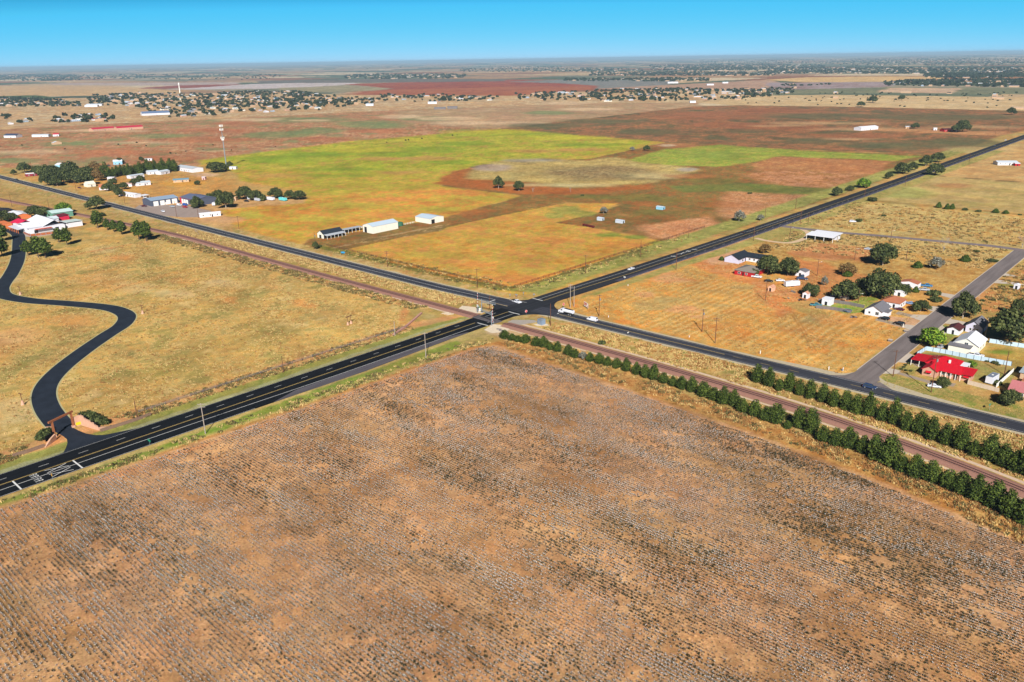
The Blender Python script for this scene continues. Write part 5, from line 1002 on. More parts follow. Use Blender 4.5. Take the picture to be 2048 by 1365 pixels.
for k in range(6): q = MB(); q.box(2.6, 2.8, -8.7+k*3.44, -8.5+k*3.44, 0, 2.95); q.build('post', WHT, t)
BLR = roofm('bluish_metal_roof', (196, 214, 226), var=.06, streak=(3, .3, 1))
building('large_barn', 'large cream metal barn with a pale blue roof, middle of the three barns', 'barn', (-217.4, -205.8, 66.2, 90.5), 5.2, 1.7, 'gable', 'y', CRM, BLR, door=[('S',3.2,0,2.8,4.2)], ov=.2)
building('far_barn', 'cream metal barn with a pale blue roof and dark doorway, farthest of the three', 'barn', (-217, -199.6, 117.6, 132), 3.9, 1.4, 'gable', 'x', CRM, BLR, door=[('E',3,0,3.4,3.2)], ov=.2)
x_, y_ = W(800, 452); t = thing('water_tank', 'dark green round water tank beside the large cream barn', 'tank', (x_, y_, 0)); q = MB(); q.lathe([(2.4,0),(2.4,2.6),(1.2,3.0)], k=20); q.build('shell', wallm('green_tank', (60, 110, 84)), t); q = MB(); q.lathe([(.35,3.0),(.35,3.25)], k=10); q.build('lid', DARK, t)
for a, b_, w_, l_, h_, wm_, rm_, lab in [(1321,419,6.4,4.0,2.2,BLUW,BLR,'small blue roofed shelter alone in the pasture'),(1201,441,4.6,3.6,2.0,SILV,SILV,'little silver shed, left of two in the pasture'),(1240,446,6.4,3.6,2.0,SILV,SILV,'longer silver shed with a doorway, right of two in the pasture')]:
    x_, y_ = W(a, b_); building('field_shed', lab, 'shed', (x_-w_/2, x_+w_/2, y_-l_/2, y_+l_/2), h_, .5, 'gable', 'x', wm_, rm_, door=[('E',l_*.5,0,1.2,1.7)], ov=.15)
x_, y_ = W(1177, 454); t = thing('cattle_feeder', 'long rusty red feed trough in the brown pasture', 'trough', (x_, y_, 0), R(-12)); q = MB(); q.box(-6,6,-.9,.9,.45,1.5); q.build('bin', wallm('rust_paint', (104, 36, 34)), t); q = MB(); [q.box(a-.15,a+.15,-.8,.8,0,.46) for a in (-5.5,-2,2,5.5)]; q.build('legs', DARK, t)
# --- metal garages of the west settlement
t, b = building('metal_garages', 'charcoal garages with four white roller doors and a grey metal roof', 'garages', (-479, -461, 18, 43), 5.0, 1.6, 'gable', 'y', CHAR, roofm('steel_roof', (150, 172, 192)), ov=.3)
doors(t, b, [('E',4,0,4.4,4.0),('E',10,0,4.0,4.0),('E',15.5,0,3.8,4.0),('E',21.4,0,4.6,4.2)], WHT, 'roller_door'); doors(t, b, [('E',13,0,1.1,2.2)], WHT, 'door')
q = MB(); q.box(b[1]+.01, b[1]+.1, b[2], b[3], 4.72, 4.98); q.build('trim', wallm('purple_trim', (110, 60, 96)), t)
t, b = building('red_trimmed_shop', 'charcoal metal shop with red trim, three white doors and a grey roof', 'shop', (-459.8, -430, 44.0, 64), 5.2, 2.0, 'gable', 'x', CHAR, roofm('slate_metal', (104, 112, 136)), ov=.3)
doors(t, b, [('S',5,0,3.4,4.0),('S',9.4,0,3.2,4.0),('S',13.6,0,3.2,4.0)], WHT, 'roller_door'); q = MB(); q.box(b[0]+.4, b[0]+3.1, b[2]-.12, b[2]-.01, 0, 5.0); q.box(b[0]+3.12, b[1], b[2]-.12, b[2]-.01, 4.85, 5.15); q.build('trim', wallm('red_trim', (206, 34, 64)), t)
# --- white long buildings, mobile homes and small houses
FARM = [
 ('office_building','long white prefab building with a row of small dark windows by the road','building',(400,436),(442,432),4.6,3.0,0.5,WSID,WROOF),
 ('white_cottage','pale cream gabled cottage beside the dark round tree','house',(176,375),(192,373),9,3.0,2.4,CRM,roofm('cream_roof',(246,240,214))),
 ('orange_roof_cottage','white cottage with an orange tiled roof near the road','house',(199,381),(230,379),11,3.0,2.2,WSID,roofm('orange_tiles',(206,126,92))),
 ('mobile_home','long white mobile home with a pale roof closest to the road','mobile home',(236.6,391),(271,396),6,3.0,.6,WSID,WROOF),
 ('farm_shed','white cottage with dark windows and pinkish roof, left of the silver roof','house',(249,374),(264,373.5),7,2.6,.9,WSID,roofm('pink_roof',(214,176,164))),
 ('silver_roof_shed','long shed with a shiny silver roof near the orange lot','shed',(273,373),(302,370),8,3.0,1.2,WSID,SILV),
 ('white_trailer_house','pair of white trailers in the trees, smaller','mobile home',(215,361),(228,361),5,3.0,.4,WSID,WROOF),
 ('white_lodge','long white building in front of the cedar belt','building',(262,358),(289,354),7,3.0,.8,WSID,SILV),
 ('grey_lodge','pale house at the right end of the cedar belt','house',(296,350),(318,348),8,3.0,1.4,WSID,SILV),
 ('white_stable','white house right of the cedar belt','house',(322,350),(340,347),8,3.2,1.2,WSID,SILV),
 ('blue_barn','pale blue barn with white doors and a white roof behind the grove','barn',(111,338),(139,338),12,4.6,1.8,BLUW,WROOF),
 ('white_carport','low white carport left of the grove','carport',(81,347),(97,347),9,2.8,.6,WSID,WROOF),
 ('maroon_shed','maroon shed with a pale roof near the road at far left','shed',(53,354),(75,352),6,3.0,.6,wallm('maroon_wall',(150,44,60)),WROOF),
 ('small_blue_barn','pale blue barn standing alone in the orange pasture','barn',(227,330),(245,329),10,4.0,1.6,BLUW,WROOF),
 ('long_low_shed','long low white shed beside the small round tree','shed',(289,322),(304,321.5),5,2.4,.3,WSID,WROOF),
 ('packing_shed','long white building with a grey roof, end of the sandy lane','building',(352,341),(385,346),14,4.4,1.4,WSID,roofm('pale_steel',(196,204,208))),
 ('teal_roof_house','low house with a teal-grey roof on the orange lot','house',(347,366),(378,364),9,2.6,1.0,TANW,roofm('teal_steel',(120,160,176))),
 ('tan_hut','small tan hut between the dark trees','shed',(465.5,402),(472,402),4,3.4,.2,TANW,TANW),
 ('mast_cabin','white equipment cabin at the foot of the mast','cabin',(459,339),(472,339),5,2.6,.4,WSID,WROOF),
 ('pink_hut','small pink and white hut in the dry lot','shed',(404,360),(410,360),4,2.8,.3,wallm('pink_wall',(236,190,180)),WROOF),
 ('ranch_barn','long white metal barn alone on the brown field','barn',(1722,262),(1756,259),14,4.5,1.6,WSID,WROOF),
 ('ranch_shed','pale shed left of the ranch tree','shed',(1811,257.5),(1820,257.5),6,3.0,.8,TANW,SILV),
 ('ranch_house','dark red roofed ranch house between two trees','house',(1888,264),(1914,263),10,3.0,2.0,REDW,roofm('dark_red_roof',(92,52,50))),
 ('white_tank_shed','small white shed left of the ranch house','shed',(1867,261),(1874,261),5,3.2,.6,WSID,WROOF),
 ('metal_roof_home','home with a wide pale metal roof behind dark trees at the right edge','house',(1995,331),(2036,331),12,3.0,1.4,WSID,SILV),
 ('red_shed','small red shed at the right edge behind dark trees','shed',(2030,332.5),(2040,332.5),5,2.6,.5,REDW,WROOF),
 ('red_roof_barn','long barn with a crimson roof on the red pasture, left of two','barn',(186,263.5),(231,260),16,4.2,2.2,PINKW,roofm('crimson_roof',(206,40,72))),
 ('red_roof_stable','barn with a crimson roof and open pale wing, right of two','barn',(235,261.5),(287,258),18,4.6,2.4,PINKW,MATS['crimson_roof']),
 ('school_building','very long blue-grey roofed building near the far settlement','building',(285,232),(340,229.5),30,5,4.5,WSID,roofm('blue_steel_roof',(112,130,160))),
 ('dark_roof_house','white house with a dark blue roof on the red pasture','house',(8,276),(32,276),16,4.0,2.6,WSID,roofm('navy_roof',(66,78,104))),
 ('white_stables','long white stable row on the red pasture','stable',(64,274.5),(97,274),9,3.6,.9,WSID,SILV),
 ('red_roof_cottage','small cottage with a crimson roof beside the white stable row','house',(106,273.5),(118,273),9,3.6,1.6,WSID,MATS['crimson_roof']),
 ('adobe_cottage','orange adobe building at the left frame edge','building',(-6,463),(6,458),8,3.6,.2,ADOBE,ADOBE),
]
for nm, lab, cat, pa, pb, dep_, h_, rh_, wm_, rm_ in FARM:
    a, b_ = Vector(W(*pa)), Vector(W(*pb)); d = b_-a; L_ = d.length; ang = math.atan2(d.y, d.x); n_ = Vector((-d.y, d.x))/L_
    c = (a+b_)/2+n_*dep_/2; wn_ = [('S', L_*(k+.5)/max(2, int(L_/5)), 1.0, 1.1, 1.1) for k in range(max(2, min(6, int(L_/5))))] if L_ > 9 else []
    building(nm, lab, cat, (-L_/2, L_/2, -dep_/2, dep_/2), h_, rh_, 'gable', 'x', wm_, rm_, win=wn_, door=[('S', L_*.5+(1.6 if wn_ else 0), 0, 1.0, 2.0)], rz=ang, loc=(c.x, c.y, 0), ov=.3)
# --- white-roofed compound at the left
t = thing('white_roof_compound', 'sprawling compound with big white metal roofs, white walls and a red canopy', 'building', (-432, -86, 0)); ox, oy = -432, -86
w = MB(); r = MB()
w.box(-21,17,-11,14,0,3.6); walls(w, 2,13,-12,-11.02,4.2); w.box(-6,12,-12.4,-11.04,0,4.6); w.build('wall', WSID, t)
gable(r, -22, 15, -1, 16, 4.0, 3.6, 'x', .6); gable(r, -10, 14, -12, -1.4, 4.0, 2.6, 'y', .6); r.build('roof', WROOF, t)
q = MB(); gable(q, -30, -14, -10, 2, 3.2, 2.2, 'x', .5); q.build('red_roof', roofm('rose_red_roof', (222, 40, 82)), t); q = MB(); q.box(-29.5,-14.5,-9.5,1.5,0,3.2); q.build('side_wing', ADOBE, t)
q = MB(); q.slab([(-13,-17,3.0),(9,-17,3.0),(9,-12.5,3.6),(-13,-12.5,3.6)], .15); q.build('porch_roof', roofm('pale_grey_roof', (216, 218, 222)), t)
for k in range(6): q = MB(); q.box(-12.6+k*4.1,-12.3+k*4.1,-16.8,-16.5,0,2.95); q.build('post', ADOBE, t)
q = MB(); q.slab([(14.3,-8,3.4),(19.5,-8,2.9),(19.5,4,2.9),(14.3,4,3.4)], .12); q.build('red_canopy', roofm('brick_red_canopy', (206, 92, 72)), t)
doors(t, (-21,17,-11,14), [('E',19,0,2.6,2.3),('E',4,0,2.6,2.3)])
windows(t, (-6,12,-12.4,-11.04), [('S',5,1,1.6,1.4),('S',10,1,1.4,1.4),('S',15,1,1.4,1.4)])
building('green_barn', 'green-walled barn with a pale roof behind the white compound', 'barn', (-484, -469, -62, -46), 4.6, 1.4, 'gable', 'y', GRNW, roofm('mint_roof', (206, 232, 224)), door=[('S',6,0,3,3)])
building('long_white_shed', 'long white shed with a dark slot opening right of the compound', 'shed', (-432, -417.5, -70, -58), 3.4, .7, 'shed', 'y', WSID, roofm('pale_green_roof', (214, 230, 222)), door=[('S',8,1.6,9,.7)])
building('white_metal_workshop', 'white workshop with a pale roof at the back left of the compound', 'shed', (-512, -490, -84, -72), 3.4, 1.2, 'gable', 'x', ADOBE, WROOF)
building('dark_roof_hall', 'low building with a black roof at the top left of the compound', 'building', (-540, -516, -86, -74), 3.2, 1.2, 'gable', 'x', TANW, roofm('black_felt_roof', (54, 50, 52)))
building('adobe_house', 'orange adobe house with rounded parapet beside the forecourt', 'house', (-470, -452, -108, -98), 3.8, .3, 'flat', 'x', ADOBE, ADOBE, ov=.0, door=[('S',9,0,1.6,2.4),('S',4,0,1.6,2.2)])
building('maroon_annex', 'red metal annex in front of the green-walled barn', 'shed', (-468, -456, -62, -54), 3.0, .6, 'shed', 'x', wallm('crimson_wall', (206, 40, 76)), roofm('dark_crimson', (120, 34, 52)))
building('grey_shed', 'small pale grey gabled shed beside the white compound roof', 'shed', (-461, -451, -72, -64), 3.0, 1.4, 'gable', 'y', WSID, roofm('pale_grey_tin', (214, 226, 228)))
# --- sheds of the near lots
def shed_px(name, lab, cat, px, py, lx, ly, h, rh, wm_, rm_, kind='gable', rz=0, ax='y', dr=True):
    x_, y_ = W(px, py); return building(name, lab, cat, (-lx/2, lx/2, -ly/2, ly/2), h, rh, kind, ax, wm_, rm_, door=[('S', lx/2, 0, min(1.2, lx*.4), 1.9)] if dr else [], ov=.12, rz=rz, loc=(x_, y_, 0))
PEA = wallm('peach_boards', (240, 190, 156))
shed_px('garden_shed', 'peach-sided garden shed at the edge of the orange yard', 'shed', 1543, 582, 2.6, 3.6, 2.3, .9, PEA, roofm('peach_roof', (216, 160, 130)))
shed_px('garden_shed', 'white and tan garden shed below the round mesquite', 'shed', 1612, 596, 2.8, 3.2, 2.6, .9, WSID, MATS['peach_roof'])
shed_px('storage_box', 'white boxy shed inside the grey fenced lawn', 'shed', 1655, 609, 4.4, 4.6, 3.2, .3, WSID, WROOF, 'flat')
shed_px('dry_lot_shed', 'small white shed alone on the dry lot right of the side street', 'shed', 2033, 578, 2.6, 2.6, 2.4, .4, WSID, WROOF)
shed_px('backyard_shed', 'white lean-to shed behind the red house trees', 'shed', 1604, 551, 6, 6, 2.8, .8, WSID, GREY)
shed_px('tool_shed', 'white shed under the dark mesquite, partly hidden', 'shed', 1676, 592, 3.4, 3, 2.4, .7, WSID, SILV)
shed_px('tree_shed', 'white shed behind the largest mesquite', 'shed', 1800, 591, 5, 4, 2.5, .6, WSID, WROOF)
shed_px('rear_cabin', 'orange roofed cabin behind the parked pickups', 'shed', 1820, 573, 9, 6, 2.4, 1.0, WSID, BRN)
# lower right lots
t, b = building('pink_roof_house', 'house with a dusty pink metal roof and green stripe at the right edge', 'house', (214.5, 240, 28, 38.5), 2.6, 2.0, 'gable', 'x', TANW, roofm('dusty_pink_roof', (196, 122, 122), streak=(3, .3, 1)), win=[('S',4,.9,1.4,1.1),('S',9,.9,1.4,1.1)])
t, b = building('grey_flat_house', 'tan house with a pale grey flat roof at the right edge behind the fence', 'house', (214, 236, 49, 60), 2.8, .3, 'flat', 'x', TANW, roofm('pale_grey_sheet', (176, 190, 196)), ov=.5, door=[('S',3.4,0,1.8,2.2),('W',5,0,1.6,2.1)])
building('courtyard_block', 'low block with a tan parapet beside the pink-roofed house', 'building', (216, 232, 40.5, 46.5), 2.3, .3, 'flat', 'x', TANW, roofm('dusty_floor', (190, 120, 84)), ov=0)

# ================================================================== FENCES AND WALLS
def fence(name, label, P, h, th, m, post_every=2.6, pm=None, cat='fence', slats=None, kindp='panel'):
    x0, y0 = P[0]; t = thing(name, label, cat, (x0, y0, 0)); pm = pm or m
    for a, b_ in zip(P[:-1], P[1:]):
        a, b_ = Vector(a), Vector(b_); d = b_-a; L_ = d.length; d /= L_; n_ = Vector((-d.y, d.x)); a0 = a-Vector((x0, y0)); mb = MB()
        q = [a0-n_*th, a0+d*L_-n_*th, a0+d*L_+n_*th, a0+n_*th]
        if slats:
            for z in slats: mb.slab([(p.x, p.y, z+.06) for p in q], .12)
        else: mb.slab([(p.x, p.y, h) for p in q], h-.05)
        mb.build(kindp, m, t)
        for k in range(int(L_/post_every)+1):
            c = a0+d*min(k*post_every, L_); pb = MB(); pb.box(c.x-.07, c.x+.07, c.y-.07-th, c.y+.07+th, 0, h+.08); pb.build('post', pm, t)
    return t
BLF = wallm('pale_blue_sheet', (196, 220, 232), streak=(3, 3, .2)); BFP = wallm('grey_post', (84, 92, 104)); GRF = wallm('weathered_boards', (126, 118, 114), var=.2, scale=4); TNF = wallm('tan_panels', (214, 196, 170), var=.08)
fence('metal_fence', 'long pale blue sheet metal fence behind the red-roofed house', [(176.2,50.0),(177.0,59.8),(184.4,60.6),(192.4,60.6),(208.6,62.2)], 1.9, .03, BLF, 2.7, BFP)
fence('metal_fence', 'pale blue sheet metal fence below the huge dark tree', [(194.8,87.4),(208,89.4),(228,89.0)], 1.9, .03, BLF, 2.7, BFP)
fence('panel_fence', 'tan panel fence around the lawn with the camper', [(199.6,36.4),(200.4,30.4),(211.2,29.2)], 1.7, .05, TNF, 2.4)
fence('white_fence', 'white fence running back from the tan panel corner', [(209.4,33.6),(210.6,55.2)], 1.7, .04, WHT, 2.4)
fence('board_fence', 'weathered grey board fence along the front of the fenced lawn', [W(1632,617),W(1668,621),W(1702,627)], 1.7, .04, GRF, 2.4)
fence('board_fence', 'weathered grey board fence along the back of the fenced lawn', [W(1637,604),W(1668,606),W(1700,611),W(1728,617)], 1.7, .04, GRF, 2.4)
fence('stick_fence', 'low grey brush fence right of the ranch gateway', [W(203,864),W(235,854),W(270,843),W(302,831)], 1.1, .25, wallm('brush_sticks', (140, 112, 92), var=.35, scale=6), 1.6)
fence('stick_fence', 'low grey brush fence left of the ranch gateway', [W(28,914),W(55,906),W(90,894)], 1.1, .25, MATS['brush_sticks'], 1.6)
fence('rock_wall', 'low pinkish rock wall slanting through the grass near the railway', [W(787,671),W(812,655),W(843,628)], .8, .45, wallm('pink_rock', (196, 148, 130), var=.3, scale=3), 1.9, cat='wall')
fence('rail_fence', 'pale blue rail fence beside the small barn at far left', [W(800,452),W(830,446)], 1.2, .03, WHT, 2.6, slats=[.5,1.1])
fence('paddock_fence', 'white post and rail paddock fence beside the cattle shed', [W(716,460),W(728,457),W(740,455)], 1.5, .04, WHT, 2.0, slats=[.5,1.0,1.4])
fence('stripe_fence', 'orange and blue panel fence round the compound terrace', [(-421,-100),(-404.5,-100.5),(-401,-85)], 1.6, .05, wallm('orange_planks', (176, 98, 56), var=.25, scale=1.2), 3.4, wallm('blue_panel', (110, 160, 190)))
fence('pipe_fence', 'long dark pipe fence along the highway in front of the orange field', [(-27,24),(-27,120),(-27,235)], 1.3, .03, wallm('brown_pipe', (104, 72, 50)), 5.0, slats=[.5,.9,1.25])
fence('pipe_fence', 'long dark pipe fence along the crossing road beside the orange field', [(-30,20.5),(-90,20),(-200,21)], 1.3, .03, MATS['brown_pipe'], 5.0, slats=[.5,.9,1.25])
fence('wire_fence', 'sagging wire fence with thin posts along the ranch lawn and highway', [(-19.5,-190),(-19.5,-120),(-19,-62)], 1.2, .015, GRF, 5.0, slats=[.5,.8,1.1])
# ranch gateway
RW = wallm('rusty_timber', (160, 98, 62), var=.2, scale=3); x0, y0 = W(110, 874); x1, y1 = W(147.5, 855)
t = thing('ranch_gateway', 'tall rusty timber gateway frame over the driveway mouth', 'gateway', ((x0+x1)/2, (y0+y1)/2, 0)); dx, dy = (x1-x0)/2, (y1-y0)/2; d = Vector((dx, dy)).normalized()
for s in (-1, 1):
    q = MB(); q.box(s*dx-.32, s*dx+.32, s*dy-.32, s*dy+.32, 0, 5.5); q.build('post', RW, t); q = MB(); q.box(s*dx-.5, s*dx+.5, s*dy-.5, s*dy+.5, 0, .8); q.build('footing', PINKW, t)
q = MB(); n_ = Vector((-d.y, d.x))*.3; a = Vector((-dx, -dy))-d*1.3; b_ = Vector((dx, dy))+d*.8; q.slab([(p.x, p.y, 6.15) for p in (a-n_, b_-n_, b_+n_, a+n_)], .62); q.build('beam', RW, t)
q = MB(); q.slab([(-dx+d.x*.4-.06,-dy+d.y*.4,2.0),(-dx+d.x*.4+3.6,-dy+d.y*.4-4.4,2.6),(-dx+d.x*.4+3.7,-dy+d.y*.4-4.3,2.6),(-dx+d.x*.4+.06,-dy+d.y*.4+.1,2.0)], 1.9); q.build('gate_leaf', DARK, t)
def stepped_wall(name, label, P, H, m, caps=True):
    x0, y0 = P[0]; t = thing(name, label, 'wall', (x0, y0, 0))
    for i, (a, b_) in enumerate(zip(P[:-1], P[1:])):
        a, b_ = Vector(a)-Vector((x0, y0)), Vector(b_)-Vector((x0, y0)); d = (b_-a).normalized(); n_ = Vector((-d.y, d.x))*.3; ha, hb = H[i]
        q = MB(); n = len(q.v); c = [a-n_, b_-n_, b_+n_, a+n_]; hs_ = (ha, hb, hb, ha)
        q.v += [(p.x, p.y, 0) for p in c]+[(p.x, p.y, h) for p, h in zip(c, hs_)]
        for f in ((0,3,2,1),(4,5,6,7),(0,1,5,4),(1,2,6,5),(2,3,7,6),(3,0,4,7)): q.f.append(f); q.m.append(0)
        q.build('panel', m, t)
        if caps and ha > 1.2: q = MB(); q.box(b_.x-.22, b_.x+.22, b_.y-.22, b_.y+.22, hb-.02, hb+.4); q.build('cap_lamp', DARK, t)
    return t
pA, pB, pC, pD = W(148.5, 854), W(163, 850), W(199.5, 861), W(222.5, 854)
mid_ = lambda a, b_, f: (a[0]+(b_[0]-a[0])*f, a[1]+(b_[1]-a[1])*f)
st_ = stepped_wall('entrance_wall', 'pink stucco wall stepping down beside the gateway with a yellow sign', [pA, pB, mid_(pB,pC,.27), mid_(pB,pC,.62), mid_(pB,pC,.8), pC, pD], [(3.5,3.9),(3.9,3.5),(2.9,2.5),(2.3,2.0),(1.5,1.3),(1.3,.15)], PINKW)
dv_ = Vector(pB)-Vector(pA); L_ = dv_.length; dv_.normalize(); nv_ = Vector((dv_.y, -dv_.x)); c0 = dv_*(L_*.62)+nv_*.36; q = MB(); q.slab([((c0-dv_*.9).x,(c0-dv_*.9).y,1.5),((c0+dv_*.9).x,(c0+dv_*.9).y,1.5),((c0+dv_*.9+nv_*.06).x,(c0+dv_*.9+nv_*.06).y,1.5),((c0-dv_*.9+nv_*.06).x,(c0-dv_*.9+nv_*.06).y,1.5)], 1.1)
q.build('sign_board', wallm('yellow_sign', (246, 206, 40)), st_)
stepped_wall('entrance_wall', 'low pink stucco wall falling away left of the gateway', [W(112,880), W(101,888), W(90,895)], [(2.2,1.6),(1.5,.15)], PINKW, False)
stepped_wall('entrance_wall', 'short pink stucco wall behind the left gateway post', [W(105,861), W(93,857)], [(1.4,.6)], PINKW, False)
# ================================================================== VEHICLES
TYRE = mat('tyre_rubber', (.02, .02, .022), var=.1); RIM = mat('wheel_rim', (.55, .56, .58), rough=.35, metal=.6, var=.05); LAMP = mat('headlight_lens', (.8, .82, .84), rough=.15, spec=.6, var=.02); TAIL = mat('tail_light', (.4, .02, .02), rough=.2, var=.02)
def paint_m(name, c, **k): return mat(name, A(*c), rough=.28, spec=.5, var=.03, scale=.6, **k)
PAINT = dict(white=paint_m('white_car_paint', (238, 240, 244)), black=paint_m('black_car_paint', (26, 26, 30)), navy=paint_m('navy_car_paint', (52, 70, 104)), maroon=paint_m('maroon_car_paint', (96, 26, 44)), blue=paint_m('blue_car_paint', (72, 132, 176)), silver=paint_m('silver_car_paint', (190, 196, 202)), red=paint_m('red_car_paint', (196, 28, 40)), royal=paint_m('royal_blue_paint', (40, 84, 168)), lblue=paint_m('pale_blue_car_paint', (150, 176, 214)), teal=paint_m('teal_car_paint', (70, 140, 150)), dark=paint_m('charcoal_car_paint', (46, 52, 60)))
# side outlines (x forward, z up) of body and greenhouse, half width at sill and at roof
VK = {
 'sedan': dict(L=4.8, w=.92, body=[(-2.4,.35),(2.35,.35),(2.42,.62),(2.2,.82),(1.15,.95),(-1.5,.98),(-2.3,.95),(-2.42,.7)], cab=[(1.2,.93),(.35,1.42),(-.95,1.45),(-1.75,.97)], ax=(1.45,-1.4), r=.33),
 'suv': dict(L=4.9, w=.96, body=[(-2.4,.4),(2.35,.4),(2.45,.75),(2.25,1.0),(1.2,1.1),(-2.3,1.12),(-2.42,.8)], cab=[(1.25,1.08),(.55,1.68),(-1.9,1.72),(-2.3,1.1)], ax=(1.5,-1.45), r=.37),
 'pickup': dict(L=5.8, w=.99, body=[(-2.85,.5),(2.8,.5),(2.92,.8),(2.75,1.12),(1.5,1.2),(-2.85,1.15)], cab=[(1.55,1.18),(.85,1.82),(-.6,1.84),(-.8,1.15)], ax=(1.85,-1.75), r=.41),
 'van': dict(L=5.6, w=1.0, body=[(-2.75,.4),(2.65,.4),(2.8,.8),(2.6,1.15),(2.0,1.3),(-2.75,1.3)], cab=[(2.1,1.27),(1.25,2.05),(-2.6,2.1),(-2.74,1.28)], ax=(1.9,-1.8), r=.38),
 'semi': dict(L=6.2, w=1.2, body=[(-3.0,.7),(3.0,.7),(3.1,1.5),(1.2,1.75),(-.9,1.75),(-.95,1.0),(-3.0,1.0)], cab=[(1.3,1.7),(.9,2.7),(-.85,2.9),(-.9,1.7)], ax=(2.2,-1.6,-2.5), r=.5),
}
VM = {}
def loft(prof, w0, w1, zr):
    mb = MB(); k = len(prof); zmin = min(p[1] for p in prof); n = 0
    f = lambda z: w0+(w1-w0)*max(0, min(1, (z-zr[0])/(zr[1]-zr[0])))
    mb.v = [(x, -f(z), z) for x, z in prof]+[(x, f(z), z) for x, z in prof]; mb.f = [tuple(range(k)), tuple(range(2*k-1, k-1, -1))]; mb.m = [0, 0]
    for i in range(k): j = (i+1) % k; mb.f.append((j, i, k+i, k+j)); mb.m.append(0)
    return mb
def vehicle(kind, color, px, py, head, label, name=None, group=None, cat=None, xy=None, scale=1.0):
    K = VK[kind]; x, y = xy or W(px, py); nm = name or dict(sedan='parked_car', suv='parked_suv', pickup='pickup_truck', van='delivery_van', semi='tractor_unit')[kind]
    t = thing(nm, label, cat or dict(sedan='car', suv='car', pickup='pickup', van='van', semi='truck')[kind], (x, y, .03), R(head), group); t.scale = (scale,)*3
    key = (kind, color)
    if key not in VM:
        b = loft(K['body'], K['w'], K['w']*.94, (.6, 1.3)); c = loft(K['cab'], K['w']*.95, K['w']*.74, (K['cab'][0][1], max(p[1] for p in K['cab']))); b.v += [] ; n = len(b.v)
        b.f += [tuple(n+i for i in f) for f in c.f]; b.m += c.m; b.v += c.v
        if kind == 'pickup': b.box(-2.72, -.9, -.78, .78, 1.12, 1.17, 1)
        bm_ = b.mesh('body', [PAINT[color], DARK])
        ev = bmesh.new(); ev.from_mesh(bm_); bmesh.ops.bevel(ev, geom=[e for e in ev.edges if not e.is_boundary and e.calc_length() > .35], offset=.07, segments=2, affect='EDGES', clamp_overlap=True); ev.to_mesh(bm_); ev.free()
        # glass: shrunk side and end panes 2 mm proud
        g = MB(); cp = K['cab']; x0, z0 = cp[0]; x1, z1 = cp[1]; x2, z2 = cp[2]; x3, z3 = cp[3]; w0, w1 = K['w']*.95, K['w']*.74; zt = max(z1, z2)
        f = lambda z: w0+(w1-w0)*(z-z0)/(zt-z0)+.012
        xe = x3 if kind != 'van' else x1-.9
        x2b, x3b = (x2, x3) if kind != 'van' else (x1-.9, x1-.9)
        for s in (-1, 1):
            q = [(x0-.30, z0+.08), (x1-.02, z1-.12), (x2b+.12, z2-.12), (x3b+.25, z0+.08)]; P = [(a, s*f(b_), b_) for a, b_ in q]; g.quad(P if s > 0 else P[::-1])
        def pane(xa, za, xb, zb, sg):
            d = .12; a = (xa+(xb-xa)*d+sg*.02, za+(zb-za)*d+.02); b_ = (xa+(xb-xa)*(1-d)+sg*.02, za+(zb-za)*(1-d)+.02); P = [(a[0],-f(a[1])+.12,a[1]),(a[0],f(a[1])-.12,a[1]),(b_[0],f(b_[1])-.12,b_[1]),(b_[0],-f(b_[1])+.12,b_[1])]; g.quad(P if sg > 0 else P[::-1])
        pane(x0, z0, x1, z1, 1)
        pane(x3, z3, x2, z2, -1)
        hl = MB(); hl.box(K['L']/2-.08, K['L']/2+.025, -.16, .16, .62 if kind != 'semi' else 1.0, .80 if kind != 'semi' else 1.25); tl = MB(); tl.box(-K['L']/2-.03, -K['L']/2+.05, -.1, .1, .72, .98)
        wb = MB(); wb.tube((0,-.13,0), (0,.13,0), K['r'], k=14); rm_ = MB(); rm_.tube((0,-.14,0), (0,.14,0), K['r']*.58, k=10)
        VM[key] = (bm_, g.mesh('windows', GLASS), hl.mesh('headlight', LAMP), tl.mesh('tail_light', TAIL), wb.mesh('wheel', TYRE), rm_.mesh('rim', RIM))
    m = VM[key]; link('body', m[0], t); link('windows', m[1], t)
    for s in (-1, 1):
        link('headlight', m[2], t, (0, s*K['w']*.72, 0)); link('tail_light', m[3], t, (0, s*K['w']*.84, 0))
        for a in K['ax']: wh = link('wheel', m[4], t, (a, s*(K['w']-.1), K['r'])); link('rim', m[5], wh)
    return t
# +X (down the crossing road) is heading 0, up the highway is 90
vehicle('van', 'white', 0, 0, 180, 'white panel van driving towards the junction behind the tanker lorry', xy=(43.0, 2.4))
vehicle('sedan', 'white', 1262, 540, -90, 'white car driving down the highway past the orange field', name='moving_car')
vehicle('sedan', 'dark', 1489, 466, 90, 'dark car driving up the highway near the back lane', name='moving_car')
vehicle('suv', 'navy', 1739, 777, 0, 'navy blue estate car on the crossing road at the side street mouth', name='moving_car')
vehicle('suv', 'dark', 34, 361, 0, 'small dark vehicle on the crossing road at the far left', name='moving_car')
vehicle('sedan', 'white', 2011, 281.5, -90, 'tiny white car far up the highway at the right edge', name='moving_car')
vehicle('sedan', 'dark', 1989, 293, -90, 'tiny dark car far up the highway', name='moving_car')
vehicle('pickup', 'white', 1513, 556, 10, 'white pickup parked left of the black car by the red house')
vehicle('sedan', 'black', 1537, 564, 25, 'black sports car between the two white vehicles in the dirt yard')
vehicle('sedan', 'white', 1560, 563, 40, 'white car parked right of the black car in the dirt yard')
vehicle('semi', 'navy', 1604, 560, 215, 'dark blue lorry cab parked beside the white box trailer')
vehicle('pickup', 'teal', 1632, 613, 15, 'old white and teal pickup at the corner of the grey board fence')
vehicle('suv', 'black', 1768, 640, 175, 'black estate car parked under the white gabled house')
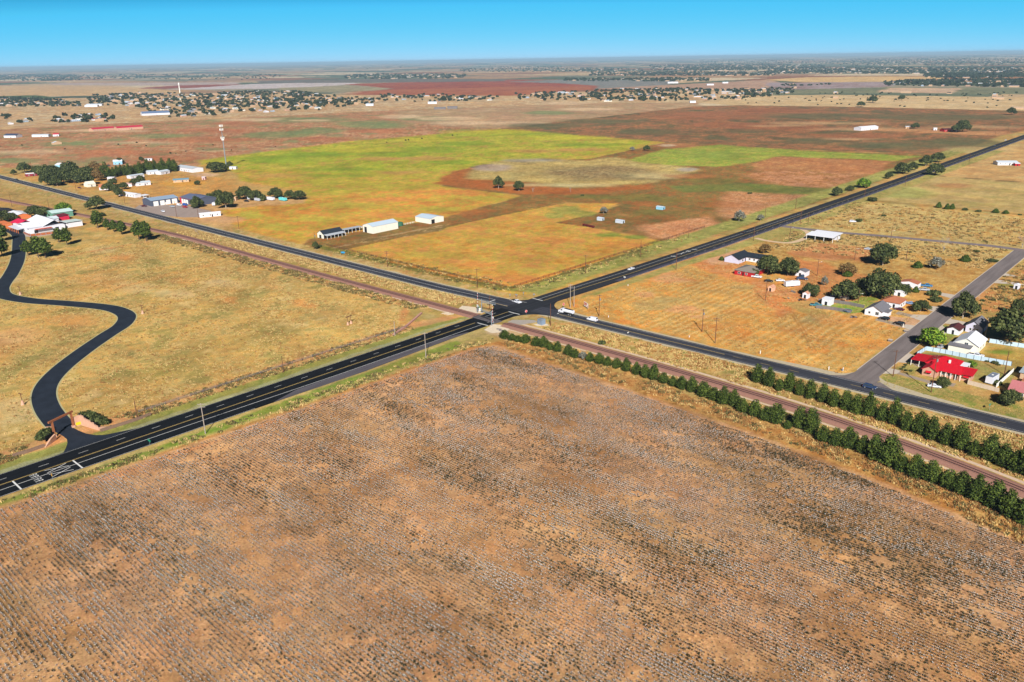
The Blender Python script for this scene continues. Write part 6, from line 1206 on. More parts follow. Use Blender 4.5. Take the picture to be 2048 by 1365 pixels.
vehicle('suv', 'black', 1798, 650, 175, 'black hatchback parked nearest the side street')
vehicle('sedan', 'maroon', 1798, 621, 175, 'maroon car on the drive beside the white house')
vehicle('sedan', 'lblue', 1820, 609, 170, 'pale blue car shaded by the flat-topped mesquite')
vehicle('pickup', 'silver', 1848, 582, 15, 'silver pickup, nearer of the two by the clipped evergreen')
vehicle('pickup', 'blue', 1853, 574, 15, 'bright blue pickup, farther of the two by the clipped evergreen')
vehicle('pickup', 'silver', 1823, 566, 20, 'small silver truck at the edge of the dry lot')
vehicle('pickup', 'white', 1952, 714, 5, 'white pickup behind the pale blue metal fence')
vehicle('sedan', 'white', 1868, 775, 20, 'white car in the shadow of the small lawn tree')
vehicle('suv', 'white', 1705, 445, 30, 'white abandoned car beside a lone bush in dry grass')
vehicle('sedan', 'silver', 1736, 500, 20, 'pale car half under the tree by the back lane')
vehicle('sedan', 'silver', 1882, 696, 80, 'silver car under the bright green tree')
vehicle('sedan', 'white', 2040, 655, 10, 'white car parked at the right edge near the red tarpaulin')
vehicle('sedan', 'dark', 2030, 648, 10, 'dark car parked at the right edge near the red tarpaulin')
vehicle('pickup', 'white', 326, 424.5, -10, 'white pickup on the paved yard of the metal garages')
vehicle('pickup', 'maroon', 288, 414, 20, 'maroon pickup at the left end of the metal garages')
vehicle('pickup', 'silver', 345, 415, 5, 'silver pickup parked in front of the white roller doors')
vehicle('van', 'white', 359, 412, 10, 'white van beside the blue lorry at the red-trimmed shop')
vehicle('van', 'royal', 371, 411.5, 15, 'royal blue van at the red-trimmed shop')
vehicle('pickup', 'red', 370, 416, 8, 'red pickup in front of the royal blue van')
vehicle('sedan', 'maroon', 159, 377, 10, 'maroon car beside the dark round tree by the road')
vehicle('pickup', 'black', 493, 404, 10, 'black pickup in front of the grey trailers')
vehicle('suv', 'white', 290, 396.5, 0, 'white car under the little open carport')
vehicle('sedan', 'white', 198, 334, 30, 'white car in the line of parked vehicles behind the cedar belt')
vehicle('pickup', 'dark', 217, 332.5, 15, 'dark pickup in the orange pasture behind the cedars')
vehicle('sedan', 'silver', 182, 335, 10, 'silver car at the left of the vehicles behind the grove')
vehicle('pickup', 'white', 1975, 372, 10, 'white pickup on the gravel lane beside the highway pasture', scale=1.0) if False else None
# white pickup with a black bed in the junction
t = vehicle('pickup', 'white', 0, 0, -8, 'white pickup with a dark flatbed turning in the junction', xy=(-5.4, 1.6), name='flatbed_pickup')
q = MB(); q.box(-3.3, -.85, -1.12, 1.12, 1.17, 1.32); q.box(-1.0, -.9, -1.0, 1.0, 1.33, 1.9); q.build('flatbed', DARK, t)
# white tanker lorry
t = thing('tanker_lorry', 'white tanker lorry waiting on the crossing road at the junction', 'lorry', (26.8, 2.6, .03), R(180)); WP_ = PAINT['white']
b = loft([(2.6,.6),(4.4,.6),(4.5,1.2),(4.3,1.7),(3.1,1.9),(2.55,1.9)], 1.0, .95, (.6, 1.9)); b.build('bonnet', WP_, t)
c = loft([(3.1,1.85),(2.85,2.75),(1.4,2.8),(1.3,.9),(3.0,.9)], 1.18, 1.08, (1.0, 2.7)); c.build('cab', WP_, t)
g = MB(); g.quad([(3.09,-.95,1.98),(3.09,.95,1.98),(2.92,.9,2.6),(2.92,-.9,2.6)]); [g.quad([(2.75,s*1.17,1.9),(2.65,s*1.12,2.55),(1.7,s*1.12,2.55),(1.7,s*1.17,1.9)]) for s in (1, -1)]; g.build('windows', GLASS, t)
q = MB(); n = 14; prof = [(math.cos(6.283*i/n)*1.18, 1.95+math.sin(6.283*i/n)*.95) for i in range(n)]
n0 = 0; q.v = [(-4.3, a, z) for a, z in prof]+[(1.1, a, z) for a, z in prof]; q.f = [tuple(range(n)), tuple(range(2*n-1, n-1, -1))]+[((i+1) % n, i, n+i, n+(i+1) % n) for i in range(n)]; q.m = [0]*len(q.f); q.build('tank', WP_, t)
q = MB(); q.box(-4.2, 1.0, -.55, .55, 2.86, 2.96); q.build('walkway', DARK, t); q = MB(); q.box(-4.4, 3.0, -.45, .45, .65, .95); q.build('chassis', DARK, t)
for s in (-1, 1):
    for a in (3.6, -2.2, -3.4): wh = MB().tube((0,-.16,0), (0,.16,0), .52, k=14).build('wheel', TYRE, t, (a, s*1.0, .52)); MB().tube((0,-.17,0), (0,.17,0), .28, k=10).build('rim', RIM, wh)
    hl = MB(); hl.box(4.42, 4.52, s*.75-.15, s*.75+.15, .95, 1.15); hl.build('headlight', LAMP, t)
def trailer(name, label, px, py, L_, w_, h_, rz, m, cat='trailer', roof=None, xy=None, vents=True):
    x, y = xy or W(px, py); t = thing(name, label, cat, (x, y, .02), R(rz)); b = loft([(-L_/2,.55),(L_/2,.55),(L_/2+.25,1.0),(L_/2,h_),(-L_/2,h_)], w_/2, w_/2*.94, (.6, h_)); b.build('body', m, t)
    q = MB(); q.box(L_/2, L_/2+1.4, -.06, .06, .5, .6); q.build('drawbar', DARK, t)
    for s in (-1, 1):
        for a in (-.5, .5): wh = MB().tube((0,-.11,0), (0,.11,0), .36, k=12).build('wheel', TYRE, t, (a, s*(w_/2-.05), .36)); MB().tube((0,-.12,0), (0,.12,0), .2, k=8).build('rim', RIM, wh)
    if vents: q = MB(); q.box(-.5, .1, -.3, .3, h_+.002, h_+.22); q.build('roof_vent', WHT, t)
    if roof: q = MB(); q.box(-L_/2*.9, L_/2*.9, -w_/2*.86, w_/2*.86, h_+.002, h_+.05); q.build('roof_panel', roof, t)
    return t
trailer('box_trailer', 'big white enclosed trailer parked in the orange dirt yard', 1583, 573, 8.4, 2.5, 3.0, 55, PAINT['white'])
trailer('camper', 'white camper with a grey roof parked on the fenced lawn', 0, 0, 6.4, 2.5, 3.1, 82, PAINT['white'], 'camper', wallm('grey_roof_panel', (120, 130, 146)), xy=(206.8, 38.2))
trailer('white_trailer', 'white caravan left of the teal trailer', 541, 401, 9, 2.6, 3.0, 10, PAINT['white'], 'caravan')
trailer('teal_trailer', 'white and teal trailer right of the white caravan', 566, 402, 9, 2.6, 3.0, 5, wallm('teal_paint', (110, 214, 214)), 'caravan')
trailer('grey_trailer', 'rounded grey travel trailer, upper of two under the dark trees', 504, 400, 8, 2.6, 3.0, 30, PAINT['silver'], 'caravan')
trailer('grey_trailer', 'pale travel trailer, lower of two under the dark trees', 516, 402.5, 7, 2.6, 2.8, 10, PAINT['silver'], 'caravan')
trailer('white_trailer', 'white mobile trailer, left of two beside the broad lane tree', 420, 404, 9, 2.8, 3.2, -45, PAINT['white'], 'caravan')
trailer('white_trailer', 'white mobile trailer, right of two beside the broad lane tree', 431, 411, 8, 2.8, 3.0, -50, PAINT['white'], 'caravan')
# small things of the yards
x_, y_ = W(1694, 624); t = thing('trampoline', 'round black and blue trampoline on the fenced lawn', 'trampoline', (x_, y_, 0)); q = MB(); q.lathe([(2.1,.86),(2.1,.9)], k=20); q.build('mat', DARK, t); q = MB()
for i in range(20): a, b_ = 6.283*i/20, 6.283*(i+1)/20; q.tube((2.15*math.cos(a),2.15*math.sin(a),.9), (2.15*math.cos(b_),2.15*math.sin(b_),.9), .09, k=5, cap=False)
q.build('rim', PAINT['blue'], t)
for i in range(4): a = 6.283*i/4+.4; MB().tube((2.1*math.cos(a),2.1*math.sin(a),0), (2.1*math.cos(a),2.1*math.sin(a),.88), .05, k=5).build('leg', DARK, t)
x_, y_ = W(1688, 603); t = thing('playhouse_frame', 'pale play frame with bars on the fenced lawn', 'play frame', (x_, y_, 0)); q = MB()
for a in (-1.8, 0, 1.8): q.tube((a,-1,0), (a,-1,2.4), .07); q.tube((a,1,0), (a,1,2.4), .07); q.tube((a,-1,2.4), (a,1,2.4), .07)
q.tube((-1.8,-1,2.4), (1.8,-1,2.4), .07); q.tube((-1.8,1,2.4), (1.8,1,2.4), .07); q.build('frame', GRF, t); q = MB(); q.box(-.9,.9,-.8,.8,1.2,1.3); q.build('platform', TANW, t)
for i, (a, b_, l) in enumerate([(1572,598,'yellowish scrap heap among the junk in the orange yard'),(1588,586,'grey junk pile behind the scrap heap'),(1604,602,'dark low junk pile left of the white and tan shed'),(1663,593,'white junk leaning under the dark mesquite'),(1708,636,'dark bicycles and toys lying beside the white house')]):
    x_, y_ = W(a, b_); r_ = random.Random(i); t = thing('scrap_pile', l, 'junk pile', (x_, y_, 0)); c1 = [wallm('straw_junk', (214,172,96)), wallm('grey_junk', (128,118,110)), DARK, WHT, wallm('dark_junk', (70,60,56))][i]
    for k in range(6):
        q = MB(); u, v, w_ = r_.uniform(-1.6,1.6), r_.uniform(-1.2,1.2), r_.uniform(.3,.8); q.slab([(u-w_,v-w_*.5,r_.uniform(.3,.9)),(u+w_,v-w_*.5,r_.uniform(.3,.9)),(u+w_*.9,v+w_*.5,r_.uniform(.3,.9)),(u-w_,v+w_*.4,r_.uniform(.3,.9))], .28); q.build('scrap', c1 if k % 3 else GRF, t)
x_, y_ = W(2031, 641); t = thing('red_tarpaulin', 'bright orange-red tarpaulin roof beyond the huge dark tree', 'canopy', (x_, y_, 0)); q = MB(); q.slab([(-3,-3,2.5),(3,-3,2.5),(3,3,3.1),(-3,3,3.1)], .08); q.build('cover', wallm('orange_red_cover', (250, 70, 44)), t)
for a in (-2.8, 2.8):
    for b_ in (-2.8, 2.8): MB().tube((a,b_,0), (a,b_,2.55), .06).build('post', WHT, t)
for a, b_, l in [(1780.5,683,'grey kerbside bin at the edge of the mown field'),(1812,664,'rounded grey drain block at the kerb corner')]:
    x_, y_ = W(a, b_); t = thing('kerb_box', l, 'box', (x_, y_, 0)); q = MB(); q.box(-.8,.8,-.7,.7,0,.8); q.build('body', GRF, t); q = MB(); q.box(-.85,.85,-.75,.75,.802,.92); q.build('lid', M_CON, t)
x_, y_ = W(686, 508); t = thing('blue_cart', 'small bright blue cart beside the crossing road verge', 'cart', (x_, y_, 0)); q = MB(); q.box(-1.2,1.2,-.8,.8,.5,1.3); q.build('body', wallm('sky_blue', (70, 176, 226)), t); [MB().tube((a,-.9,.35), (a,-.75,.35), .35, k=10).build('wheel', TYRE, t) for a in (-.7, .7)]

# ================================================================== POLES, WIRES, SIGNS, SIGNALS
WOOD = mat('pole_wood', A(112, 74, 54), var=.2, scale=3); GWOOD = mat('weathered_pole', A(172, 160, 146), var=.15, scale=3); STEEL = mat('galvanised_steel', A(150, 160, 166), rough=.5, metal=.25, var=.1, scale=2); POR = mat('insulator', (.30, .28, .26), rough=.3)
PM = {}
def pole(px, py, h, label, arms=1, m=None, trans=False, rz=0, group=None, lamp=False):
    x, y = W(px, py); m = m or WOOD; t = thing('utility_pole', label, 'utility pole', (x, y, 0), R(rz), group); key = (round(h), m.name)
    t.scale = (1, 1, h/round(h))
    if key not in PM: PM[key] = MB().tube((0,0,-.1), (0,0,round(h)), .19, .12, k=8).mesh('pole', m)
    link('pole', PM[key], t)
    for k in range(arms):
        z = round(h)-.5-k*1.1
        if ('arm', m.name) not in PM: PM['arm', m.name] = MB().box(-1.25, 1.25, -.07, .07, -.07, .07).mesh('crossarm', m); q = MB(); [q.lathe([(.05,.07),(.07,.16),(.04,.24)], (a,0,0), k=6) for a in (-1.1,-.5,.5,1.1)]; PM['ins', m.name] = q.mesh('insulators', POR)
        a_ = link('crossarm', PM['arm', m.name], t, (0, .15, z)); link('insulators', PM['ins', m.name], a_)
    if trans:
        if 'tr' not in PM: PM['tr'] = MB().lathe([(.28,0),(.28,.9),(.12,1.0)], k=10).mesh('transformer', STEEL)
        link('transformer', PM['tr'], t, (.42, 0, round(h)-2.8))
    if lamp: q = MB(); q.tube((0,0,round(h)-2.2), (1.6,0,round(h)-1.8), .04, k=5); q.box(1.4,2.0,-.15,.15,round(h)-1.9,round(h)-1.75); q.build('lamp', WHT, t)
    return t
POLES = [(411,868,11.5,'grey weathered pole beside the highway near the ranch gateway',2,GWOOD,0),(852,716,11.5,'tall grey pole beside the highway near the junction',1,GWOOD,0),
 (275,838,7,'short bare pole beside the brush fence right of the gateway',0,WOOD,0),(567,745,7,'short bare pole on the ranch verge between gateway and junction',0,WOOD,0),(790,672,7,'short grey pole at the low end of the rock wall',0,GWOOD,0),(482,530,7.5,'pole beside the railway in the middle of the ranch edge',0,WOOD,0),
 (1171,547,11,'pole at the orange field edge, nearest the junction',1,WOOD,0),(1281,515,11,'pole at the orange field edge beside the highway',0,WOOD,0),(1352,540,13,'tall dark pole rising across the highway lanes',1,WOOD,0),(1377,475.5,8,'thin pole on the bare pink soil beside the highway',0,WOOD,0),
 (1198,633,11,'brown pole right of the red and white banner',1,WOOD,1),(1404,664,11,'pole with crossarm and transformer, left of the two in the mown field',1,WOOD,1),(1430,687,12,'double-armed pole, right of the two in the mown field',2,WOOD,0),
 (1148,614,11,'thin bare pole at the junction corner, right one',0,GWOOD,0),(1140.5,616,12.5,'tall pole with crossarms at the junction corner behind the lorry',2,GWOOD,0),(1101,652,11,'pole between railway and crossing road beside the silver tank',0,WOOD,0),(979.6,618,7,'dark pole behind the left signal gantry',0,WOOD,0),(954.5,576,11,'thin pole in the orange field above the junction',1,WOOD,0),
 (775,534,10,'pole at the orange field corner beside the crossing road',2,WOOD,0),(631.5,497,11,'pole at the barn lane entrance',0,WOOD,1),(478,458,10,'pole beside the crossing road left of the barns',1,WOOD,0),(397,436,8,'short pole beside the long white prefab building',0,WOOD,0),(353.5,434,13,'tall dark pole in front of the red-trimmed shop',1,WOOD,0),(250,408,13,'tall dark pole beside the mobile home at the road',1,WOOD,0),(152.5,382,11,'pole in front of the dense grove',1,WOOD,0),(64,338.5,9,'pole behind the maroon shed',0,WOOD,0),(24,413.5,11,'pole beside the railway at far left',0,WOOD,0),(99,420,10,'pole beside the railway behind the compound',0,WOOD,0),
 (1786,753,11,'pole at the corner lawn of the side street',1,WOOD,0),(1862,785,15,'tall double-armed pole in front of the red-roofed house',2,WOOD,1),(1970,675,9,'pole beside the white metal roofed house',0,GWOOD,0),(2008.5,750,10,'pole behind the parked camper',0,WOOD,0),(1530.6,602,10,'pole at the edge of the orange dirt yard',1,WOOD,0),(1634,552,10,'pole with a white lamp behind the blue lorry cab',1,WOOD,2),(1709,520,9,'leaning pole with a white lamp on the dry lot',0,WOOD,2),
 (1579.5,476,9,'pole with a white lamp inside the sandy loop',0,WOOD,2),(1507,482,10.5,'pole on the highway verge at the sandy loop entrance',0,WOOD,0),(1781,482,9,'pole on the back lane verge',0,WOOD,2),(1812,521,9,'thin pole in the middle of the dry lot',0,WOOD,0),(1716,606,7,'black lamp post on the fenced lawn',0,WOOD,2),
 (1600,452,11,'pole on the right highway verge, first beyond the back lane',1,WOOD,0),(1616,449,9,'second pole beside the back lane corner',0,WOOD,0),(1729,394,11,'pole on the right highway verge, second in the row',1,WOOD,0),(1810,373,11,'pole on the right highway verge, third in the row',1,WOOD,0),(1938,325,11,'pole on the right highway verge, fourth in the row',1,WOOD,0),(1990,272,11,'pole across the highway near the brown field corner',0,WOOD,0),(2016,265,11,'farthest pole across the highway at the right edge',0,WOOD,0),
 (1591,418,9,'thin pole on the pink bare soil left of the highway',0,WOOD,0),(1530,435,9,'thin pole left of the highway beside the small tree',0,WOOD,0)]
pobj = {}
for a, b_, h_, l, n_, m_, tr in POLES: pobj[round(a)] = pole(a, b_, h_, l, n_, m_, tr == 1, 45 if n_ else 0, None, tr == 2)
WIRE = mat('wire', (.05, .045, .04))
def wires(label, ids, hs, offs=(-1.0, 1.0)):
    t = thing('power_line', label, 'power line', pobj[ids[0]].location)
    o0 = pobj[ids[0]].location
    for f in offs:
        q = MB()
        for a, b_, ha, hb in zip(ids[:-1], ids[1:], hs[:-1], hs[1:]):
            A_, B_ = pobj[a].location-o0, pobj[b_].location-o0; d = (B_-A_).normalized(); n_ = Vector((-d.y, d.x, 0))*f; prev = None
            for k in range(13):
                s = k/12; p = A_.lerp(B_, s)+n_; p.z = ha+(hb-ha)*s-4*1.6*s*(1-s)
                if prev is not None: q.tube(prev, p, .022, k=3, cap=False)
                prev = p
        q.build('cable', WIRE, t)
wires('sagging cables over the mown field from the banner to the corner lawn', [1198, 1404, 1786], [10.6, 10.6, 10.6]); wires('cables from the double-armed pole towards the red-roofed house', [1430, 1862], [11.4, 14.4])
wires('cables along the right highway verge beyond the back lane', [1600, 1729, 1810, 1938], [10.5]*4, (-.9, .9))
# white marker posts
for i, (a, b_, l) in enumerate([(1520.5,708,'white marker post in the mown field, left of three'),(1657.5,740,'white marker post beside the road, middle of three'),(1686,742,'white marker post with a grey meter box, right of three'),(1378.5,675,'small white utility marker beside the mown field'),(1256,572,'pale marker on the junction side of the mown field'),(1217,635,'faded marker post beside the white van'),(1806,655,'white letterbox post beside the side street')]):
    x_, y_ = W(a, b_); t = thing('marker_post', l, 'marker post', (x_, y_, 0)); h_ = 1.5 if i in (0, 1, 2, 6) else .9; q = MB(); q.box(-.12,.12,-.12,.12,0,h_); q.build('post', WHT, t); q = MB(); q.box(-.16,.16,-.16,.16,h_+.002,h_+.12); q.build('cap', GRF if i != 6 else WHT, t)
    if i == 2: q = MB(); q.box(-.35,.1,-.55,-.13,0,.9); q.build('meter_box', STEEL, t)
def text_mesh(s, size, m, name='lettering'):
    cu = bpy.data.curves.new(name, 'FONT'); cu.body = s; cu.size = size; cu.align_x = 'CENTER'; cu.align_y = 'CENTER'; cu.extrude = .004
    o = bpy.data.objects.new(name, cu); COL.objects.link(o); bpy.context.view_layer.update(); dg = bpy.context.evaluated_depsgraph_get(); me = bpy.data.meshes.new_from_object(o.evaluated_get(dg)); bpy.data.objects.remove(o)
    me.materials.clear(); me.materials.append(m); return me
SRED = paint_m('sign_red', (206, 30, 52)); SGRN = paint_m('sign_green', (20, 150, 110)); SYEL = paint_m('sign_yellow', (240, 180, 30))
def sign(name, label, x, y, facing, shape, size, m, back=STEEL, txt=None, h=2.2, tm=None, post=STEEL):
    """facing: direction (degrees) the face looks"""
    t = thing(name, label, 'road sign', (x, y, 0), R(facing+90)); q = MB(); q.box(-.04,.04,.0,.08,0,h+size*.5); q.build('post', post, t)
    n = 8 if shape == 'oct' else 4; a0 = math.pi/8 if n == 8 else (math.pi/4 if shape == 'sq' else 0); rr_ = size/2/math.cos(math.pi/n) if shape != 'dia' else size*.7
    if shape == 'rect': pts = [(-size*.9, -size*.4), (size*.9, -size*.4), (size*.9, size*.4), (-size*.9, size*.4)]
    elif shape == 'round': pts = [(size/2*math.cos(6.283*i/16), size/2*math.sin(6.283*i/16)) for i in range(16)]
    else: pts = [(rr_*math.cos(a0+6.283*i/n), rr_*math.sin(a0+6.283*i/n)) for i in range(n)]
    def plate(sc, y0_, y1_, mm, nm, par):
        q = MB(); k = len(pts); q.v = [(a*sc, y0_, h+b_*sc) for a, b_ in pts]+[(a*sc, y1_, h+b_*sc) for a, b_ in pts]; q.f = [tuple(range(k)), tuple(range(2*k-1, k-1, -1))]+[((i+1) % k, i, k+i, k+(i+1) % k) for i in range(k)]; q.m = [0]*len(q.f); return q.build(nm, mm, par)
    if shape == 'oct': rim_ = plate(1.0, -.02, -.005, WHT, 'panel', t); pl = plate(.92, -.032, -.022, m, 'face', rim_)
    else: pl = plate(1.0, -.03, -.005, m, 'panel', t)
    if txt: o = link('lettering', text_mesh(txt, size*.38, tm or WHT), pl, (0, -.04, h)); o.rotation_euler = (math.pi/2, 0, 0)
    return t
sign('stop_sign', 'red octagonal STOP sign between the railway and the junction', 13.4, -12.4, -20, 'oct', 1.3, SRED, txt='STOP', h=2.6)
sign('stop_sign', 'red octagonal STOP sign behind the tanker lorry', 20.2, 8.6, -10, 'oct', 1.3, SRED, txt='STOP', h=2.6)
x_, y_ = W(300, 891); sign('direction_sign', 'green road sign beside the highway opposite the gateway', x_, y_, -88, 'rect', 1.0, SGRN, h=1.8)
x_, y_ = W(106, 962); sign('advance_warning_sign', 'yellow round railway warning sign beside the painted crossing letters', x_, y_, -88, 'round', .9, SYEL, txt='RR', tm=DARK, h=2.1)
x_, y_ = W(1249, 560); sign('small_sign', 'pale small sign on the highway verge above the mown field', x_, y_, 90, 'rect', .7, WHT, h=1.6)
x_, y_ = W(1256, 672); sign('small_sign', 'pale blue sign plate on the verge above the conifers', x_, y_, 180, 'rect', .6, WHT, h=1.6)
x_, y_ = W(1978, 820); sign('direction_sign', 'green sign on the grass verge below the camper', x_, y_, 170, 'rect', .9, SGRN, h=2.0)
for i, (a, b_) in enumerate([(1020,596),(1033,596),(1047,592),(1068,595)]):
    x_, y_ = W(a, b_); sign('back_of_sign', f'pale sign seen from behind at the far junction corner, {["first","second","third","fourth"][i]} from the left', x_, y_, 100, 'rect' if i % 2 else 'sq', .7, STEEL, h=1.7)
x_, y_ = W(1172, 616.5); t = thing('field_banner', 'red and white banner board standing in dry grass near the junction', 'banner', (x_, y_, 0), R(-28)); q = MB(); q.box(-2.4,2.4,-.05,.05,.7,2.9); p_ = q.build('panel', WHT, t); q = MB(); q.box(-2.2,1.4,-.065,-.052,2.05,2.6); q.box(-2.2,.4,-.065,-.052,1.3,1.75); q.box(1.5,2.2,-.065,-.052,.8,1.5); q.build('printing', SRED, p_); [MB().tube((a,0,0), (a,0,.72), .06).build('post', GRF, t) for a in (-2, 2)]
# highway route shields and lamps are absent; railway signals
def boom_mast(x, y, label, rz):
    t = thing('crossing_gate', label, 'crossing gate', (x, y, 0), R(rz)); MB().tube((0,0,0), (0,0,4.2), .09, k=8).build('mast', STEEL, t); q = MB(); q.box(-.35,.35,-.25,.25,.9,1.6); q.build('mechanism', STEEL, t)
    arm = MB(); arm2 = MB(); n = 12
    for k in range(n): (arm if k % 2 else arm2).box(-.07,.07,-.45,-.35,1.3+k*.75,1.3+(k+1)*.75-.003)
    a_ = arm.build('boom', WHT, t); arm2.build('red_stripes', SRED, a_)
    q = MB(); q.box(-.6,.6,-.12,-.05,2.4,2.55); q.build('lamp_bar', DARK, t)
    for s in (-.5, .5): l_ = MB().tube((s,-.1,2.5), (s,-.28,2.5), .3, k=12).build('lamp_hood', DARK, t); MB().tube((s,-.285,2.5), (s,-.30,2.5), .14, k=10).build('lens', SRED, l_)
    for s in (1, -1): q = MB(); q.slab([(-.6,-.15-.01*s,3.55+.5*s-.05),(.6,-.15-.01*s,3.55-.5*s-.05),(.6,-.18-.01*s,3.55-.5*s+.12),(-.6,-.18-.01*s,3.55+.5*s+.12)], .16); q.build('crossbuck', WHT, t)
    MB().box(-.5,.5,-.5,.5,0,.12).build('base', M_CON, t); return t
boom_mast(-9.6, -23.4, 'railway crossing gate with raised striped boom left of the highway', 180); boom_mast(9.9, -32.4, 'railway crossing gate with raised striped boom right of the highway', 0)
def cantilever(x, y, label, rz, reach):
    t = thing('signal_gantry', label, 'signal gantry', (x, y, 0), R(rz)); MB().tube((0,0,0), (0,0,7.2), .24, .2, k=10).build('mast', STEEL, t); MB().box(-.7,.7,-.7,.7,0,.18).build('base', M_CON, t)
    q = MB()
    for z in (5.6, 6.4): q.tube((0,-.3,z), (reach,-.3,z), .06, k=5); q.tube((0,.3,z), (reach,.3,z), .06, k=5)
    n = int(reach/1.1)
    for k in range(n):
        a, b_ = k*reach/n, (k+1)*reach/n
        for yy_ in (-.3, .3): q.tube((a,yy_,5.6), (b_,yy_,6.4), .035, k=4); q.tube((b_,yy_,5.6), (b_,yy_,6.4), .035, k=4)
        q.tube((b_,-.3,5.6), (b_,.3,5.6), .035, k=4)
    q.build('arm', STEEL, t); MB().box(0,reach,-.26,.26,5.53,5.57).build('walkway', STEEL, t)
    q = MB(); q.tube((0,-.35,6.4), (0,-.35,7.3), .03, k=4); q.tube((reach*.5,-.35,6.4), (reach*.5,-.35,7.2), .03, k=4); q.tube((reach,-.35,6.4), (reach,-.35,7.2), .03, k=4); q.tube((0,-.35,7.2), (reach,-.35,7.2), .03, k=4); q.build('handrail', STEEL, t)
    for a in (reach*.55, reach*.95):
        g_ = MB().box(a-.55,a+.55,-.5,-.42,5.0,5.12).build('lamp_bar', DARK, t)
        for s in (-.45, .45): MB().tube((a+s,-.45,5.06), (a+s,-.65,5.06), .28, k=12).build('lamp_hood', DARK, g_)
    return t
cantilever(-7.7, -22.2, 'silver signal gantry reaching over the highway from the left side', 8, 8.6); cantilever(10.3, -33.9, 'silver signal gantry reaching over the highway from the right side', 172, 8.4)
t = thing('relay_cabinet', 'silver rounded equipment cabin on white gravel beside the railway', 'cabinet', (27.3, -17.2, 0), R(-10)); MB().box(-1.6,1.6,-1.2,1.2,.12,2.5).build('body', wallm('blue_grey_steel', (132, 150, 168)), t); q = MB(); q.prism([(-1.7,2.502),(1.7,2.502),(1.2,2.8),(-1.2,2.8)], -1.3, 1.3); q.build('roof', STEEL, t); MB().box(-.5,.4,-1.25,-1.2,.2,2.1).build('door', STEEL, t); MB().box(-1.8,1.8,-1.4,1.4,0,.118).build('plinth', M_CON, t)
t = thing('signal_cabinet', 'green and white signal cabinets left of the left gantry', 'cabinet', (-11.6, -20.8, 0)); MB().box(-.7,.7,-.5,.5,.1,2.3).build('body', wallm('cabinet_green', (96, 142, 116)), t); MB().box(.75,1.6,-.4,.4,.1,1.5).build('white_box', WHT, t); MB().box(-1,1.8,-.7,.7,0,.098).build('plinth', M_CON, t)
for k, (a, b_) in enumerate([(17.0,-36.0),(19.2,-36.8)]): t = thing('concrete_block', f'small grey concrete block beside the gravel pad, {["nearer the gantry","nearer the pines"][k]}', 'block', (a, b_, 0), R(25)); MB().box(-1.2,1.2,-.3,.3,0,.4).build('block', GRF, t)
for k in range(3): t = thing('spare_sleeper', f'pale spare beam lying beside the railway near the junction, {["first","second","third"][k]} of three', 'beam', (-21.5+k*1.8, -34.5, 0), R(70)); MB().box(-1.9,1.9,-.22,.22,0,.3).build('beam', M_CON, t)
# vine posts on stone cones
RWD = MATS['rusty_timber'] if 'rusty_timber' in MATS else WOOD
for a, b_, l in [(46,810,'T-shaped timber post on a stone cone left of the driveway bend near the gateway'),(285.5,628,'T-shaped timber post on a stone cone at the outer bend of the driveway'),(41,590,'T-shaped timber post on a stone cone beside the upper driveway')]:
    x_, y_ = W(a, b_); t = thing('garden_post', l, 'post', (x_, y_, 0), R(20)); MB().lathe([(.75,0),(.3,1.8)], k=9).build('stone_cone', PINKW, t); MB().tube((0,0,1.75), (0,0,4.4), .12, k=6).build('post', WOOD, t); MB().box(-1.1,1.1,-.12,.12,4.4,4.62).build('crossbar', WOOD, t)
x_, y_ = W(699, 649); t = thing('timber_frame', 'small timber gallows frame on two stone cones in the ranch grass', 'frame', (x_, y_, 0), R(100))
for s in (-1.1, 1.1): MB().lathe([(.7,0),(.3,1.5)], (s,0,0), k=9).build('stone_cone', PINKW, t); MB().tube((s,0,1.45), (s,0,3.9), .12, k=6).build('post', WOOD, t)
MB().box(-2.1,2.1,-.15,.15,3.9,4.2).build('beam', WOOD, t)
# mobile mast
x_, y_ = W(453, 335); t = thing('mobile_mast', 'tall silver mobile phone mast with three rings of white antennas', 'mast', (x_, y_, 0)); q = MB(); d0 = dist(x_, y_)
Hm = 51.0; q.tube((0,0,0), (0,0,Hm*.55), .75, .5, k=10); q.tube((0,0,Hm*.55), (0,0,Hm), .5, .25, k=10); q.build('pole', STEEL, t)
for z in (Hm-.8, Hm-5.2, Hm-15.0):
    pf = MB(); pf.lathe([(1.9,0),(1.9,.2)], (0,0,z-1.2), k=12); pf = pf.build('platform', STEEL, t)
    for k in range(9):
        a = 6.283*k/9; MB().box(-.28,.28,-.16,.16,0,2.4).build('antenna', WHT, t, (2.1*math.cos(a), 2.1*math.sin(a), z-1.9), a+math.pi/2)
pf = MB().lathe([(1.6,0),(1.6,1.6)], (0,0,Hm-18.6), k=10).build('equipment_ring', WHT, t)
x_, y_ = W(360, 186.5); t = thing('white_water_tower', 'tall thin white tower standing behind the far settlement', 'tower', (x_, y_, 0)); MB().tube((0,0,0), (0,0,34), 2.4, 1.8, k=10).build('shaft', WHT, t); MB().lathe([(1.8,34),(2.8,36),(2.8,42),(1.5,44)], k=14).build('tank', WHT, t)
t = thing('small_carport', 'small open carport with a white car under it', 'carport', (*W(289, 396), 0), R(5)); q = MB(); q.slab([(-4,-3,2.6),(4,-3,2.6),(4,3.2,2.9),(-4,3.2,2.9)], .12); q.build('roof', WROOF, t)
for a in (-3.8, 3.8):
    for b_ in (-2.8, 3): MB().tube((a,b_,0), (a,b_,2.6), .07).build('post', WHT, t)

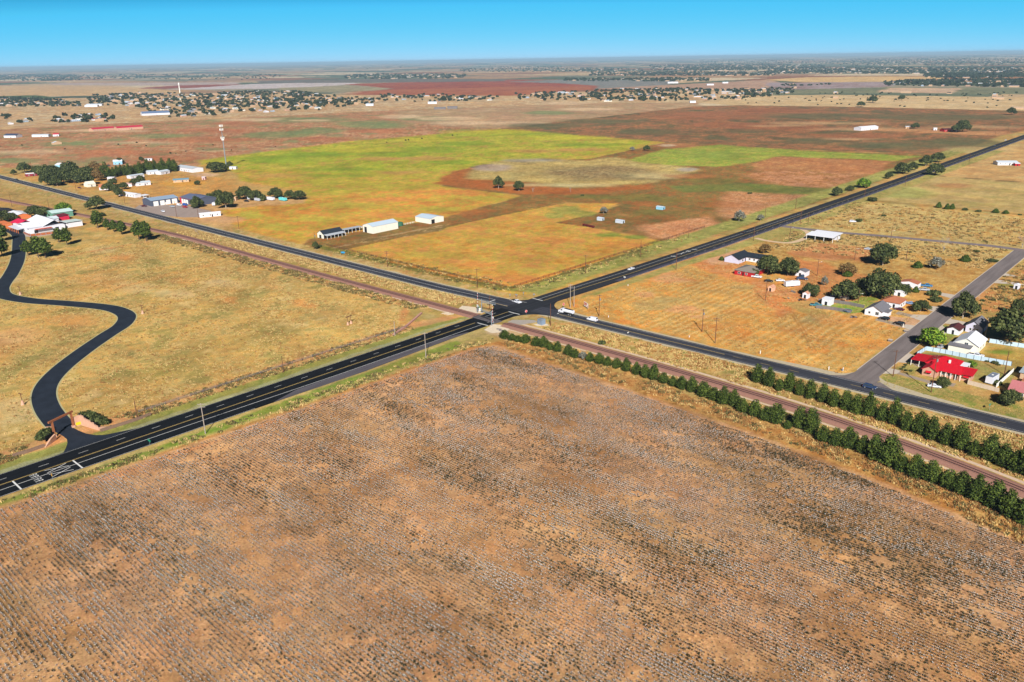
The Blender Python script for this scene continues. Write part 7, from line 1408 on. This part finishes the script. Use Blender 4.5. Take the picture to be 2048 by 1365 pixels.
# ================================================================== THE FAR SETTLEMENTS
HW_ = [WSID, CRM, TANW, PINKW, wallm('grey_wall', (170, 168, 166)), wallm('bluish_wall', (176, 196, 212))]; HR_ = [WROOF, SILV, GREY, roofm('tan_roof', (196, 170, 140)), roofm('grey_steel', (150, 160, 172)), WROOF, roofm('dim_red_roof', (160, 80, 70)), DGREY]
HM = []
for i in range(12):
    r_ = random.Random(i); L_, w_, h_ = r_.choice([14, 18, 24, 12]), r_.choice([8, 10, 9]), r_.choice([3, 3.4, 4]); w1 = MB(); walls(w1, -L_/2, L_/2, -w_/2, w_/2, h_, 1.6, 'x'); r1 = MB(); gable(r1, -L_/2, L_/2, -w_/2, w_/2, h_, 1.6, 'x', .4)
    wm_, rm_ = HW_[i % len(HW_)], HR_[i % len(HR_)]; g1 = MB(); [g1.box(-L_/2+L_*(k+.5)/4-.7, -L_/2+L_*(k+.5)/4+.7, -w_/2-.05, -w_/2-.002, 1, 2.2) for k in range(4)]; HM.append((w1.mesh('wall', wm_), r1.mesh('roof', rm_), g1.mesh('windows', GLASS)))
MASS_T = []; MASS_H = []; NFAR = [0]
def settle(P, nt_, nh, seed, tl, hl, tg, hg, big=1.0, near=True, hs=1.0):
    """trees and houses spread over an outline, trees clumped along the plots"""
    Q = [W(*p) for p in P]; xs_ = [q[0] for q in Q]; ys_ = [q[1] for q in Q]; r_ = np.random.RandomState(seed); out = []
    for n, kind in ((nt_, 't'), (nh, 'h')):
        got = 0; tries = 0
        while got < n and tries < 60:
            tries += 1; c = np.stack([r_.uniform(min(xs_), max(xs_), 400), r_.uniform(min(ys_), max(ys_), 400)], 1); c = c[inpoly(c[:, 0], c[:, 1], Q)]
            f = fbm(c[:, 0], c[:, 1], 90, seed, 3); c = c[r_.rand(len(c)) < np.clip((f-.30)*3.2, .04, 1)]
            for x, y in c[:n-got]:
                got += 1
                if kind == 't':
                    s = r_.uniform(.65, 1.25)*big
                    NFAR[0] += near
                    if not near or NFAR[0] > 295: MASS_T.append((x, y, s)); continue
                    c_, tr_ = TK['fartree', got % 5]; t = thing('distant_tree', tl, 'tree', (x, y, 0), r_.uniform(0, 6.28), tg); t.scale = (s, s, s*r_.uniform(.8, 1.1)); link('crown', c_, t); link('trunk', tr_, t)
                else:
                    k = r_.randint(12); rz_ = (0 if r_.rand() < .6 else math.pi/2)+YAW*0
                    if not near: MASS_H.append((x, y, k, rz_)); continue
                    t = thing('distant_house', hl, 'house', (x, y, 0), rz_, hg); s = r_.uniform(.8, 1.15)*hs; t.scale = (s, s, s)
                    for m_ in HM[k]: link(m_.name.split('.')[0], m_, t)
def more(P, n, seed, big=1.0): settle(P, n, int(n*.10), seed, '', '', '', '', big, False)
G1 = 'trees of the far settlement'; G2 = 'houses of the far settlement'
settle([(0,196),(110,199),(165,208),(160,214),(0,214)], 36, 8, 1, 'dark tree of the shelter belt at far left', 'small house under the shelter belt at far left', 'trees of the far left belt', 'houses of the far left belt')
settle([(0,232),(60,234),(75,246),(0,252)], 12, 4, 2, 'dark tree of the leftmost hamlet above red pasture', 'small house of the leftmost hamlet above red pasture', 'trees of the left hamlet', 'houses of the left hamlet')
settle([(85,232),(215,230),(230,240),(205,248),(110,248)], 20, 14, 3, 'tree of the hamlet above the crimson-roofed barns', 'small house of the hamlet above crimson-roofed barns', 'trees of the middle left hamlet', 'houses of the middle left hamlet')
settle([(175,196),(260,187),(400,188),(512,182),(512,228),(420,236),(330,240),(300,228),(260,214),(180,212)], 84, 70, 4, 'dark tree in the settlement around the white tower', 'small house in the settlement around the white tower', G1, G2)
settle([(512,182),(600,184),(640,190),(760,200),(745,210),(700,218),(600,224),(512,226)], 66, 34, 5, 'dark tree in the settlement right of the tower', 'small house in the settlement right of the tower', 'trees of the settlement east part', 'houses of the settlement east part')
settle([(750,190),(890,190),(1000,196),(1000,204),(900,206),(770,204)], 26, 12, 6, 'dark tree in the thin row below the red field', 'small house in the thin row below the red field', 'trees of the thin row', 'houses of the thin row')
settle([(1030,188),(1175,184),(1190,200),(1150,206),(1040,202)], 18, 9, 7, 'dark tree just right of the far red field', 'small house just right of the far red field', 'trees of the centre hamlet', 'houses of the centre hamlet')
settle([(1185,180),(1330,176),(1400,180),(1500,180),(1570,178),(1590,190),(1480,200),(1400,205),(1200,204),(1175,192)], 62, 38, 8, 'dark tree in the hamlet above the brown field', 'small house in the hamlet above the brown field', 'trees of the right settlement', 'houses of the right settlement')
settle([(1765,164),(1900,160),(2048,160),(2048,175),(1900,174),(1775,172)], 70, 20, 9, 'dark tree of the wooded suburb above pale pasture', 'small house in the wooded suburb above pale pasture', 'trees of the wooded suburb', 'houses of the wooded suburb', 1.1)
byl = {}
for o in list(COL.objects):
    if o.name.startswith(('distant_tree', 'distant_house')) and o.parent is None and o.get('label'): byl.setdefault(o['label'], []).append(o)
for lab, os_ in byl.items():
    os_.sort(key=lambda o: math.hypot(o.location.x-CAM_XY[0], o.location.y-CAM_XY[1])); n = len(os_)
    bands = [('near', os_[:n//3]), ('middle', os_[n//3:2*n//3]), ('far', os_[2*n//3:])] if n > 8 else [('whole', os_)]
    for bn, bo in bands:
        def px_of(o): d = CM.transposed() @ Vector((o.location.x-CAM_XY[0], o.location.y-CAM_XY[1], -CAM_H)); return d.x/-d.z
        for i, o in enumerate(sorted(bo, key=px_of)): o['label'] = f'{lab}, {ordinal(i+1)} from left in {bn} band'
for i, (a, b_, L_, w_, h_, l) in enumerate([(865,208,26,12,5,'cluster of grey scrap sheds in the beige pasture, left'),(880,219,30,10,4,'row of dark scrap wagons in the beige pasture, middle'),(905,218,26,10,5,'row of dark scrap wagons in the beige pasture, right'),(1385,206,16,10,4,'white barn at the corner of the pale pasture'),(190,212,50,14,5,'long white hangar left of the far settlement'),(184,214,40,12,5,'second long white hangar below the first'),(740,212,22,12,5,'white barn at the front edge of the far settlement'),(555,200,22,12,5,'blue-roofed hall inside the far settlement'),(1345,167,50,22,6,'white warehouse roofs in the distance right of centre'),(1420,171,30,14,5,'white barn on the pink flats'),(1450,167,26,12,5,'small white barn right of the pink flats')]):
    x_, y_ = W(a, b_); building('distant_barn', l, 'barn', (-L_/2, L_/2, -w_/2, w_/2), h_, 1.4, 'gable', 'x', WSID if i not in (1, 2) else GRF, SILV if i not in (1, 2, 7) else (GREY if i != 7 else roofm('bright_blue_roof', (70, 160, 210))), rz=YAW, loc=(x_, y_, 0), ov=.2)
more([(0,196),(110,199),(165,208),(160,214),(0,214)], 170, 31); more([(175,192),(260,187),(400,188),(512,182),(512,224),(420,232),(330,234),(300,226),(260,212),(180,210)], 420, 34)
more([(512,182),(600,184),(640,190),(760,200),(745,208),(700,216),(600,222),(512,224)], 330, 35); more([(750,190),(890,190),(1000,196),(1000,202),(900,204),(770,202)], 70, 36); more([(1030,188),(1175,184),(1190,200),(1150,204),(1040,200)], 60, 37)
more([(1185,182),(1330,178),(1400,180),(1500,180),(1570,178),(1590,188),(1480,198),(1400,203),(1200,202),(1175,192)], 330, 38); more([(1765,164),(1900,160),(2048,160),(2048,175),(1900,174),(1775,172)], 520, 39, 1.1); more([(85,232),(215,230),(230,240),(205,246),(110,246)], 20, 40)
more([(1400,198),(1500,194),(1660,193),(2048,198),(2048,220),(1700,212),(1480,209)], 60, 41, .45); more([(1640,186),(2048,186),(2048,194),(1640,192)], 40, 42, .5); more([(0,290),(400,275),(700,262),(560,295),(300,315),(0,320)], 14, 43, .25); more([(520,312),(1000,262),(560,308)], 6, 44, .25)
more([(1560,170),(1660,169),(1660,172),(1560,173)], 26, 45, .8); more([(1480,178),(1590,177),(1590,181),(1480,182)], 34, 46, .8)
# hazy bands of suburb beyond: far past counting
rq = random.Random(3)
for (a0, a1, b0, b1, nt_, nh, cl) in [(0,160,150,162,420,40,1),(100,560,150,160,260,90,1),(250,520,138,142,120,30,1),(690,930,149,158,300,170,1),(920,1290,138,144,260,200,1),(1000,1130,134,138,80,120,1),(1180,1550,145,152,420,230,1),(1130,1420,158,163,220,90,1),(1300,1650,130,142,700,330,1),(1400,1800,120,130,600,300,1),(1536,2048,136,148,800,420,1),(1700,2048,118,132,600,300,1),(1850,2048,148,156,420,60,1),(1800,2048,112,118,300,200,1),(500,1000,132,138,220,120,1),(1370,1520,136,141,200,60,1),(1890,2048,150,154,260,20,1)]:
    settle([(a0,b0),((a0+a1)/2,b0-.8),(a1,b0),(a1,b1),((a0+a1)/2,b1+.6),(a0,b1)], int(nt_*1.25), int(nh*.5), rq.randint(1, 999), '', '', '', '', 1.2, False)
r_ = np.random.RandomState(2); Vs = []; n = len(MASS_T)
for x, y, s in MASS_T:
    d = math.hypot(x-CAM_XY[0], y-CAM_XY[1]); w_ = 5.5*s*(1+1.2*min(1, d/12000)); h_ = 7.0*s
    for k in range(5):
        a = r_.uniform(0, 6.28); ox, oy, oz = r_.uniform(-w_*.5, w_*.5), r_.uniform(-w_*.5, w_*.5), r_.uniform(h_*.25, h_*.8); u_ = Vector((math.cos(a), math.sin(a), r_.uniform(-.3, .3)))*w_*.7; v_ = Vector((-math.sin(a)*.5, math.cos(a)*.5, .85))*h_*.42; c = Vector((x+ox, y+oy, oz)); Vs += [c-u_-v_*.8, c+u_*.9-v_, c+u_+v_*.7, c-u_*.6+v_]
me = bpy.data.meshes.new('distant_trees'); V = np.array([tuple(v) for v in Vs], np.float32); me.vertices.add(len(V)); me.vertices.foreach_set('co', V.ravel()); me.loops.add(len(V)); me.loops.foreach_set('vertex_index', np.arange(len(V), dtype=np.int32)); me.polygons.add(len(V)//4); me.polygons.foreach_set('loop_start', np.arange(len(V)//4, dtype=np.int32)*4); me.update(calc_edges=True); me.materials.append(OAK[0])
tag(link('distant_trees', me), 'dark tree masses of the far suburbs towards the horizon', 'distant trees', kind='stuff')
mb = MB()
for x, y, k, rz_ in MASS_H:
    r_ = random.Random(int(x*7+y)); L_, w_, h_ = (r_.choice([10, 13, 16, 30]), r_.choice([8, 10, 12]), r_.choice([3, 4, 5])); 
    if rz_: L_, w_ = w_, L_
    n = len(mb.v); ym = y
    mb.v += [(x-L_/2,y-w_/2,0),(x+L_/2,y-w_/2,0),(x+L_/2,y+w_/2,0),(x-L_/2,y+w_/2,0),(x-L_/2,y-w_/2,h_),(x+L_/2,y-w_/2,h_),(x+L_/2,y+w_/2,h_),(x-L_/2,y+w_/2,h_),(x-L_/2,y,h_+2),(x+L_/2,y,h_+2)]
    for f in ((0,1,5,4),(2,3,7,6),(0,4,8,7,3),(1,2,6,9,5)): mb.f.append(tuple(n+i for i in f)); mb.m.append(0)
    mi = r_.choice([1, 2, 3, 3, 4, 4, 5])
    for f in ((4,5,9,8),(7,8,9,6)): mb.f.append(tuple(n+i for i in f)); mb.m.append(mi)
tag(mb.build('distant_houses', [TANW, WROOF, SILV, GREY, MATS['tan_roof'], DGREY]), 'pale roofs of the far suburbs towards the horizon', 'distant houses', kind='stuff')
# ================================================================== AIR
hz = MB(); hz.box(CAM_XY[0]-76000, CAM_XY[0]+76000, CAM_XY[1]-76000, CAM_XY[1]+76000, -1.0, 135.0)
hm = bpy.data.materials.new('haze'); hm.use_nodes = True; nt = hm.node_tree; nt.nodes.clear()
o_ = nt.nodes.new('ShaderNodeOutputMaterial'); v_ = nt.nodes.new('ShaderNodeVolumePrincipled')
v_.inputs['Color'].default_value = (.50, .76, 1.0, 1); v_.inputs['Density'].default_value = 0.000052; v_.inputs['Anisotropy'].default_value = 0.0
nt.links.new(v_.outputs[0], o_.inputs['Volume'])
ho = hz.build('haze', hm); tag(ho, kind='stuff'); ho['label'] = 'thin blue air thickening towards the horizon'; ho['category'] = 'haze'
